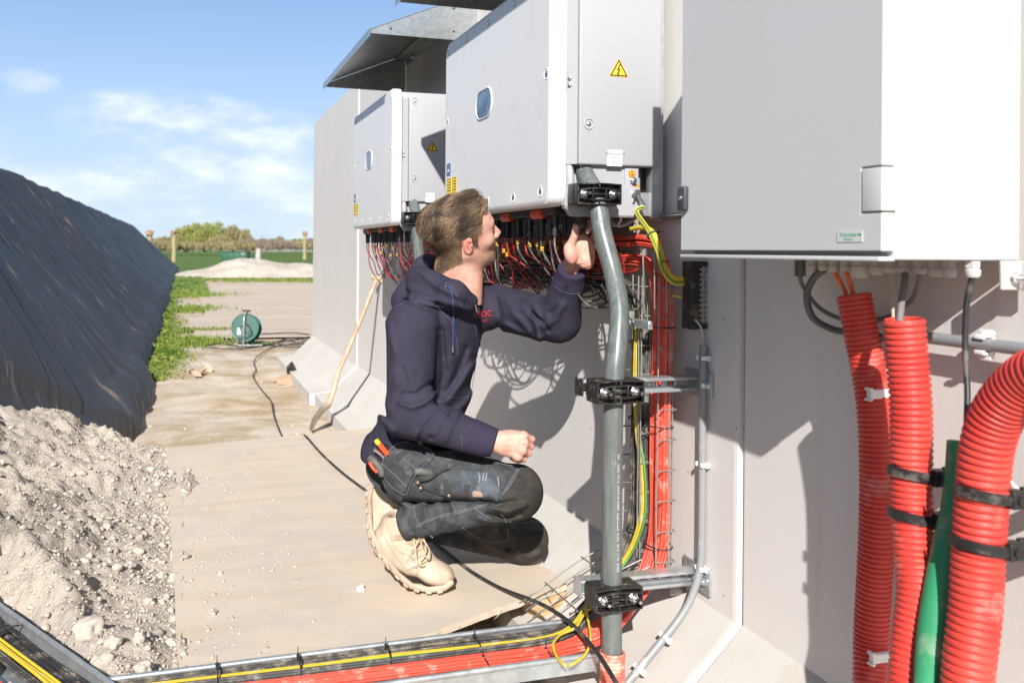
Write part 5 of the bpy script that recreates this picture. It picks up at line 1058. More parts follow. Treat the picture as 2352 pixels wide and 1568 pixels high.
# ---- floor tray (galvanised), two lengths
def tray(a, b, wd, h, label, zb=-.012, far_extra=0):
    h = .046
    a = Vector((a[0], a[1], 0)); b = Vector((b[0], b[1], 0)); d = (b-a).normalized(); n = Vector((-d.y, d.x, 0)); L = (b-a).length; c = (a+b)/2
    e = empty('cable_tray', (c.x, c.y, zb), label, 'cable tray', 'galvanised floor cable trays'); mb = MB(); mb.obox(c+UP*(zb), d, n, UP, L/2, wd/2, .001); mb.build('tray_floor', M_steel, e)
    for s, nm in ((1, 'far'), (-1, 'near')):
        mb = MB(); k = c+n*s*(wd/2+.001); mb.obox(k+UP*(zb+h/2), d, n, UP, L/2, .001, h/2); mb.tube([a+n*s*(wd/2+.004)+UP*(zb+h), b+n*s*(wd/2+.004)+UP*(zb+h)], .0075, 14)
        mb.build('side_rail', M_steel, e, smooth=50)
    return e
tray((-1.575, 2.225), (-.335, 2.272), .205, .055, 'galvanised cable tray along the bottom edge of the picture')
A = Vector((-1.60, 2.345)); B = Vector((-1.98, 2.97)); dd = (B-A).normalized(); nn = Vector((dd.y, -dd.x))
A2 = A-dd*.25; off = Vector((-dd.y, dd.x))*.115
tray(tuple(A2+off), tuple(B+off+dd*.3), .215, .055, 'galvanised cable tray at the bottom left corner of the picture', .0)
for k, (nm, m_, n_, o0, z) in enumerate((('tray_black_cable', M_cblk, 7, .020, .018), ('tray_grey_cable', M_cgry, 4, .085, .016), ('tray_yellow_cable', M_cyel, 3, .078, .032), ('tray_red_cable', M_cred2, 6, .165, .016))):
    for i in range(n_):
        o_ = o0+i*.0098; p = [Vector((*(A2+Vector((-dd.y, dd.x))*(o_+random.uniform(-.004, .004))+dd*t), z+random.uniform(-.003, .004))) for t in (0, .25, .5, .8, 1.28)]
        cable(nm, p, .0046, m_, {'tray_black_cable': 'black cable in the corner tray', 'tray_grey_cable': 'dusty grey cable in the corner tray', 'tray_yellow_cable': 'yellow earth cable in the corner tray', 'tray_red_cable': 'red cable in the corner tray'}[nm], group={'tray_black_cable': 'black cables in the corner tray', 'tray_grey_cable': 'grey cables in the corner tray', 'tray_yellow_cable': 'yellow cables in the corner tray', 'tray_red_cable': 'red cables in the corner tray'}[nm])
c = onz(25, 1455, .03); tie(c, Vector((-dd.y, dd.x, 0)), Z_, .05, .02, 'black tie round the cables in the corner tray')
mb = MB(); mb.obox(Vector((-.40, 2.12, -.10)), Vector((1, .03, 0)), Vector((0, 1, 0)), UP, .18, .05, .03, .006); tagp(mb.build('stone_block', M_concf), 'sandy concrete block under the right end of the floor tray', 'block')

# ---- black cord over the board and on to the reel
cord = [onz(1440, 1600, .075), onz(1416, 1568, .085), onz(1380, 1510, .085), onz(1340, 1460, .075), onz(1300, 1422, .062), onz(1240, 1385, .035), onz(1150, 1350, .010), onz(1080, 1310, .008), onz(1020, 1262, .008), onz(985, 1235, .008), onz(930, 1190, .008), onz(870, 1145, .008), onz(828, 1117, .007), onz(780, 1080, .007), onz(735, 1038, .007), onz(704, 1003, .007), onz(696, 1000, -.02), onz(690, 1000, -.10), onz(665, 1004, GZ+.02)]
cable('extension_cord', cord, .0062, M_cord, 'black cord lying diagonally across the plywood board under the man', n=10)
gcord = [(650, 1006), (640, 985), (628, 950), (622, 920), (605, 900), (590, 880), (581, 862), (588, 848), (583, 833), (592, 818), (620, 800), (650, 792), (700, 786)]
cable('extension_cord', [onz(x, y, GZ+.014) for x, y in gcord], .0058, M_cord, 'thin cord winding over the sand from the board towards the reel', n=8)
for k, pts in enumerate([[(470, 798), (500, 800), (540, 801), (590, 797), (640, 783), (680, 780), (715, 772)], [(478, 793), (520, 785), (548, 768), (575, 762), (640, 768), (700, 770), (725, 768)], [(600, 790), (640, 795), (690, 796), (705, 785), (680, 775), (650, 780), (640, 790), (670, 792), (700, 789)], [(600, 768), (640, 765), (672, 764), (710, 768)], [(520, 790), (560, 796), (620, 792), (660, 782), (690, 790)]]):
    cable('extension_cord', [onz(x, y, GZ+.02+.006*k) for x, y in pts], .0085, M_cord, ['long loose cord loop in front of the reel', 'cord running from the reel foot along the board edge', 'coiled cord loops right of the reel', 'cord straight along the edge of the far boards', 'cord crossing the other loops under the reel'][k], group='loose cord around the reel')

# ---- cable reel
rc = atZ(566, 760, 11.75); rr_ = .182
re = empty('cable_reel', (rc.x, rc.y, GZ), 'green cable reel standing on the sand beside the far boards', 'cable reel'); ax_ = Vector((-.34, -.90, .20)).normalized(); sx = ax_.cross(UP).normalized(); sy = sx.cross(ax_)
rc.z = GZ+rr_+.05
def disc(mb, c, n, r, t, k=40): mb.cyl(c-n*t/2, c+n*t/2, r, k)
mb = MB(); disc(mb, rc+ax_*.06, ax_, rr_, .006); mb.tube([rc+ax_*.06+(sx*math.cos(a)+sy*math.sin(a))*rr_ for a in [i*math.pi/20 for i in range(40)]], .008, 8, closed=True); fl = mb.build('flange', M_reel, re, smooth=40)
mb = MB(); disc(mb, rc-ax_*.06, ax_, rr_, .006); mb.tube([rc-ax_*.06+(sx*math.cos(a)+sy*math.sin(a))*rr_ for a in [i*math.pi/20 for i in range(40)]], .008, 8, closed=True); mb.build('flange', M_reel, re, smooth=40)
mb = MB(); disc(mb, rc, ax_, rr_*.55, .11); mb.build('drum', M_cord, re)
mb = MB(); disc(mb, rc+ax_*.068, ax_, rr_*.40, .014, 30); disc(mb, rc+ax_*.078, ax_, rr_*.16, .02, 20)
for a in (20, 140, 260): mb.ball(rc+ax_*.078+(sx*math.cos(R(a))+sy*math.sin(R(a)))*rr_*.27, (.018, .018, .018), 2)
mb.build('socket_plate', mat('reel_socket', (.05, .10, .08), .5), re)
mb = MB(); mb.obox(rc+ax_*.0665+sx*.075-sy*.05, sx, sy, ax_, .026, .045, .001); mb.build('paper_label', M_label, re)
mb = MB(); b0 = rc+ax_*.12; mb.tube(spline([Vector((b0.x-.18, b0.y, GZ+.02)), Vector((b0.x+.24, b0.y-.02, GZ+.02))], 3), .009, 8); mb.tube([Vector((rc.x-.1, rc.y+.15, GZ+.02)), Vector((rc.x+.2, rc.y+.12, GZ+.02))], .009, 8)
mb.tube(spline([Vector((b0.x, b0.y, GZ+.02)), b0, rc+ax_*.10+UP*.13, rc+UP*(rr_+.045), rc-ax_*.11+UP*.1, Vector((rc.x, rc.y+.14, GZ+.02))], 6), .009, 8); mb.build('stand', M_steel, re, smooth=60)
mb = MB(); mb.tube([rc+UP*(rr_+.047)-sx*.05, rc+UP*(rr_+.047)+sx*.05], .014, 10); mb.build('handle', M_black, re)
mb = MB(); mb.tube(spline([rc+ax_*.13-sx*.02+UP*.08, rc+ax_*.13-sx*.10-UP*.08, Vector((rc.x-.13, rc.y-.1, GZ+.1)), Vector((rc.x-.20, rc.y-.12, GZ+.03))], 6), .007, 8); mb.build('loose_cord', M_cord, re, smooth=60)

# ---- shovel leaning on the wall
top = onX(866, 640, -.030); bl = onz(722, 985, GZ+.02); e = empty('shovel', tuple(bl), 'wooden handled shovel leaning against the concrete wall behind the man', 'shovel')
j1 = atZ(775, 860, 6.35); j2 = atZ(755, 925, 6.30)
mb = MB(); mb.tube(spline([top, atZ(818, 760, 6.45), j1, atZ(768, 885, 6.33)], 8), .0155, 14); mb.ball(top, .018, 2); tp = mb.build('handle', M_handle, e, smooth=60)
mb = MB(); dv = (atZ(790, 820, 6.39)-top).normalized(); g_ = dv.cross(FW).normalized(); mb.tube([top-g_*.045, top+g_*.045], .017, 12); mb.build('grip', M_handle, tp)
mb = MB(); mb.tube(spline([j1, atZ(768, 890, 6.32), j2, atZ(748, 938, 6.29)], 6), [.0185]*10+[.021, .022, .023, .024, .024, .022, .02, .018, .015], 14); mb.build('socket', M_handle, e, smooth=60)
mb = MB(); a = atZ(752, 925, 6.30); b = onz(714, 990, GZ+.005); d_ = (b-a); L = d_.length; d_.normalize(); s_ = Vector((.45, .85, .12)).normalized(); s_ = (s_-d_*s_.dot(d_)).normalized(); nn_ = d_.cross(s_)
prof = [(0, .03), (.08, .075), (.2, .095), (.6, .105), (.85, .10), (1, .07)]
for side in (0, .003):
    for t, w_ in prof:
        for q in (-1, -.6, 0, .6, 1): mb.v.append(tuple(a+d_*L*t+s_*w_*q+nn_*(.028*(1-q*q)*(1.2-t)+side)+nn_*(-.02*math.sin(t*3))))
np_ = len(prof)
for i in range(np_-1):
    for k in range(4):
        q = i*5+k; mb.f.append((q, q+1, q+6, q+5)); q2 = q+np_*5; mb.f.append((q2+5, q2+6, q2+1, q2))
mb.mi = [0]*len(mb.f); mb.build('blade', M_rust, e, smooth=60)

# ---- litter on the sand
mb = MB(); c = onz(652, 868, GZ+.03); mb.obox(c, Vector((.8, .5, .1)).normalized(), Vector((-.5, .8, 0)).normalized(), UP, .10, .06, .012); mb.obox(c+Vector((0, -.10, -.02)), Vector((.9, .2, -.1)).normalized(), Vector((-.2, .9, .3)).normalized(), UP, .09, .05, .006)
tagp(mb.build('cardboard_piece', M_card), 'crushed cardboard box beside the toe of the far wall panel', 'cardboard')
mb = MB(); c = onz(664, 858, GZ+.05); mb.ball((c.x+.03, c.y, c.z+.02), (.05, .07, .085), 2, nz=.7, seed=4); tagp(mb.build('plastic_wrap', M_black), 'black plastic wrapping standing against the wall toe', 'plastic wrap')
fr = random.Random(9)
for k in range(5):
    mb = MB(); c = onz(440+k*9, 852+fr.uniform(-8, 8), GZ+.03); u_ = Vector((fr.uniform(-1, 1), fr.uniform(-1, 1), fr.uniform(-.2, .7))).normalized(); v_ = u_.cross(Vector((fr.uniform(-1, 1), fr.uniform(-1, 1), 1)).normalized()).normalized()
    q = .07; mb.prism([c-u_*q, c-v_*q*.5, c+u_*q*.8+v_*.02, c+u_*q*.3+v_*q*.6, c-u_*q*.4+v_*q*.7], u_.cross(v_)*.004)
    tagp(mb.build('dry_leaf', M_card, smooth=0), 'dry brown scrap lying at the heap foot beyond the dirt mound', 'scrap', 'dry brown scraps by the heap foot')
for i, (px_, py_, r_) in enumerate([(828, 1350, .016), (488, 1405, .014), (505, 1316, .010)]):
    mb = MB(); c = onz(px_, py_, r_*.4); mb.ball(c, (r_, r_*1.1, r_*.8), 2, nz=.6, seed=i); tagp(mb.build('stone', M_clod if i else M_concf), ['pale angular stone on the board left of the boot', 'darkish clod on the front part of the board', 'small clod on the board near the dirt mound'][i], 'stone')
for i, (px_, py_, r_) in enumerate([(205, 1455, .042), (258, 1490, .026), (400, 1290, .024), (395, 1440, .018), (330, 1515, .022), (232, 1510, .026)]):
    mb = MB(); c = onz(px_, py_, .04); c.z = dz(c.x, c.y)+r_*.45; mb.ball(c, (r_, r_*.9, r_*.8), 4, nz=.35, seed=i+5); tagp(mb.build('earth_lump', M_clod, smooth=50), ['largest round lump of earth beside the corner tray', 'lump of earth right of the largest one', 'angular lump at the left edge of the board', 'lump near the board edge, low on the mound', 'lump between the two floor trays', 'lump just below the largest one'][i], 'earth lump')
# ================================================================ THE PERSON
# signed distance shapes in a frame turned like the picture: r right, d away, u up, metres from the lens point
def Q(x, y, Z):
    v = ray(x, y); return np.array([v.dot(RT)*Z, Z, v.z*Z])
def to_world(A): return np.array(CAM)+A[:, :1]*np.array(RT)+A[:, 1:2]*np.array(FW)+A[:, 2:3]*np.array(UP)
def cap(P, a, b, ra, rb, sc=None, M=None):
    """tapered capsule"""
    ab = b-a; L = float((ab*ab).sum()); t = np.clip(((P-a)@ab)/max(L, 1e-12), 0, 1)
    d = P-(a+t[..., None]*ab)
    if M is not None:  # anisotropic: M maps offset before length
        d = d@M
    return np.sqrt((d*d).sum(-1))-(ra+(rb-ra)*t)
def ell(P, c, r, Rm=None):
    q = P-c
    if Rm is not None: q = q@Rm
    r = np.array(r); k0 = np.sqrt(((q/r)**2).sum(-1)); k1 = np.sqrt(((q/(r*r))**2).sum(-1))
    return k0*(k0-1)/np.maximum(k1, 1e-9)
def smin(a, b, k):
    h = np.maximum(k-np.abs(a-b), 0)/k; return np.minimum(a, b)-h*h*k*.25
def smax(a, b, k): return -smin(-a, -b, k)
def segd2(px, py, poly):
    best = None
    for (x0, y0), (x1, y1) in zip(poly, poly[1:]):
        dx, dy = x1-x0, y1-y0; t = np.clip(((px-x0)*dx+(py-y0)*dy)/(dx*dx+dy*dy+1e-9), 0, 1)
        d = (px-x0-t*dx)**2+(py-y0-t*dy)**2; best = d if best is None else np.minimum(best, d)
    return best
def proj(P):
    """picture coordinates of a point in the frame"""
    a = P[..., 0]/P[..., 1]; b = P[..., 2]/P[..., 1]; cr, sr = math.cos(RO), math.sin(RO)
    return PX0+FPX*(a*cr+b*sr), PY0-FPX*(-a*sr+b*cr)
def folds(P, items):
    x, y = proj(P); d = 0
    for poly, amp, wd in items: d = d+amp*np.exp(-segd2(x, y, poly)/(wd*wd))
    return d
def nets(fn, lo, hi, h):
    lo = np.array(lo, float); n = np.ceil((np.array(hi)-lo)/h).astype(int)+1
    ax = [lo[i]+h*np.arange(n[i]) for i in range(3)]
    V = np.empty(n, np.float32); step = 24
    for s in range(0, n[0], step):
        X, Y, Z = np.meshgrid(ax[0][s:s+step], ax[1], ax[2], indexing='ij'); V[s:s+step] = fn(np.stack([X, Y, Z], -1))
    ins = V < 0; c = np.zeros(n-1, np.uint8)
    for i in (0, 1):
        for j in (0, 1):
            for k in (0, 1): c += ins[i:n[0]-1+i, j:n[1]-1+j, k:n[2]-1+k]
    act = (c > 0) & (c < 8); idx = -np.ones(n-1, np.int64); cells = np.argwhere(act); idx[act] = np.arange(len(cells))
    acc = np.zeros((len(cells), 3)); cnt = np.zeros(len(cells))
    for axis in range(3):
        o = [k for k in range(3) if k != axis]
        for p in (0, 1):
            for q in (0, 1):
                c0 = cells.copy(); c0[:, o[0]] += p; c0[:, o[1]] += q; c1 = c0.copy(); c1[:, axis] += 1
                v0 = V[tuple(c0.T)]; v1 = V[tuple(c1.T)]; m_ = (v0 < 0) != (v1 < 0); t = np.where(m_, v0/np.where(v0 == v1, 1, v0-v1), 0)
                pt = c0.astype(float); pt[:, axis] += t; acc[m_] += pt[m_]; cnt[m_] += 1
    vs = lo+h*acc/np.maximum(cnt, 1)[:, None]; F = []
    for axis in range(3):
        o = [k for k in range(3) if k != axis]; sl0 = [slice(None)]*3; sl1 = [slice(None)]*3; sl0[axis] = slice(0, n[axis]-1); sl1[axis] = slice(1, n[axis])
        a = ins[tuple(sl0)]; b = ins[tuple(sl1)]; e = np.argwhere(a != b); e = e[(e[:, o[0]] > 0) & (e[:, o[1]] > 0) & (e[:, o[0]] < n[o[0]]-1) & (e[:, o[1]] < n[o[1]]-1)]
        q = []
        for dp, dq in ((-1, -1), (0, -1), (0, 0), (-1, 0)):
            c_ = e.copy(); c_[:, o[0]] += dp; c_[:, o[1]] += dq; q.append(idx[tuple(c_.T)])
        q = np.stack(q, 1); fl = a[tuple(e.T)]; fl = fl if axis != 1 else ~fl; q[~fl] = q[~fl][:, ::-1]; F.append(q)
    return vs, np.concatenate(F)
def sdf_obj(name, fn, lo, hi, h, mats, parent, pick=None, relax=1):
    vs, F = nets(fn, lo, hi, h)
    # two newton steps pull the vertices onto the surface
    for _ in range(2):
        e = h*.5; f0 = fn(vs); g = np.stack([fn(vs+np.eye(3)[i]*e)-f0 for i in range(3)], -1)/e; gn = np.sqrt((g*g).sum(-1))+1e-6
        vs = vs-np.clip(f0/gn, -h, h)[:, None]*g/gn[:, None]*.9
    W_ = to_world(vs)-np.array(ORG[parent]); me = bpy.data.meshes.new(name); me.from_pydata(W_.tolist(), [], F.tolist())
    mats = mats if isinstance(mats, (list, tuple)) else [mats]
    for m_ in mats: me.materials.append(m_)
    if pick is not None: me.polygons.foreach_set('material_index', pick(vs[F].mean(1)).astype(np.int32))
    me.polygons.foreach_set('use_smooth', [True]*len(F)); o = bpy.data.objects.new(name, me); C.objects.link(o); o.parent = parent; ORG[o] = ORG[parent]
    return o
def surf(fn, x, y, z0=2.3, z1=3.6, off=0.0):
    """nearest surface point seen at picture position x, y"""
    v = ray(x, y); dr = np.array([v.dot(RT), 1.0, v.z]); t = z0
    for _ in range(90):
        d = float(fn((dr*t)[None, :])[0])
        if d < .0006: break
        t += max(d, .0005)*.75
        if t > z1: return None
    return dr*(t-off)
def W3(p): return Vector(to_world(np.array(p)[None, :])[0])
def line_on(fn, pts, r, name, m_, par, off=.0015, n=8, seg=5, dashed=None, z0=2.3):
    P2 = []
    for (x0, y0), (x1, y1) in zip(pts, pts[1:]):
        k = max(2, int(math.hypot(x1-x0, y1-y0)/4))
        P2 += [(x0+(x1-x0)*i/k, y0+(y1-y0)*i/k) for i in range(k)]
    P2.append(pts[-1]); P3 = [surf(fn, x, y, z0, off=off) for x, y in P2]; P3 = [W3(p) for p in P3 if p is not None]
    if len(P3) < 2: return None
    mb = MB()
    if dashed:
        for a, b in zip(P3, P3[1:]): mb.tube([a, a.lerp(b, .62)], r, 4)
    else: mb.tube(P3, r, seg)
    return mb.build(name, m_, par, smooth=60)
def patch_on(fn, poly, th, name, m_, par, step=2.5, off=.001, z0=2.3, smooth=40, puff=0):
    """a piece of cloth of real thickness laid over the body inside a picture-space outline"""
    xs = [p[0] for p in poly]; ys = [p[1] for p in poly]; x0, y0 = min(xs), min(ys); nx = int((max(xs)-x0)/step)+2; ny = int((max(ys)-y0)/step)+2
    def inside(x, y):
        c = False; j = len(poly)-1
        for i in range(len(poly)):
            xi, yi = poly[i]; xj, yj = poly[j]
            if (yi > y) != (yj > y) and x < (xj-xi)*(y-yi)/(yj-yi)+xi: c = not c
            j = i
        return c
    def edge(x, y): return math.sqrt(min(float(segd2(np.array(x), np.array(y), [poly[i-1], poly[i]])) for i in range(len(poly))))
    ids = {}; top = []; bot = []; fs = []
    def vid(i, j):
        if (i, j) in ids: return ids[(i, j)]
        x, y = x0+(i-.5)*step, y0+(j-.5)*step
        if not inside(x, y):   # snap to the outline
            best = None
            for a in range(len(poly)):
                (ax, ay), (bx, by) = poly[a-1], poly[a]; dx, dy = bx-ax, by-ay; t = max(0, min(1, ((x-ax)*dx+(y-ay)*dy)/(dx*dx+dy*dy+1e-9))); qx, qy = ax+t*dx, ay+t*dy; dd_ = (x-qx)**2+(y-qy)**2
                if best is None or dd_ < best[0]: best = (dd_, qx, qy)
            x, y = best[1], best[2]
        p = surf(fn, x, y, z0)
        if p is None: return None
        e_ = edge(x, y); t_ = th*(.35+.65*min(1, e_/5))+puff*min(1, e_/18)**.6
        ids[(i, j)] = len(top); top.append(p*(1-(off+t_)/p[1])); bot.append(p*(1+.002/p[1])); return ids[(i, j)]
    used = {}
    for i in range(nx):
        for j in range(ny):
            if inside(x0+i*step, y0+j*step):
                q = [vid(i, j), vid(i+1, j), vid(i+1, j+1), vid(i, j+1)]
                if None in q: continue
                zz = [top[k][1] for k in q]
                if max(zz)-min(zz) > .05: continue
                fs.append(tuple(q))
    n = len(top)
    if not fs: return None
    E = {}
    for f_ in fs:
        for a, b in zip(f_, f_[1:]+f_[:1]): E[(a, b)] = E.get((a, b), 0)+1
    F = [tuple(reversed(f_)) for f_ in fs]+[tuple(k+n for k in f_) for f_ in fs]+[(a, b, b+n, a+n) for (a, b) in E if (b, a) not in E]
    V = to_world(np.array(top+bot)); mb = MB(); mb.add([tuple(v) for v in V], F); return mb.build(name, m_, par, smooth=smooth)
def text_on(fn, s, c, ang, size, name, m_, par, off=.002, squash=1.0, z0=2.3):
    vs, fs = text_mesh(s, size, ext=.6, res=2); a = R(ang); out = []
    for v in vs:
        x = c[0]+(v.x*math.cos(a)*squash+v.y*math.sin(a)); y = c[1]+(v.x*math.sin(a)*squash-v.y*math.cos(a)); p = surf(fn, x, y, z0)
        if p is None: return None
        out.append(tuple(W3(p*(1-(off+(.0012 if v.z > 0 else -.003))/p[1]))))
    mb = MB(); mb.add(out, fs); return mb.build(name, m_, par, smooth=0)

# ---------------------------------------------------------------- pose (picture position + distance)
PS = {k: Q(*v) for k, v in dict(
    shR=(948, 745, 2.81), elR=(938, 948, 2.74), wrR=(1128, 1014, 2.70), haR=(1185, 1022, 2.69),
    shL=(1118, 702, 3.04), elL=(1282, 735, 2.83), wrL=(1313, 622, 2.70), haL=(1326, 568, 2.66),
    neck=(1040, 640, 2.90), chest=(1018, 760, 2.94), belly=(985, 900, 2.96), pelvis=(925, 1040, 2.97),
    hipR=(945, 1084, 2.89), knR=(1180, 1128, 2.745), anR=(935, 1200, 2.86), hipL=(960, 1110, 3.06), knL=(1207, 1236, 3.13), anL=(900, 1190, 3.20)).items()}
per = empty('person', tuple(W3(Q(1000, 1290, 3.0))), 'kneeling man in a navy hooded sweatshirt reaching up to the cables under the white box', 'person')
ORG[per].z = 0; per.location.z = 0

# ---- hoodie
yaw = R(38); af = np.array([math.cos(yaw), -math.sin(yaw), 0]); asd = np.array([math.sin(yaw), math.cos(yaw), 0]); aup = np.array([0, 0, 1.])
def rotm(f, s): f = f/np.linalg.norm(f); s = s-f*(s@f); s = s/np.linalg.norm(s); return np.stack([f, s, np.cross(f, s)], 1)
RT1 = rotm(af, asd)
lean = (PS['chest']-PS['pelvis']); lean = lean/np.linalg.norm(lean)
HF = [  # cloth folds: (picture polyline, height, width px)
    ([(905, 800), (935, 845), (955, 900)], .005, 9), ([(1000, 905), (975, 925), (945, 935), (920, 925)], .010, 7), ([(990, 880), (955, 905), (925, 905)], -.007, 6),
    ([(1010, 930), (985, 950), (965, 975), (955, 1000)], .009, 7), ([(1030, 945), (1010, 965), (995, 995)], .008, 6), ([(1050, 955), (1035, 980), (1025, 1010)], .006, 6), ([(995, 940), (975, 960), (960, 985)], -.006, 5), ([(1018, 955), (1003, 975), (990, 1005)], -.005, 5),
    ([(1010, 760), (1020, 850), (1005, 930)], -.010, 9), ([(1005, 700), (1016, 760), (1020, 820)], -.006, 7), ([(1085, 840), (1060, 880), (1030, 920)], .008, 9), ([(1100, 880), (1075, 920), (1050, 945)], .007, 8), ([(1070, 800), (1050, 860), (1025, 900)], -.006, 8),
    ([(1140, 690), (1150, 730), (1142, 765)], -.008, 8), ([(1165, 690), (1180, 720), (1215, 760)], .007, 8), ([(1190, 690), (1215, 715), (1245, 740)], -.006, 6), ([(1200, 700), (1230, 740), (1238, 780)], .007, 7), ([(1245, 745), (1225, 700), (1212, 690)], .006, 6), ([(1262, 760), (1240, 735), (1222, 720)], -.006, 5), ([(1160, 745), (1200, 765), (1240, 778)], .006, 7), ([(1290, 700), (1275, 735), (1250, 750)], .008, 8), ([(1300, 665), (1290, 700), (1265, 720)], -.005, 6),
    ([(850, 900), (865, 950), (900, 990)], .008, 10), ([(842, 960), (862, 1000), (905, 1030)], -.007, 9), ([(862, 870), (875, 930), (890, 960)], -.007, 7), ([(850, 1010), (900, 1035), (930, 1040)], .007, 8), ([(880, 1050), (860, 1010), (855, 980)], .005, 7),
    ([(940, 660), (985, 685), (1045, 700), (1075, 712)], .007, 8), ([(930, 690), (985, 708), (1040, 725)], -.008, 6), ([(905, 700), (955, 695), (1005, 706)], .003, 5), ([(960, 620), (1000, 655), (1050, 680)], .006, 7),
    ([(890, 740), (905, 800), (910, 880)], .004, 9), ([(925, 820), (930, 870), (925, 920)], -.003, 8)]
wr_dirR = (PS['wrR']-PS['elR'])/np.linalg.norm(PS['wrR']-PS['elR']); wr_dirL = (PS['wrL']-PS['elL'])/np.linalg.norm(PS['wrL']-PS['elL'])
HD = [(Q(945, 668, 3.00), Q(975, 628, 2.98)), ]
def f_torso(P):
    d = ell(P, PS['chest']+np.array([-.008, 0, .012]), (.118, .172, .165), RT1)
    d = smin(d, ell(P, PS['belly'], (.120, .158, .165), RT1), .10)
    d = smin(d, ell(P, PS['pelvis']+np.array([.002, 0, .008]), (.118, .168, .115), RT1), .09)
    d = smin(d, cap(P, PS['shR']+np.array([.03, .03, .00]), PS['neck']+np.array([-.02, 0, -.045]), .062, .06), .06)
    d = smin(d, cap(P, PS['shL']+np.array([-.03, 0, .0]), PS['neck']+np.array([.02, .02, -.045]), .060, .055), .06)
    return d
def f_hood(P):
    d = f_torso(P)
    # sleeves
    a = cap(P, PS['shR'], PS['elR'], .083, .067); a = smin(a, cap(P, PS['elR']-aup*.004, PS['wrR']-wr_dirR*.03-aup*.004, .069, .050), .035); a = smin(a, cap(P, PS['wrR']-wr_dirR*.062, PS['wrR']-wr_dirR*.0, .046, .0445), .006)
    b = cap(P, PS['shL'], PS['elL'], .078, .066); b = smin(b, cap(P, PS['elL'], PS['wrL']-wr_dirL*.05, .064, .050), .035); b = smin(b, cap(P, PS['wrL']-wr_dirL*.062, PS['wrL']-wr_dirL*.004, .0465, .044), .006)
    d = smin(d, a, .022); d = smin(d, b, .035)
    # hood bunched round the neck
    h = cap(P, Q(925, 690, 2.97), Q(975, 622, 3.02), .040, .050); h = smin(h, cap(P, Q(962, 640, 2.90), Q(1045, 672, 2.79), .044, .034), .03); h = smin(h, cap(P, Q(1045, 672, 2.79), Q(1082, 690, 2.82), .032, .022), .03)
    h = smin(h, cap(P, Q(985, 605, 3.03), Q(1062, 625, 3.05), .032, .030), .02); h = smin(h, cap(P, Q(1062, 625, 3.05), Q(1105, 670, 2.98), .030, .020), .02)
    h = smin(h, cap(P, Q(1030, 690, 2.80), Q(1090, 715, 2.86), .03, .02), .03)
    d = smin(d, h, .026)
    nr = np.abs(d) < .035; d[nr] -= 1.5*folds(P[nr], HF)
    # neck opening
    d = smax(d, -cap(P, Q(1046, 655, 2.915), Q(1062, 560, 2.90), .070, .080), .010)
    # hem and cuffs cut flat
    hn = np.array([.20, 0, 1.0]); hn = hn/np.linalg.norm(hn); d = smax(d, -((P-Q(880, 1058, 2.95))@hn), .006)
    d = smax(d, np.where(cap(P, PS['wrR'], PS['haR'], .12, .12) < 0, (P-PS['wrR']-wr_dirR*.012)@wr_dirR, -1), .004)
    d = smax(d, np.where(cap(P, PS['wrL'], PS['haL'], .12, .12) < 0, (P-PS['wrL']-wr_dirL*.010)@wr_dirL, -1), .004)
    # hollow the cuffs
    d = smax(d, -cap(P, PS['wrR']+wr_dirR*.028, PS['wrR']+wr_dirR*.06, .034, .036), .004); d = smax(d, -cap(P, PS['wrL']+wr_dirL*.028, PS['wrL']+wr_dirL*.06, .034, .036), .004)
    return d
def pk(P):
    a = ((P-(PS['wrR']-wr_dirR*.066))@wr_dirR > 0) & (cap(P, PS['elR'], PS['haR'], .08, .08) < 0) & (P[:, 0] > PS['elR'][0]+.05)
    b = ((P-(PS['wrL']-wr_dirL*.060))@wr_dirL > 0) & (cap(P, PS['elL'], PS['haL'], .09, .09) < 0)
    return (a | b)
lo = Q(815, 1075, 2.9); lo = (lo[0]-.02, 2.60, lo[2]); hi = (.50, 3.30, Q(1000, 575, 2.9)[2])
ho = sdf_obj('hoodie', f_hood, lo, hi, .0055, [M_hood, M_rib], per, pk); tagp(ho)

# ---- trousers
TF = [([(1140, 1062), (1165, 1085), (1200, 1100)], .004, 8), ([(990, 1060), (1010, 1085), (1000, 1120)], .006, 8), ([(1130, 1165), (1165, 1175), (1205, 1160)], .010, 7), ([(1120, 1180), (1160, 1192), (1195, 1180)], -.007, 6), ([(1110, 1150), (1140, 1158), (1180, 1150)], -.008, 6),
      ([(1100, 1190), (1130, 1200), (1170, 1195)], .006, 6), ([(1010, 1150), (1015, 1180), (1008, 1205)], .004, 6), ([(1040, 1150), (1044, 1180), (1038, 1203)], .004, 6), ([(975, 1155), (978, 1185), (970, 1205)], .004, 6), ([(1025, 1150), (1030, 1180), (1022, 1203)], -.004, 5),
      ([(1110, 1240), (1140, 1262), (1180, 1272)], .006, 7), ([(1165, 1210), (1185, 1235), (1190, 1260)], .008, 8), ([(1150, 1205), (1165, 1235), (1165, 1262)], -.006, 6), ([(1190, 1265), (1215, 1280), (1240, 1270)], .005, 6), ([(930, 1150), (990, 1155), (1060, 1150), (1130, 1152)], -.012, 6), ([(905, 1060), (950, 1085), (980, 1100)], .005, 9)]
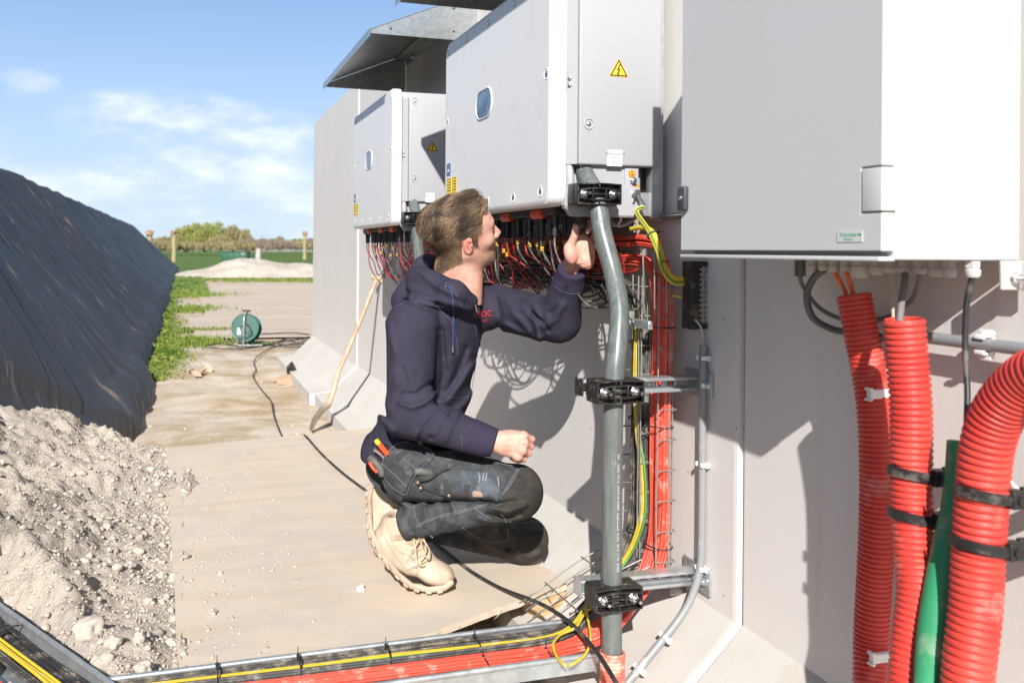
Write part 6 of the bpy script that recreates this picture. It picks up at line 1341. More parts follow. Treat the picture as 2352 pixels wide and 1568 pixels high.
def f_leg(P):
    d = ell(P, PS['pelvis']+np.array([-.01, .01, -.055]), (.112, .155, .10), RT1)
    t = cap(P, PS['hipR'], PS['knR'], .110, .076); t = smin(t, ell(P, PS['knR']+np.array([.018, -.002, -.002]), (.070, .068, .080)), .03)
    s = cap(P, PS['knR']+np.array([-.01, 0, -.018]), PS['anR'], .066, .054)
    d = smin(d, t, .03); d = smin(d, s, .014)
    t2 = cap(P, PS['hipL'], PS['knL'], .098, .070); t2 = smin(t2, ell(P, PS['knL']+np.array([.008, 0, -.006]), (.068, .066, .072)), .03)
    s2 = cap(P, PS['knL']+np.array([-.02, .0, -.022]), PS['anL'], .060, .050)
    d = smin(d, smin(t2, s2, .014), .014)
    nr = np.abs(d) < .035; d[nr] -= 1.5*folds(P[nr], TF)
    d = d-.0030*np.sin(P[..., 0]*120+P[..., 2]*60)*np.clip((Q(1060, 1170, 2.8)[0]-P[..., 0])*12, 0, 1)*(P[..., 2] < PS['anR'][2]+.09)*(P[..., 1] < 2.98)
    # flat cut at the ankle
    ad = (PS['anR']-PS['knR']); ad = ad/np.linalg.norm(ad); d = smax(d, np.where(P[..., 1] < 3.0, (P-PS['anR']-ad*.012)@ad, -1), .004)
    d = smax(d, -(P[..., 2]+1.098), .004)
    return d
def pk2(P):
    x, y = proj(P); R_ = np.sqrt(((P-PS['knR'])**2).sum(-1)); L_ = np.sqrt(((P-PS['knL'])**2).sum(-1))
    a = (P[:, 1] < 2.95) & (x > 1168-.35*(y-1075)*(y < 1135)*1.0+(y > 1135)*(-(y-1135)*.9)) & (y > 1075) & (x > 1120)
    a = a & ((x > 1190-(y-1080)*.55) | (y > 1140)) & ~((y > 1140) & (x < 1118+.0*(y)))
    b = (P[:, 1] >= 2.95) & (x > 1085) & (y > 1218+(1200-x)*.0) & ((y > 1225) | (x > 1200))
    return a | b
lo = (Q(838, 1100, 3.0)[0], 2.58, -1.105); hi = (Q(1270, 1100, 3.1)[0]+.02, 3.34, Q(900, 1020, 2.9)[2])
tr_ = sdf_obj('trousers', f_leg, lo, hi, .0058, [M_denim, M_pad], per, pk2)

# ---- head frame
HC = Q(1058, 530, 2.86)
hy, hp, hr = R(14), R(12), R(19)
f0 = np.array([math.cos(hy), math.sin(hy), 0]); s0 = np.array([math.sin(hy), -math.cos(hy), 0]); u0 = np.array([0, 0, 1.])   # s0 points to the camera side
f1 = f0*math.cos(hp)+u0*math.sin(hp); u1 = u0*math.cos(hp)-f0*math.sin(hp)
s1 = s0*math.cos(hr)-u1*math.sin(hr); u2_ = u1*math.cos(hr)+s0*math.sin(hr)
HM = np.stack([f1, s1, u2_], 1); HS = 1.07
def hl(P): return ((P-HC)@HM)/HS
def hw(q): return HC+(np.array(q)*HS)@HM.T
def sym(q): q = q.copy(); q[..., 1] = np.abs(q[..., 1]); return q
A_ = np.array
def f_head_l(q0):
    q = sym(q0)
    d = ell(q, A_([-.014, 0, .018]), (.101, .077, .081)); d = smin(d, ell(q, A_([.040, 0, .012]), (.056, .063, .066)), .03)
    d = smin(d, ell(q, A_([.042, 0, -.035]), (.050, .056, .070)), .03)
    d = smin(d, cap(q, A_([-.004, .054, -.055]), A_([.070, .016, -.100]), .016, .017), .035); d = smin(d, ell(q, A_([.045, 0, -.075]), (.050, .045, .035)), .025)
    d = smin(d, ell(q, A_([.083, 0, -.103]), (.017, .020, .015)), .018)
    d = smin(d, ell(q, A_([.060, .043, -.030]), (.026, .020, .020)), .022)
    d = smin(d, cap(q, A_([.083, .034, .016]), A_([.094, .004, .014]), .0095, .010), .014)
    d = smax(d, -ell(q, A_([.104, .031, -.004]), (.019, .017, .013)), .014)
    d = smin(d, ell(q, A_([.081, .030, -.003]), (.0125, .0140, .0115)), .003)
    d = smin(d, cap(q, A_([.094, 0, .004]), A_([.116, 0, -.030]), .0075, .0105), .010); d = smin(d, ell(q, A_([.104, .011, -.036]), (.012, .008, .008)), .007)
    d = smin(d, ell(q, A_([.090, 0, -.058]), (.014, .026, .016)), .012)
    d = smin(d, ell(q, A_([.1005, 0, -.0635]), (.0075, .019, .0048)), .003); d = smin(d, ell(q, A_([.0985, 0, -.0745]), (.0080, .017, .0058)), .003); d = smax(d, -ell(q, A_([.108, 0, -.0690]), (.012, .020, .0016)), .002)
    return d
def f_ear_l(q0):
    q = sym(q0); ct = A_([-.006, .078, -.024]); e = (q-ct)/.80; out = rotm(A_([-.38, .90, -.10]), A_([.9, .38, -.12])); e2 = e@out   # e2: out, forward, up
    o = np.stack([e2[..., 0], e2[..., 1], e2[..., 2]], -1)
    t = o[..., 2]; w_ = .0175+.10*t*.05
    shell = ell(o, A_([0, 0, 0]), (.0065, .0180, .0325)); lobe = ell(o, A_([.0005, .004, -.026]), (.0060, .0095, .0105)); d = smin(shell, lobe, .006)
    bowl = ell(o, A_([.0075, .0035, .001]), (.0075, .0110, .0235)); d = smax(d, -bowl, .0035)
    d = smin(d, cap(o, A_([.0015, .008, .010]), A_([.002, -.003, -.012]), .0030, .0030), .003); d = smin(d, ell(o, A_([.003, .0125, -.006]), (.004, .004, .006)), .003)
    return d*.80
NK0 = Q(1040, 690, 2.93)
def f_body(P):
    q = hl(P); d = smin(f_head_l(q), f_ear_l(q), .0035)*HS
    return smin(d, f_neck(P), .026)
def f_neck(P):
    d = cap(P, hw([-.022, 0, -.055]), Q(1040, 690, 2.93), .0565, .070)
    return smin(d, cap(P, hw([.026, 0, -.080]), Q(1072, 690, 2.90), .036, .046), .06)
def pk3(P):
    q = hl(P); e = f_ear_l(q); jj = np.clip((-.040-q[:, 2]-.30*(q[:, 0]-.09))/.030, 0, 1)*np.clip((q[:, 0]-.000)/.045, 0, 1)*np.clip((q[:, 2]+.145)/.03, 0, 1); j = np.random.default_rng(1).random(len(q)) < jj; return np.where(e < .003, 1, np.where(j, 2, 0))
def hairline(q):
    """>0 inside the hair region (head frame)"""
    f, s, u = q[..., 0], np.abs(q[..., 1]), q[..., 2]
    top = u-(.058-.16*np.maximum(0, s-.03)+.0*f)-np.clip((f-.03)*.35, -1, .05)
    front = .100-f
    side = np.minimum(u+.002+(.034-f)*.0, .034-f+u*.22)              # temple and sideburn edge
    sb = np.minimum(u+.030, .030-f); sb = np.minimum(sb, f+.004)       # sideburn in front of the ear
    back = np.minimum(-.022-f, u+.098+(f+.075)*-.55)                    # behind the ear down to the nape
    over = np.minimum(u-.012, .040-f+u*.25)
    return np.maximum.reduce([np.minimum(top, front), over, sb, back])
lo = hw([0, 0, 0])-A_([.17, .17, .0]); body = sdf_obj('body', f_body, (HC[0]-.155, HC[1]-.16, Q(1040, 700, 2.9)[2]), (HC[0]+.16, HC[1]+.17, HC[2]+.14), .0028, [M_skin, M_ear, M_stub], per, pk3)
def hair_th(q):
    f, s, u = q[..., 0], np.abs(q[..., 1]), q[..., 2]
    t = np.clip((u-.020)/.05, 0, 1); t = t*t*(3-2*t); return .0022+t*(.009+.008*np.clip((f+.02)/.08, 0, 1)+.014*np.clip((f-.045)/.03, 0, 1))+.012*np.clip((-f-.045)/.05, 0, 1)*np.clip((u+.02)/.04, 0, 1)
def f_hair(P):
    q = hl(P); hn = .0012*np.sin(q[..., 1]*190+q[..., 0]*90+3*np.sin(q[..., 0]*60))*np.clip((q[..., 2]-.03)/.03, 0, 1)
    d = smin(f_head_l(q), f_neck(P)/HS, .026/HS)-hair_th(q)*.55-hn; return smax(d, -hairline(q), .008)*HS
hair = sdf_obj('hair', f_hair, (HC[0]-.165, HC[1]-.16, HC[2]-.15), (HC[0]+.16, HC[1]+.16, HC[2]+.165), .0030, [M_hair2, M_hair], per, lambda P: hl(P)[:, 2] > .028-.15*(hl(P)[:, 0]+.02))
# strands
def f_hn(q): return smin(f_head_l(q), f_neck(HC+(q*HS)@HM.T)/HS, .024)
def grad(q, e=.0015):
    f_ = f_hn(q); g = np.stack([f_hn(q+np.eye(3)[i]*e)-f_ for i in range(3)], -1)/e; return g/(np.sqrt((g*g).sum(-1, keepdims=True))+1e-9), f_
def strands(n, top, seed, rad, name, m_):
    rg = np.random.default_rng(seed); dr = rg.normal(size=(n*4, 3)); dr /= np.sqrt((dr*dr).sum(-1, keepdims=True)); q = A_([-.0, 0, -.01])+dr*A_([.10, .08, .12])
    for _ in range(8):
        g, f_ = grad(q); q = q-g*f_[:, None]
    hlv = hairline(q); zone = q[:, 2]-(.030-.12*(q[:, 0]+.02))
    ok = (hlv > .001) & ((zone > -.010) if top else (zone < .016)); q = q[ok][:n]; g, _ = grad(q); N = len(q)
    clump = np.sin(q[:, 1]*150+2.2*np.sin(q[:, 0]*55)+.8*rg.normal(size=N)*.3)+np.sin(q[:, 0]*70+q[:, 1]*60+1.3*np.sin(q[:, 1]*45))
    if top:
        th = hair_th(q); cdir = np.stack([-.80+0*th, .20*np.sign(q[:, 1])+.10*np.sin(clump*2), -.08-1.1*np.clip(.02-q[:, 0], 0, .1)*10*.5], -1); cdir = cdir+.28*rg.normal(size=cdir.shape)*np.array([.4, 1, .6])+.25*np.sin(clump[:, None]*np.array([1.3, 2.1, .7])); L = .022+.026*rg.random(N)+.012*np.clip(q[:, 0]/.05, 0, 1); lift = th*(.45+.75*rg.random(N))+.0022*np.abs(clump)
    else:
        cdir = np.stack([-.35+.25*rg.normal(size=N), .15*rg.normal(size=N), -1.0+.15*rg.normal(size=N)], -1); L = .008+.008*rg.random(N); lift = .0016+.0030*rg.random(N)
    cdir = cdir-g*(cdir*g).sum(-1, keepdims=True); cdir /= np.sqrt((cdir*cdir).sum(-1, keepdims=True))+1e-9; side = np.cross(g, cdir); K = 6 if top else 3; pts = []
    ph = rg.random(N)*6.3
    for i in range(K+1):
        t = i/K; off = (lift*(math.sin(min(1, t*1.5)*math.pi/2)*(1-.35*t*t)))[:, None]
        p = q+cdir*(L*t)[:, None]+side*(.0022*np.sin(ph+t*3)*t+.003*np.sin(clump*3)*t)[:, None]
        g2, f2 = grad(p); p = p-g2*f2[:, None]+g2*(off+(.0006 if not top else .0))+0; pts.append(p)
    pts = np.stack(pts, 1); V = []; F = []; gg, _ = grad(pts[:, 0])
    rr = np.linspace(1, .35, K+1)*rad; sd_ = side; nrm = g; ang = [0, 2.09, 4.19]
    A3 = np.zeros((N, K+1, 3, 3))
    for j, a in enumerate(ang): A3[:, :, j, :] = pts+(sd_[:, None, :]*math.cos(a)+nrm[:, None, :]*math.sin(a))*rr[None, :, None]
    Vv = HC+(A3.reshape(-1, 3)*HS)@HM.T; Wd = to_world(Vv)-np.array(ORG[per]); base = np.arange(N)[:, None, None]*(K+1)*3+np.arange(K)[None, :, None]*3
    F = []
    for j in range(3): j2 = (j+1) % 3; F.append(np.stack([base[..., 0]+j, base[..., 0]+j2, base[..., 0]+3+j2, base[..., 0]+3+j], -1).reshape(-1, 4))
    F = np.concatenate(F); me = bpy.data.meshes.new(name); me.from_pydata(Wd.tolist(), [], F.tolist()); me.polygons.foreach_set('use_smooth', [True]*len(F))
    for mm in m_: me.materials.append(mm)
    si = (F[:, 0]//(3*(K+1))); lock = np.clip((clump[si]+2)/4*len(m_)+.9*rg.normal(size=N)[si], 0, len(m_)-.01).astype(np.int32); me.polygons.foreach_set('material_index', lock.tolist())
    o = bpy.data.objects.new(name, me); C.objects.link(o); o.parent = hair; ORG[o] = ORG[per]; return o
M_h3 = mat('hair_light', (.22, .135, .075), .38, spec=.7); M_h4 = mat('hair_dark', (.055, .034, .02), .45, spec=.6); M_h5 = mat('hair_highlight', (.36, .245, .15), .4, spec=.7)  # lock tones, with highlights and dark gaps put into the strand colours
strands(10000, True, 3, .00060, 'long_strands', [M_h4, M_h4, M_hair, M_h3, M_h5]); strands(13000, False, 5, .00042, 'short_strands', [M_hair, M_hair2, M_hair2, M_h3, M_h5])
# eyes and brows
for sgn in (1, -1):
    mb = MB(); c = W3(hw([.0805, .030*sgn, -.006])); mb.ball(c, .0108*HS, 3); mb.build('eye', mat('eye_white', (.38, .33, .30), .35), body)
    mb = MB(); c = W3(hw([.0892, .0298*sgn, -.006])); mb.ball(c, .0032*HS, 2); mb.build('iris', mat('eye_iris', (.06, .09, .11), .2), body)
    mb = MB(); fr = random.Random(2)
    for k in range(70):
        t = k/70; a = hw([.0985-.013*t*t-.002, (.012+.032*t)*sgn, .016+.005*math.sin(t*3)+fr.uniform(-.002, .002)]); b = a+(A_([.001, .007*sgn, .002])*HS)@HM.T; mb.tube([W3(a), W3(b)], [.0005, .0002], 4)
    mb.build('eyebrow', M_hair, body)
# inner collar (black t-shirt) 
def f_collar(P): d = np.abs(cap(P, Q(1046, 690, 2.925), Q(1060, 640, 2.915), .074, .067))-.003; return smax(smax(d, (P-Q(1070, 661, 2.9))@A_([-.25, 0, .97]), .003), -(P[..., 2]-Q(1050, 705, 2.9)[2]), .003)
sdf_obj('shirt_collar', f_collar, Q(970, 715, 2.9)*A_([1, 0, 1])+A_([0, 2.80, 0]), Q(1140, 620, 2.9)*A_([1, 0, 1])+A_([0, 3.04, 0]), .004, M_black, per)

# ---- hands
def finger(P, joints, r):
    d = None
    for i in range(len(joints)-1):
        c = cap(P, joints[i], joints[i+1], r*(1-.10*i), r*(1-.10*(i+1))); d = c if d is None else smin(d, c, .003)
    return d
# raised left hand: palm towards the camera, fingers going up behind the pipe and round a black connector
lw = PS['wrL']
def f_handL(P):
    d = cap(P, lw-wr_dirL*.05, lw+A_([.004, 0, .030]), .029, .027, M=np.diag([1, 1.25, 1])); 
    c0 = Q(1334, 575, 2.655); palm = ell(P, c0+A_([.004, .004, 0]), (.040, .0175, .050), rotm(A_([1., .1, .30]), A_([-.1, 1, 0]))); d = smin(d, palm, .022)
    d = smin(d, ell(P, Q(1310, 583, 2.645), (.019, .019, .032), rotm(A_([1, 0, .25]), A_([0, 1, 0]))), .014)                       # ball of the thumb
    d = smin(d, ell(P, Q(1347, 602, 2.655), (.021, .017, .022)), .014)                                                               # heel of the hand
    d = smin(d, finger(P, [Q(1308, 568, 2.645), Q(1320, 542, 2.63), Q(1322, 522, 2.625)], .0125), .010)                              # thumb up
    fg = [([(1322, 545, 2.68), (1332, 518, 2.70), (1345, 505, 2.69), (1352, 508, 2.665)], .0088), ([(1340, 548, 2.675), (1352, 520, 2.695), (1364, 505, 2.68), (1366, 515, 2.655)], .0090),
          ([(1356, 555, 2.67), (1368, 528, 2.685), (1370, 518, 2.66), (1358, 524, 2.635), (1350, 532, 2.625)], .0088), ([(1368, 565, 2.665), (1380, 542, 2.675), (1380, 530, 2.65), (1372, 533, 2.63)], .0078)]
    for J, r in fg: d = smin(d, finger(P, [Q(*j) for j in J], r), .004)
    cr = folds(P, [([(1327, 545), (1333, 570), (1330, 595), (1322, 606)], -.0020, 2.2), ([(1340, 558), (1338, 580), (1332, 596)], -.0012, 1.8), ([(1298, 607), (1315, 611), (1340, 608)], -.0020, 2.2), ([(1332, 612), (1345, 618), (1358, 612)], -.0018, 2), ([(1312, 560), (1318, 566)], -.001, 1.6)])
    return d-cr
hL = sdf_obj('left_hand', f_handL, Q(1285, 660, 2.68)-A_([0, .11, 0]), Q(1395, 492, 2.68)+A_([.01, .09, .01]), .0022, M_skin, body)
mb = MB(); c = W3(Q(1350.5, 531, 2.612)); mb.ball(c, (.0062, .003, .0075), 2); mb.build('fingernail', mat('nail', (.68, .42, .36), .3), hL)
mb = MB(); k0 = W3(Q(1330, 486, 2.645)); k1 = W3(Q(1332, 522, 2.655)); mb.tube([k0+Vector((0, 0, .02)), k0, k0.lerp(k1, .5), k0.lerp(k1, .52), k1], [.0215, .0215, .0215, .0195, .019], 22); tagp(mb.build('cable_connector', M_black), 'round black connector held by the raised hand under the white box', 'connector')
# right fist resting on the knee: back of the hand to the camera, knuckles to the right, fingers curled down and under
def f_handR(P):
    w0 = PS['wrR']-wr_dirR*.03; d = cap(P, w0, Q(1150, 1016, 2.695), .031, .031, M=np.diag([1, 1.15, 1]))
    RB = rotm(Q(1205, 1016, 2.69)-Q(1150, 1016, 2.695), A_([0, 1, .1])); d = smin(d, ell(P, Q(1173, 1018, 2.690), (.047, .024, .042), RB), .020)
    kn = [(1203, 1000, 2.682), (1204, 1017, 2.668), (1200, 1034, 2.662), (1190, 1048, 2.668)]; md = [(1221, 1008, 2.705), (1219, 1025, 2.690), (1213, 1041, 2.684), (1203, 1054, 2.688)]; tp = [(1212, 1018, 2.728), (1208, 1034, 2.718), (1201, 1047, 2.712), (1190, 1057, 2.71)]; tt = [(1196, 1015, 2.722), (1190, 1030, 2.715), (1184, 1042, 2.71), (1176, 1052, 2.708)]; rr_ = [.0118, .0120, .0116, .0106]
    for k in range(4):
        d = smin(d, finger(P, [Q(1170, 1004+k*11, 2.69), Q(*kn[k])], .0120), .010)
        d = smin(d, finger(P, [Q(*kn[k]), Q(*md[k]), Q(*tp[k]), Q(*tt[k])], rr_[k]), .0030)
        d = smin(d, ell(P, Q(kn[k][0]-2, kn[k][1], kn[k][2]-.001), (.013, .010, .0115)), .012)
    d = smin(d, finger(P, [Q(1165, 1000, 2.715), Q(1188, 996, 2.738), Q(1206, 1006, 2.745)], .0120), .006)   # thumb laid along the far side
    cr = folds(P, [([(1211, 1006), (1205, 1015), (1203, 1022)], -.0012, 2), ([(1208, 1020), (1202, 1030), (1200, 1040)], -.0012, 2), ([(1170, 1005), (1195, 1008)], .0008, 2.5), ([(1165, 1020), (1195, 1020)], .0008, 2.5), ([(1165, 1032), (1188, 1036)], .0008, 2.5)])
    return d-cr
hR = sdf_obj('right_hand', f_handR, Q(1105, 1080, 2.69)-A_([0, .07, 0]), Q(1240, 975, 2.69)+A_([.01, .10, .01]), .0022, M_skin, body)

# ---- boots
SOLE = [(848, 1185), (850, 1215), (862, 1245), (885, 1285), (915, 1320), (945, 1345), (985, 1354), (1020, 1350), (1036, 1338)]
def f_bootR(P):
    zb = 2.885; an = Q(925, 1195, 2.88); hl_ = Q(888, 1250, zb); md = Q(945, 1288, zb); toe = Q(1002, 1318, zb)
    ax = rotm(toe-hl_, A_([0, 1, 0]))
    d = cap(P, Q(918, 1188, 2.88), Q(900, 1232, zb), .052, .054); d = smin(d, cap(P, Q(945, 1200, 2.875), Q(928, 1260, zb), .036, .050), .03)
    d = smin(d, cap(P, hl_, md, .046, .045), .03); d = smin(d, ell(P, toe+A_([.0, 0, .004]), (.060, .052, .038), rotm(A_([1., 0, -.22]), A_([0, 1, 0]))), .03)
    d = smin(d, cap(P, Q(950, 1250, zb), Q(990, 1308, zb), .036, .034), .02)
    d = d-folds(P, [([(948, 1210), (930, 1225), (905, 1228)], .004, 5), ([(950, 1228), (930, 1240), (900, 1245)], -.003, 4), ([(962, 1245), (945, 1262), (935, 1285)], .003, 4), ([(940, 1305), (965, 1290), (990, 1280)], .0045, 3.0), ([(880, 1215), (875, 1240), (880, 1262)], .003, 4), ([(905, 1240), (935, 1252), (965, 1250)], -.003, 3)])
    d = smax(d, -cap(P, Q(925, 1165, 2.875), Q(922, 1205, 2.88), .046, .038), .006)      # opening
    up = A_([-.28, 0, 1.]); up = up/np.linalg.norm(up); d = smax(d, (P-Q(920, 1174, 2.88))@up, .006)
    return d
bt_ = sdf_obj('right_boot', f_bootR, Q(835, 1360, 2.88)-A_([.0, .10, .0]), Q(1050, 1160, 2.88)+A_([0, .10, 0]), .0034, M_boot, per)
def f_soleR(P):
    zb = 2.885; x, y = proj(P); d2 = np.sqrt(segd2(x, y, SOLE))/FPX*zb-.0105
    wd = np.abs(P[..., 1]-zb)-(.046+.010*np.clip((x-940)/80, 0, 1)-.008*np.clip((x-1005)/35, 0, 1)); d = smax(d2, wd, .012)
    L = x*.85+y*.5; tr2 = .0035*(np.sin(L*.42) > .2)*(np.abs(wd) < .02); return d-0*tr2
so2 = sdf_obj('sole', f_soleR, Q(835, 1372, 2.88)-A_([.0, .08, .0]), Q(1052, 1170, 2.88)+A_([0, .08, 0]), .0034, M_sole, bt_)
mb = MB(); SP = [Vector((p[0], p[1], 0)) for p in SOLE]; SS = spline(SP, 6)
for i in range(4, len(SS)-6, 4):
    p = SS[i]; n_ = (SS[i+1]-SS[i-1]).normalized(); nx_, ny_ = -n_.y, n_.x
    if True:
        for dz_ in (-.040, 0, .040):
            c = W3(Q(p.x+nx_*3.0, p.y+ny_*3.0, 2.885+dz_)); t1 = (W3(Q(p.x+n_.x*5, p.y+n_.y*5, 2.885))-W3(Q(p.x, p.y, 2.885))).normalized(); mb.obox(c, t1, FW, t1.cross(FW), .0090, .014, .0040, .0015)
mb.build('tread', M_sole, so2)
def f_sock(P): return cap(P, Q(948, 1188, 2.868), Q(930, 1215, 2.878), .044, .036)
sdf_obj('sock', f_sock, Q(895, 1245, 2.88)-A_([0, .06, 0]), Q(985, 1155, 2.88)+A_([0, .06, 0]), .005, M_sock, per)
# left boot: kneeling, sole standing up behind
def f_bootL(P):
    zb = 3.18; d = cap(P, Q(905, 1165, zb), Q(880, 1130, zb), .050, .046); d = smin(d, cap(P, Q(878, 1128, zb), Q(872, 1205, zb), .040, .044), .03); d = smin(d, ell(P, Q(880, 1240, zb), (.040, .048, .052)), .03); d = smin(d, cap(P, Q(905, 1165, zb), Q(960, 1195, 3.17), .050, .056), .03)
    return smax(d-folds(P, [([(925, 1130), (925, 1190)], .003, 5), ([(880, 1170), (920, 1160)], -.003, 5)]), -(P[..., 2]+1.096), .004)
bl_ = sdf_obj('left_boot', f_bootL, Q(835, 1290, 3.18)-A_([.02, .09, .0]), Q(990, 1085, 3.18)+A_([0, .10, 0]), .0038, M_boot, per)
SL2 = [(868, 1100), (852, 1118), (847, 1150), (850, 1190), (852, 1225), (862, 1255), (880, 1268)]
def f_soleL(P):
    zb = 3.18; x, y = proj(P); d2 = np.sqrt(segd2(x, y, SL2))/FPX*zb-.011; wd = np.abs(P[..., 1]-zb)-.046; return smax(smax(d2, wd, .012), -(P[..., 2]+1.097), .003)
s2_ = sdf_obj('sole', f_soleL, Q(832, 1290, 3.18)-A_([.01, .08, .0]), Q(900, 1080, 3.18)+A_([0, .08, 0]), .0038, M_sole, bl_)
mb = MB(); SS = spline([Vector((p[0], p[1], 0)) for p in SL2], 6)
for i in range(3, len(SS)-4, 3):
    p = SS[i]; n_ = (SS[i+1]-SS[i-1]).normalized()
    for dz_ in (-.036, .0, .036):
        c = W3(Q(p.x+(-n_.y)*-5.5*(-1), p.y, 3.18+dz_)); c = W3(Q(p.x-abs(n_.y)*5.5, p.y+5.5*max(0, n_.x), 3.18+dz_)); t1 = (W3(Q(p.x+n_.x*5, p.y+n_.y*5, 3.18))-W3(Q(p.x, p.y, 3.18))).normalized(); mb.obox(c, t1, FW, t1.cross(FW), .008, .013, .0055, .0015)
mb.build('tread', M_sole, s2_)
# seams, eyelets and laces of the right boot
for pts in ([(896, 1228), (908, 1262), (945, 1278), (960, 1300), (990, 1286)], [(955, 1322), (968, 1300), (988, 1284), (1008, 1285)], [(938, 1212), (962, 1228), (985, 1255)], [(878, 1225), (900, 1262), (925, 1300), (950, 1322)]):
    line_on(f_bootR, pts, .0011, 'seam', mat('boot_seam', (.36, .26, .17), .85), bt_, off=.0003)
EY = [(944, 1250), (946, 1268), (948, 1283), (955, 1300)]; EY2 = [(968, 1238), (972, 1256), (976, 1270), (982, 1284)]
for x, y in EY:
    p = surf(f_bootR, x, y, 2.6)
    if p is not None: mb = MB(); c = W3(p); mb.tube([c+RT*math.cos(a)*.0045+UP*math.sin(a)*.0045-FW*.001 for a in [i*math.pi/6 for i in range(12)]], .0013, 5, closed=True); mb.build('eyelet', M_bolt, bt_)
lc = MB()
for (a, b) in zip(EY, EY2):
    pa, pb = surf(f_bootR, *a, 2.6), surf(f_bootR, *b, 2.6)
    if pa is None or pb is None: continue
    m_ = (pa+pb)/2; m_ = m_*(1-.008/m_[1]); lc.tube([W3(q) for q in (pa, m_, pb)], .0021, 6)
for pts in ([(952, 1262), (958, 1246), (966, 1234), (975, 1240), (978, 1258), (972, 1278), (966, 1288)], [(962, 1236), (972, 1230), (985, 1228), (994, 1233)], [(966, 1236), (980, 1250), (987, 1268), (984, 1282), (976, 1274), (970, 1256), (966, 1240)], [(950, 1236), (955, 1258), (957, 1284), (966, 1298), (975, 1294)]):
    lc.tube(spline([W3(Q(x, y, 2.822)) for x, y in pts], 6), .0022, 6)
lc.build('lace', M_lace, bt_, smooth=60)

# ---- details on the sweatshirt
def fh(P): return f_hood(P)
for pts, m_ in (([(905, 706), (935, 692), (965, 690), (1005, 706), (1035, 735), (1048, 775), (1052, 815)], M_threadb), ([(950, 668), (945, 690)], M_threadb), ([(1035, 652), (1055, 690), (1068, 722)], M_threadb), ([(1058, 998), (1062, 1020), (1058, 1045)], M_threadb), ([(1270, 655), (1290, 670), (1315, 676), (1335, 672)], M_threadb), ([(1028, 912), (1060, 915), (1085, 908), (1105, 898)], M_threadb)): line_on(fh, pts, .0011, 'seam', m_, ho, off=.0006)
# zip from the collar down the front
zp = [(1078, 685), (1090, 715), (1097, 745), (1102, 790), (1103, 840), (1097, 875), (1088, 900), (1090, 930), (1086, 955)]
line_on(fh, zp, .0022, 'zip', M_black, ho, off=.0012)
line_on(fh, [(x-6, y) for x, y in zp[2:]], .0009, 'seam', M_threadb, ho, off=.0004)
mb = MB(); p = surf(fh, 1092, 700, 2.5)
if p is not None: mb.tube([W3(p*(1-.004/p[1])), W3(Q(1096, 718, p[1]-.008))], .0035, 6); mb.build('zip_pull', M_black, ho)
# drawstrings
for pts, nm in (([(1027, 656), (1036, 664), (1040, 690), (1042, 720), (1041, 760), (1040, 795)], 'drawstring'),):
    ln = line_on(fh, pts, .0034, nm, mat('drawstring_blue', (.03, .05, .12), .8), ho, off=.005)
    for yy in range(672, 795, 7):
        q = surf(fh, 1041, yy, 2.5)
    p = surf(fh, 1040, 802, 2.5)
    if p is not None: mb = MB(); mb.tube([W3(p*(1-.006/p[1])+A_([0, 0, .012])), W3(p*(1-.006/p[1])-A_([0, 0, .010]))], .0040, 8); mb.build('cord_end', M_bolt, ho)
p = surf(fh, 1027, 655, 2.5)
if p is not None:
    mb = MB(); c = W3(p*(1-.002/p[1])); mb.tube([c+RT*math.cos(a)*.006+UP*math.sin(a)*.006 for a in [i*math.pi/7 for i in range(14)]], .0018, 5, closed=True); mb.build('eyelet', M_bolt, ho)
text_on(fh, 'KOC', (1112, 722), -5, 21, 'chest_logo', M_logo, ho, squash=.80)
text_on(fh, 'ELE', (1114, 737), -12, 8.5, 'chest_lettering', M_logo, ho, squash=.9)

# ---- trousers details: holster pocket, cargo pocket, straps, stitching
fl_ = f_leg
pocket = [(930, 1012), (912, 1015), (893, 1030), (882, 1045), (876, 1062), (872, 1080), (882, 1100), (900, 1122), (925, 1138), (934, 1137), (938, 1125), (948, 1100), (962, 1082), (978, 1065), (994, 1052), (999, 1042), (990, 1030), (965, 1020)]
fb = lambda P: np.minimum(f_leg(P), f_hood(P)) 
pk_ = patch_on(fb, [p for p in pocket], .010, 'holster_pocket', M_denim, tr_, step=2.6, puff=.014)
def fpk(P): return np.minimum(f_leg(P), f_hood(P))-.026*np.exp(-segd2(*proj(P), [(905, 1060), (945, 1060), (925, 1100)])/(45**2))
rim = [(a[0]*.965+934*.035, a[1]*.965+1072*.035) for a in pocket]
def lift_line(pts, r, nm, m_, par, lift, fn=fb, dashed=None):
    return line_on(fn, pts, r, nm, m_, par, off=lift, dashed=dashed)
lift_line(rim+[rim[0]], .0008, 'stitching', M_thread, tr_, .0225, dashed=True)
lift_line([(876, 1064), (905, 1088), (935, 1118)], .0007, 'stitching', M_thread, tr_, .025, dashed=True)
lift_line([(903, 1026), (930, 1055), (955, 1076)], .0007, 'stitching', M_thread, tr_, .025, dashed=True)
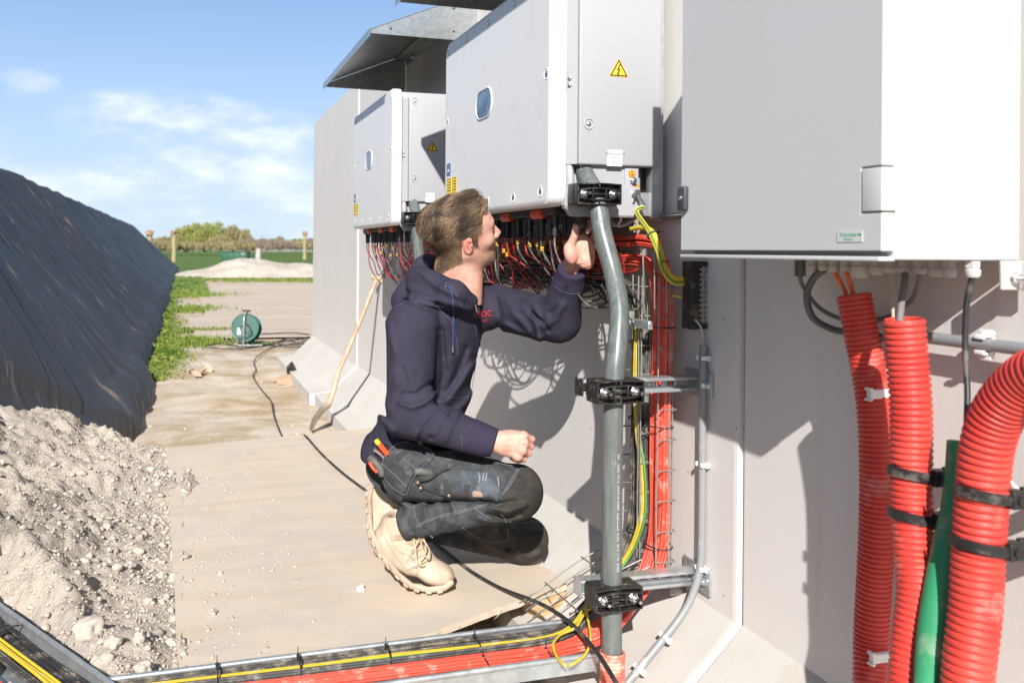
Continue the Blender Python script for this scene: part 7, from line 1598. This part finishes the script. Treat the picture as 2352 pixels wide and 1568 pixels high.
def strap(pts, w_, th, nm, m_, par, lift, fn=fb):
    """flat band following the cloth"""
    P = []
    for (x0, y0), (x1, y1) in zip(pts, pts[1:]):
        for i in range(6): P.append((x0+(x1-x0)*i/6, y0+(y1-y0)*i/6))
    P.append(pts[-1]); mb = MB(); rows = []
    for i, (x, y) in enumerate(P):
        a = P[max(0, i-1)]; b = P[min(len(P)-1, i+1)]; dx, dy = b[0]-a[0], b[1]-a[1]; l = math.hypot(dx, dy); nx_, ny_ = -dy/l*w_/2, dx/l*w_/2; row = []
        for q in (-1, 1):
            p = surf(fn, x+nx_*q, y+ny_*q, 2.4)
            if p is None: p = surf(fn, x, y, 2.4)
            if p is None: break
            row += [W3(p*(1-lift/p[1])), W3(p*(1-(lift+th)/p[1]))]
        if len(row) == 4: rows.append(row)
    for row in rows: mb.v += [tuple(row[0]), tuple(row[2]), tuple(row[3]), tuple(row[1])]
    for i in range(len(rows)-1):
        for j in range(4): mb.f.append((i*4+j, i*4+(j+1) % 4, (i+1)*4+(j+1) % 4, (i+1)*4+j))
    mb.f.append((3, 2, 1, 0)); k = (len(rows)-1)*4; mb.f.append((k, k+1, k+2, k+3)); mb.mi = [0]*len(mb.f)
    return mb.build(nm, m_, par, smooth=0) if len(rows) > 1 else None
strap([(895, 1066), (915, 1050), (935, 1033), (955, 1020)], 14, .002, 'webbing_strap', M_web, tr_, .0245)
strap([(886, 1098), (890, 1085), (900, 1076)], 16, .002, 'webbing_strap', M_web, tr_, .0215)
strap([(940, 1027), (955, 1022), (970, 1015)], 13, .003, 'webbing_strap', M_web, tr_, .0235)
cargo = [(1030, 1078), (1062, 1072), (1098, 1080), (1130, 1100), (1146, 1118), (1144, 1150), (1130, 1158), (1085, 1152), (1045, 1145), (1008, 1138), (960, 1120), (985, 1108), (1010, 1085)]
cg = patch_on(fl_, cargo, .005, 'cargo_pocket', M_denim, tr_, step=3, puff=.006)
flap = [(1085, 1080), (1132, 1090), (1147, 1112), (1150, 1128), (1143, 1155), (1098, 1144), (1065, 1135), (1050, 1118), (1060, 1080)]
patch_on(fl_, flap, .003, 'pocket_flap', mat('denim_flap', (.045, .055, .068), .85, col2=(.09, .105, .125), scale=30, lo=.4, hi=.65, bump=.5, bscale=700, bdist=.0008, dust=(.16, .17, .18), dscale=16, dlo=.55, dhi=.75), cg, step=3, off=.010, puff=.003)
lift_line([(1118, 1084), (1118, 1092), (1113, 1104)], .0013, 'button_loop', M_thread, tr_, .0155); lift_line([(1143, 1095), (1146, 1112), (1143, 1120)], .0013, 'button_loop', M_thread, tr_, .012)
lift_line([(1112, 1086), (1108, 1102)], .0012, 'button_loop', M_thread, tr_, .0155); lift_line([(1098, 1083), (1102, 1096), (1100, 1108)], .0012, 'button_loop', M_thread, tr_, .0155)
patch_on(fl_, [(1084, 1122), (1108, 1126), (1110, 1142), (1086, 1140)], .0015, 'leather_patch', M_leather, cg, step=2, off=.0145)
strap([(1022, 1100), (1025, 1120), (1022, 1138)], 13, .002, 'webbing_strap', M_web, tr_, .013); strap([(1074, 1112), (1070, 1128), (1068, 1142)], 14, .002, 'webbing_strap', M_web, tr_, .016)
for pts in ([(1142, 1062), (1170, 1068), (1205, 1072)],):
    lift_line(pts, .0007, 'stitching', M_thread, tr_, .001, dashed=True)
for dy in (0, 5): lift_line([(1195-dy, 1074), (1182-dy, 1095), (1170-dy, 1118), (1152-dy, 1138)], .0007, 'stitching', M_thread, tr_, .0012, dashed=True)
for dy in (0, 4): lift_line([(1150, 1140+dy), (1110, 1158+dy), (1060, 1172+dy), (1010, 1183+dy), (975, 1196+dy), (955, 1207+dy)], .0007, 'stitching', M_thread, tr_, .0012, dashed=True)
for dx in (0, 5): lift_line([(1034+dx, 1066), (1022+dx, 1075), (1012+dx, 1085)], .0007, 'stitching', M_thread, tr_, .0012, dashed=True)
lift_line([(1035, 1150), (1042, 1165), (1048, 1175)], .0007, 'stitching', M_thread, tr_, .0012, dashed=True); lift_line([(950, 1170), (955, 1190), (968, 1212)], .0007, 'stitching', M_thread, tr_, .0012, dashed=True); lift_line([(1090, 1166), (1105, 1178), (1130, 1192)], .0007, 'stitching', M_thread, tr_, .0012, dashed=True)
for dy in (0, 4): lift_line([(1060, 1210+dy), (1090, 1228+dy), (1125, 1243+dy), (1150, 1242+dy), (1166, 1238+dy)], .0007, 'stitching', M_thread, tr_, .0012, dashed=True)
lift_line([(1168, 1238), (1166, 1210), (1160, 1190), (1150, 1180)], .0007, 'stitching', M_thread, tr_, .0012, dashed=True); lift_line([(1170, 1198), (1205, 1200), (1245, 1196)], .0007, 'stitching', M_thread, tr_, .0012, dashed=True)
strap([(960, 1104), (985, 1098), (1010, 1082), (1030, 1072)], 7, .003, 'pocket_edge', M_web, tr_, .012)
for x, y in ((960, 1108), (966, 1121), (1031, 1138)):
    p = surf(fl_, x, y, 2.5)
    if p is not None: mb = MB(); c = W3(p*(1-.010/p[1])); mb.tube([c+FW*.004, c, c-FW*.004, c-FW*.005], [.0055, .0058, .005, .002], 12); mb.build('rivet', mat('rivet_copper', (.35, .24, .17), .4, .8), tr_)
# tools in the pocket (things of their own)
def tl(name, pts, rr, m_, label, z, cat='tool'):
    mb = MB(); mb.tube(spline([W3(Q(x, y, z+dz_)) for x, y, dz_ in pts], 5), rr if hasattr(rr, '__len__') else rr, 12); return tagp(mb.build(name, m_, smooth=60), label, cat)
sc1 = empty('screwdriver', tuple(W3(Q(875, 1028, 2.80))), 'small red and yellow screwdriver handle sticking out of the hip pocket', 'screwdriver')
mb = MB(); a, b = W3(Q(864, 1011, 2.795)), W3(Q(888, 1040, 2.80)); mb.tube([a.lerp(b, t) for t in (.25, .5, .75, 1.1)], [.0078, .0085, .0088, .008], 14); mb.build('handle', M_orange, sc1, smooth=60)
mb = MB(); mb.tube([a.lerp(b, t) for t in (-.06, -.03, .1, .26)], [.003, .0070, .0082, .0080], 14); mb.build('end_cap', M_sticky, sc1, smooth=60)
tl('socket_wrench', [(860, 1031, 0), (872, 1040, .005), (882, 1050, .01)], .0065, M_bolt, 'chrome socket end sticking out of the hip pocket', 2.80, 'wrench')
tl('pen', [(884, 1022, 0), (890, 1030, .005)], .0065, M_black, 'black capped pen between the screwdriver and the pocket edge', 2.80, 'pen')
mb = MB(); mb.tube(spline([W3(Q(x, y, z)) for x, y, z in ((850, 1052, 2.83), (860, 1060, 2.815), (872, 1075, 2.81), (880, 1092, 2.81))], 6), [.008]+[.0125]*17+[.010], 14); pl_ = mb.build('pliers', M_toolg, smooth=60); tagp(pl_, 'grey and red pliers handles at the back edge of the hip pocket', 'pliers')
mb = MB(); mb.tube(spline([W3(Q(x, y, z)) for x, y, z in ((849, 1062, 2.81), (856, 1074, 2.80), (866, 1084, 2.80))], 5), .005, 8); mb.build('grip_edge', M_orange, parent=pl_, smooth=60)
mb = MB(); mb.tube(spline([W3(Q(x, y, z)) for x, y, z in ((947, 1083, 2.765), (965, 1082, 2.760), (985, 1086, 2.765), (1000, 1092, 2.78))], 6), [.006, .010]+[.0125]*15+[.012, .010], 12); tagp(mb.build('tool_grip', M_toolg, smooth=60), 'dull grey tool grip lying between hip pocket and thigh pocket', 'tool')
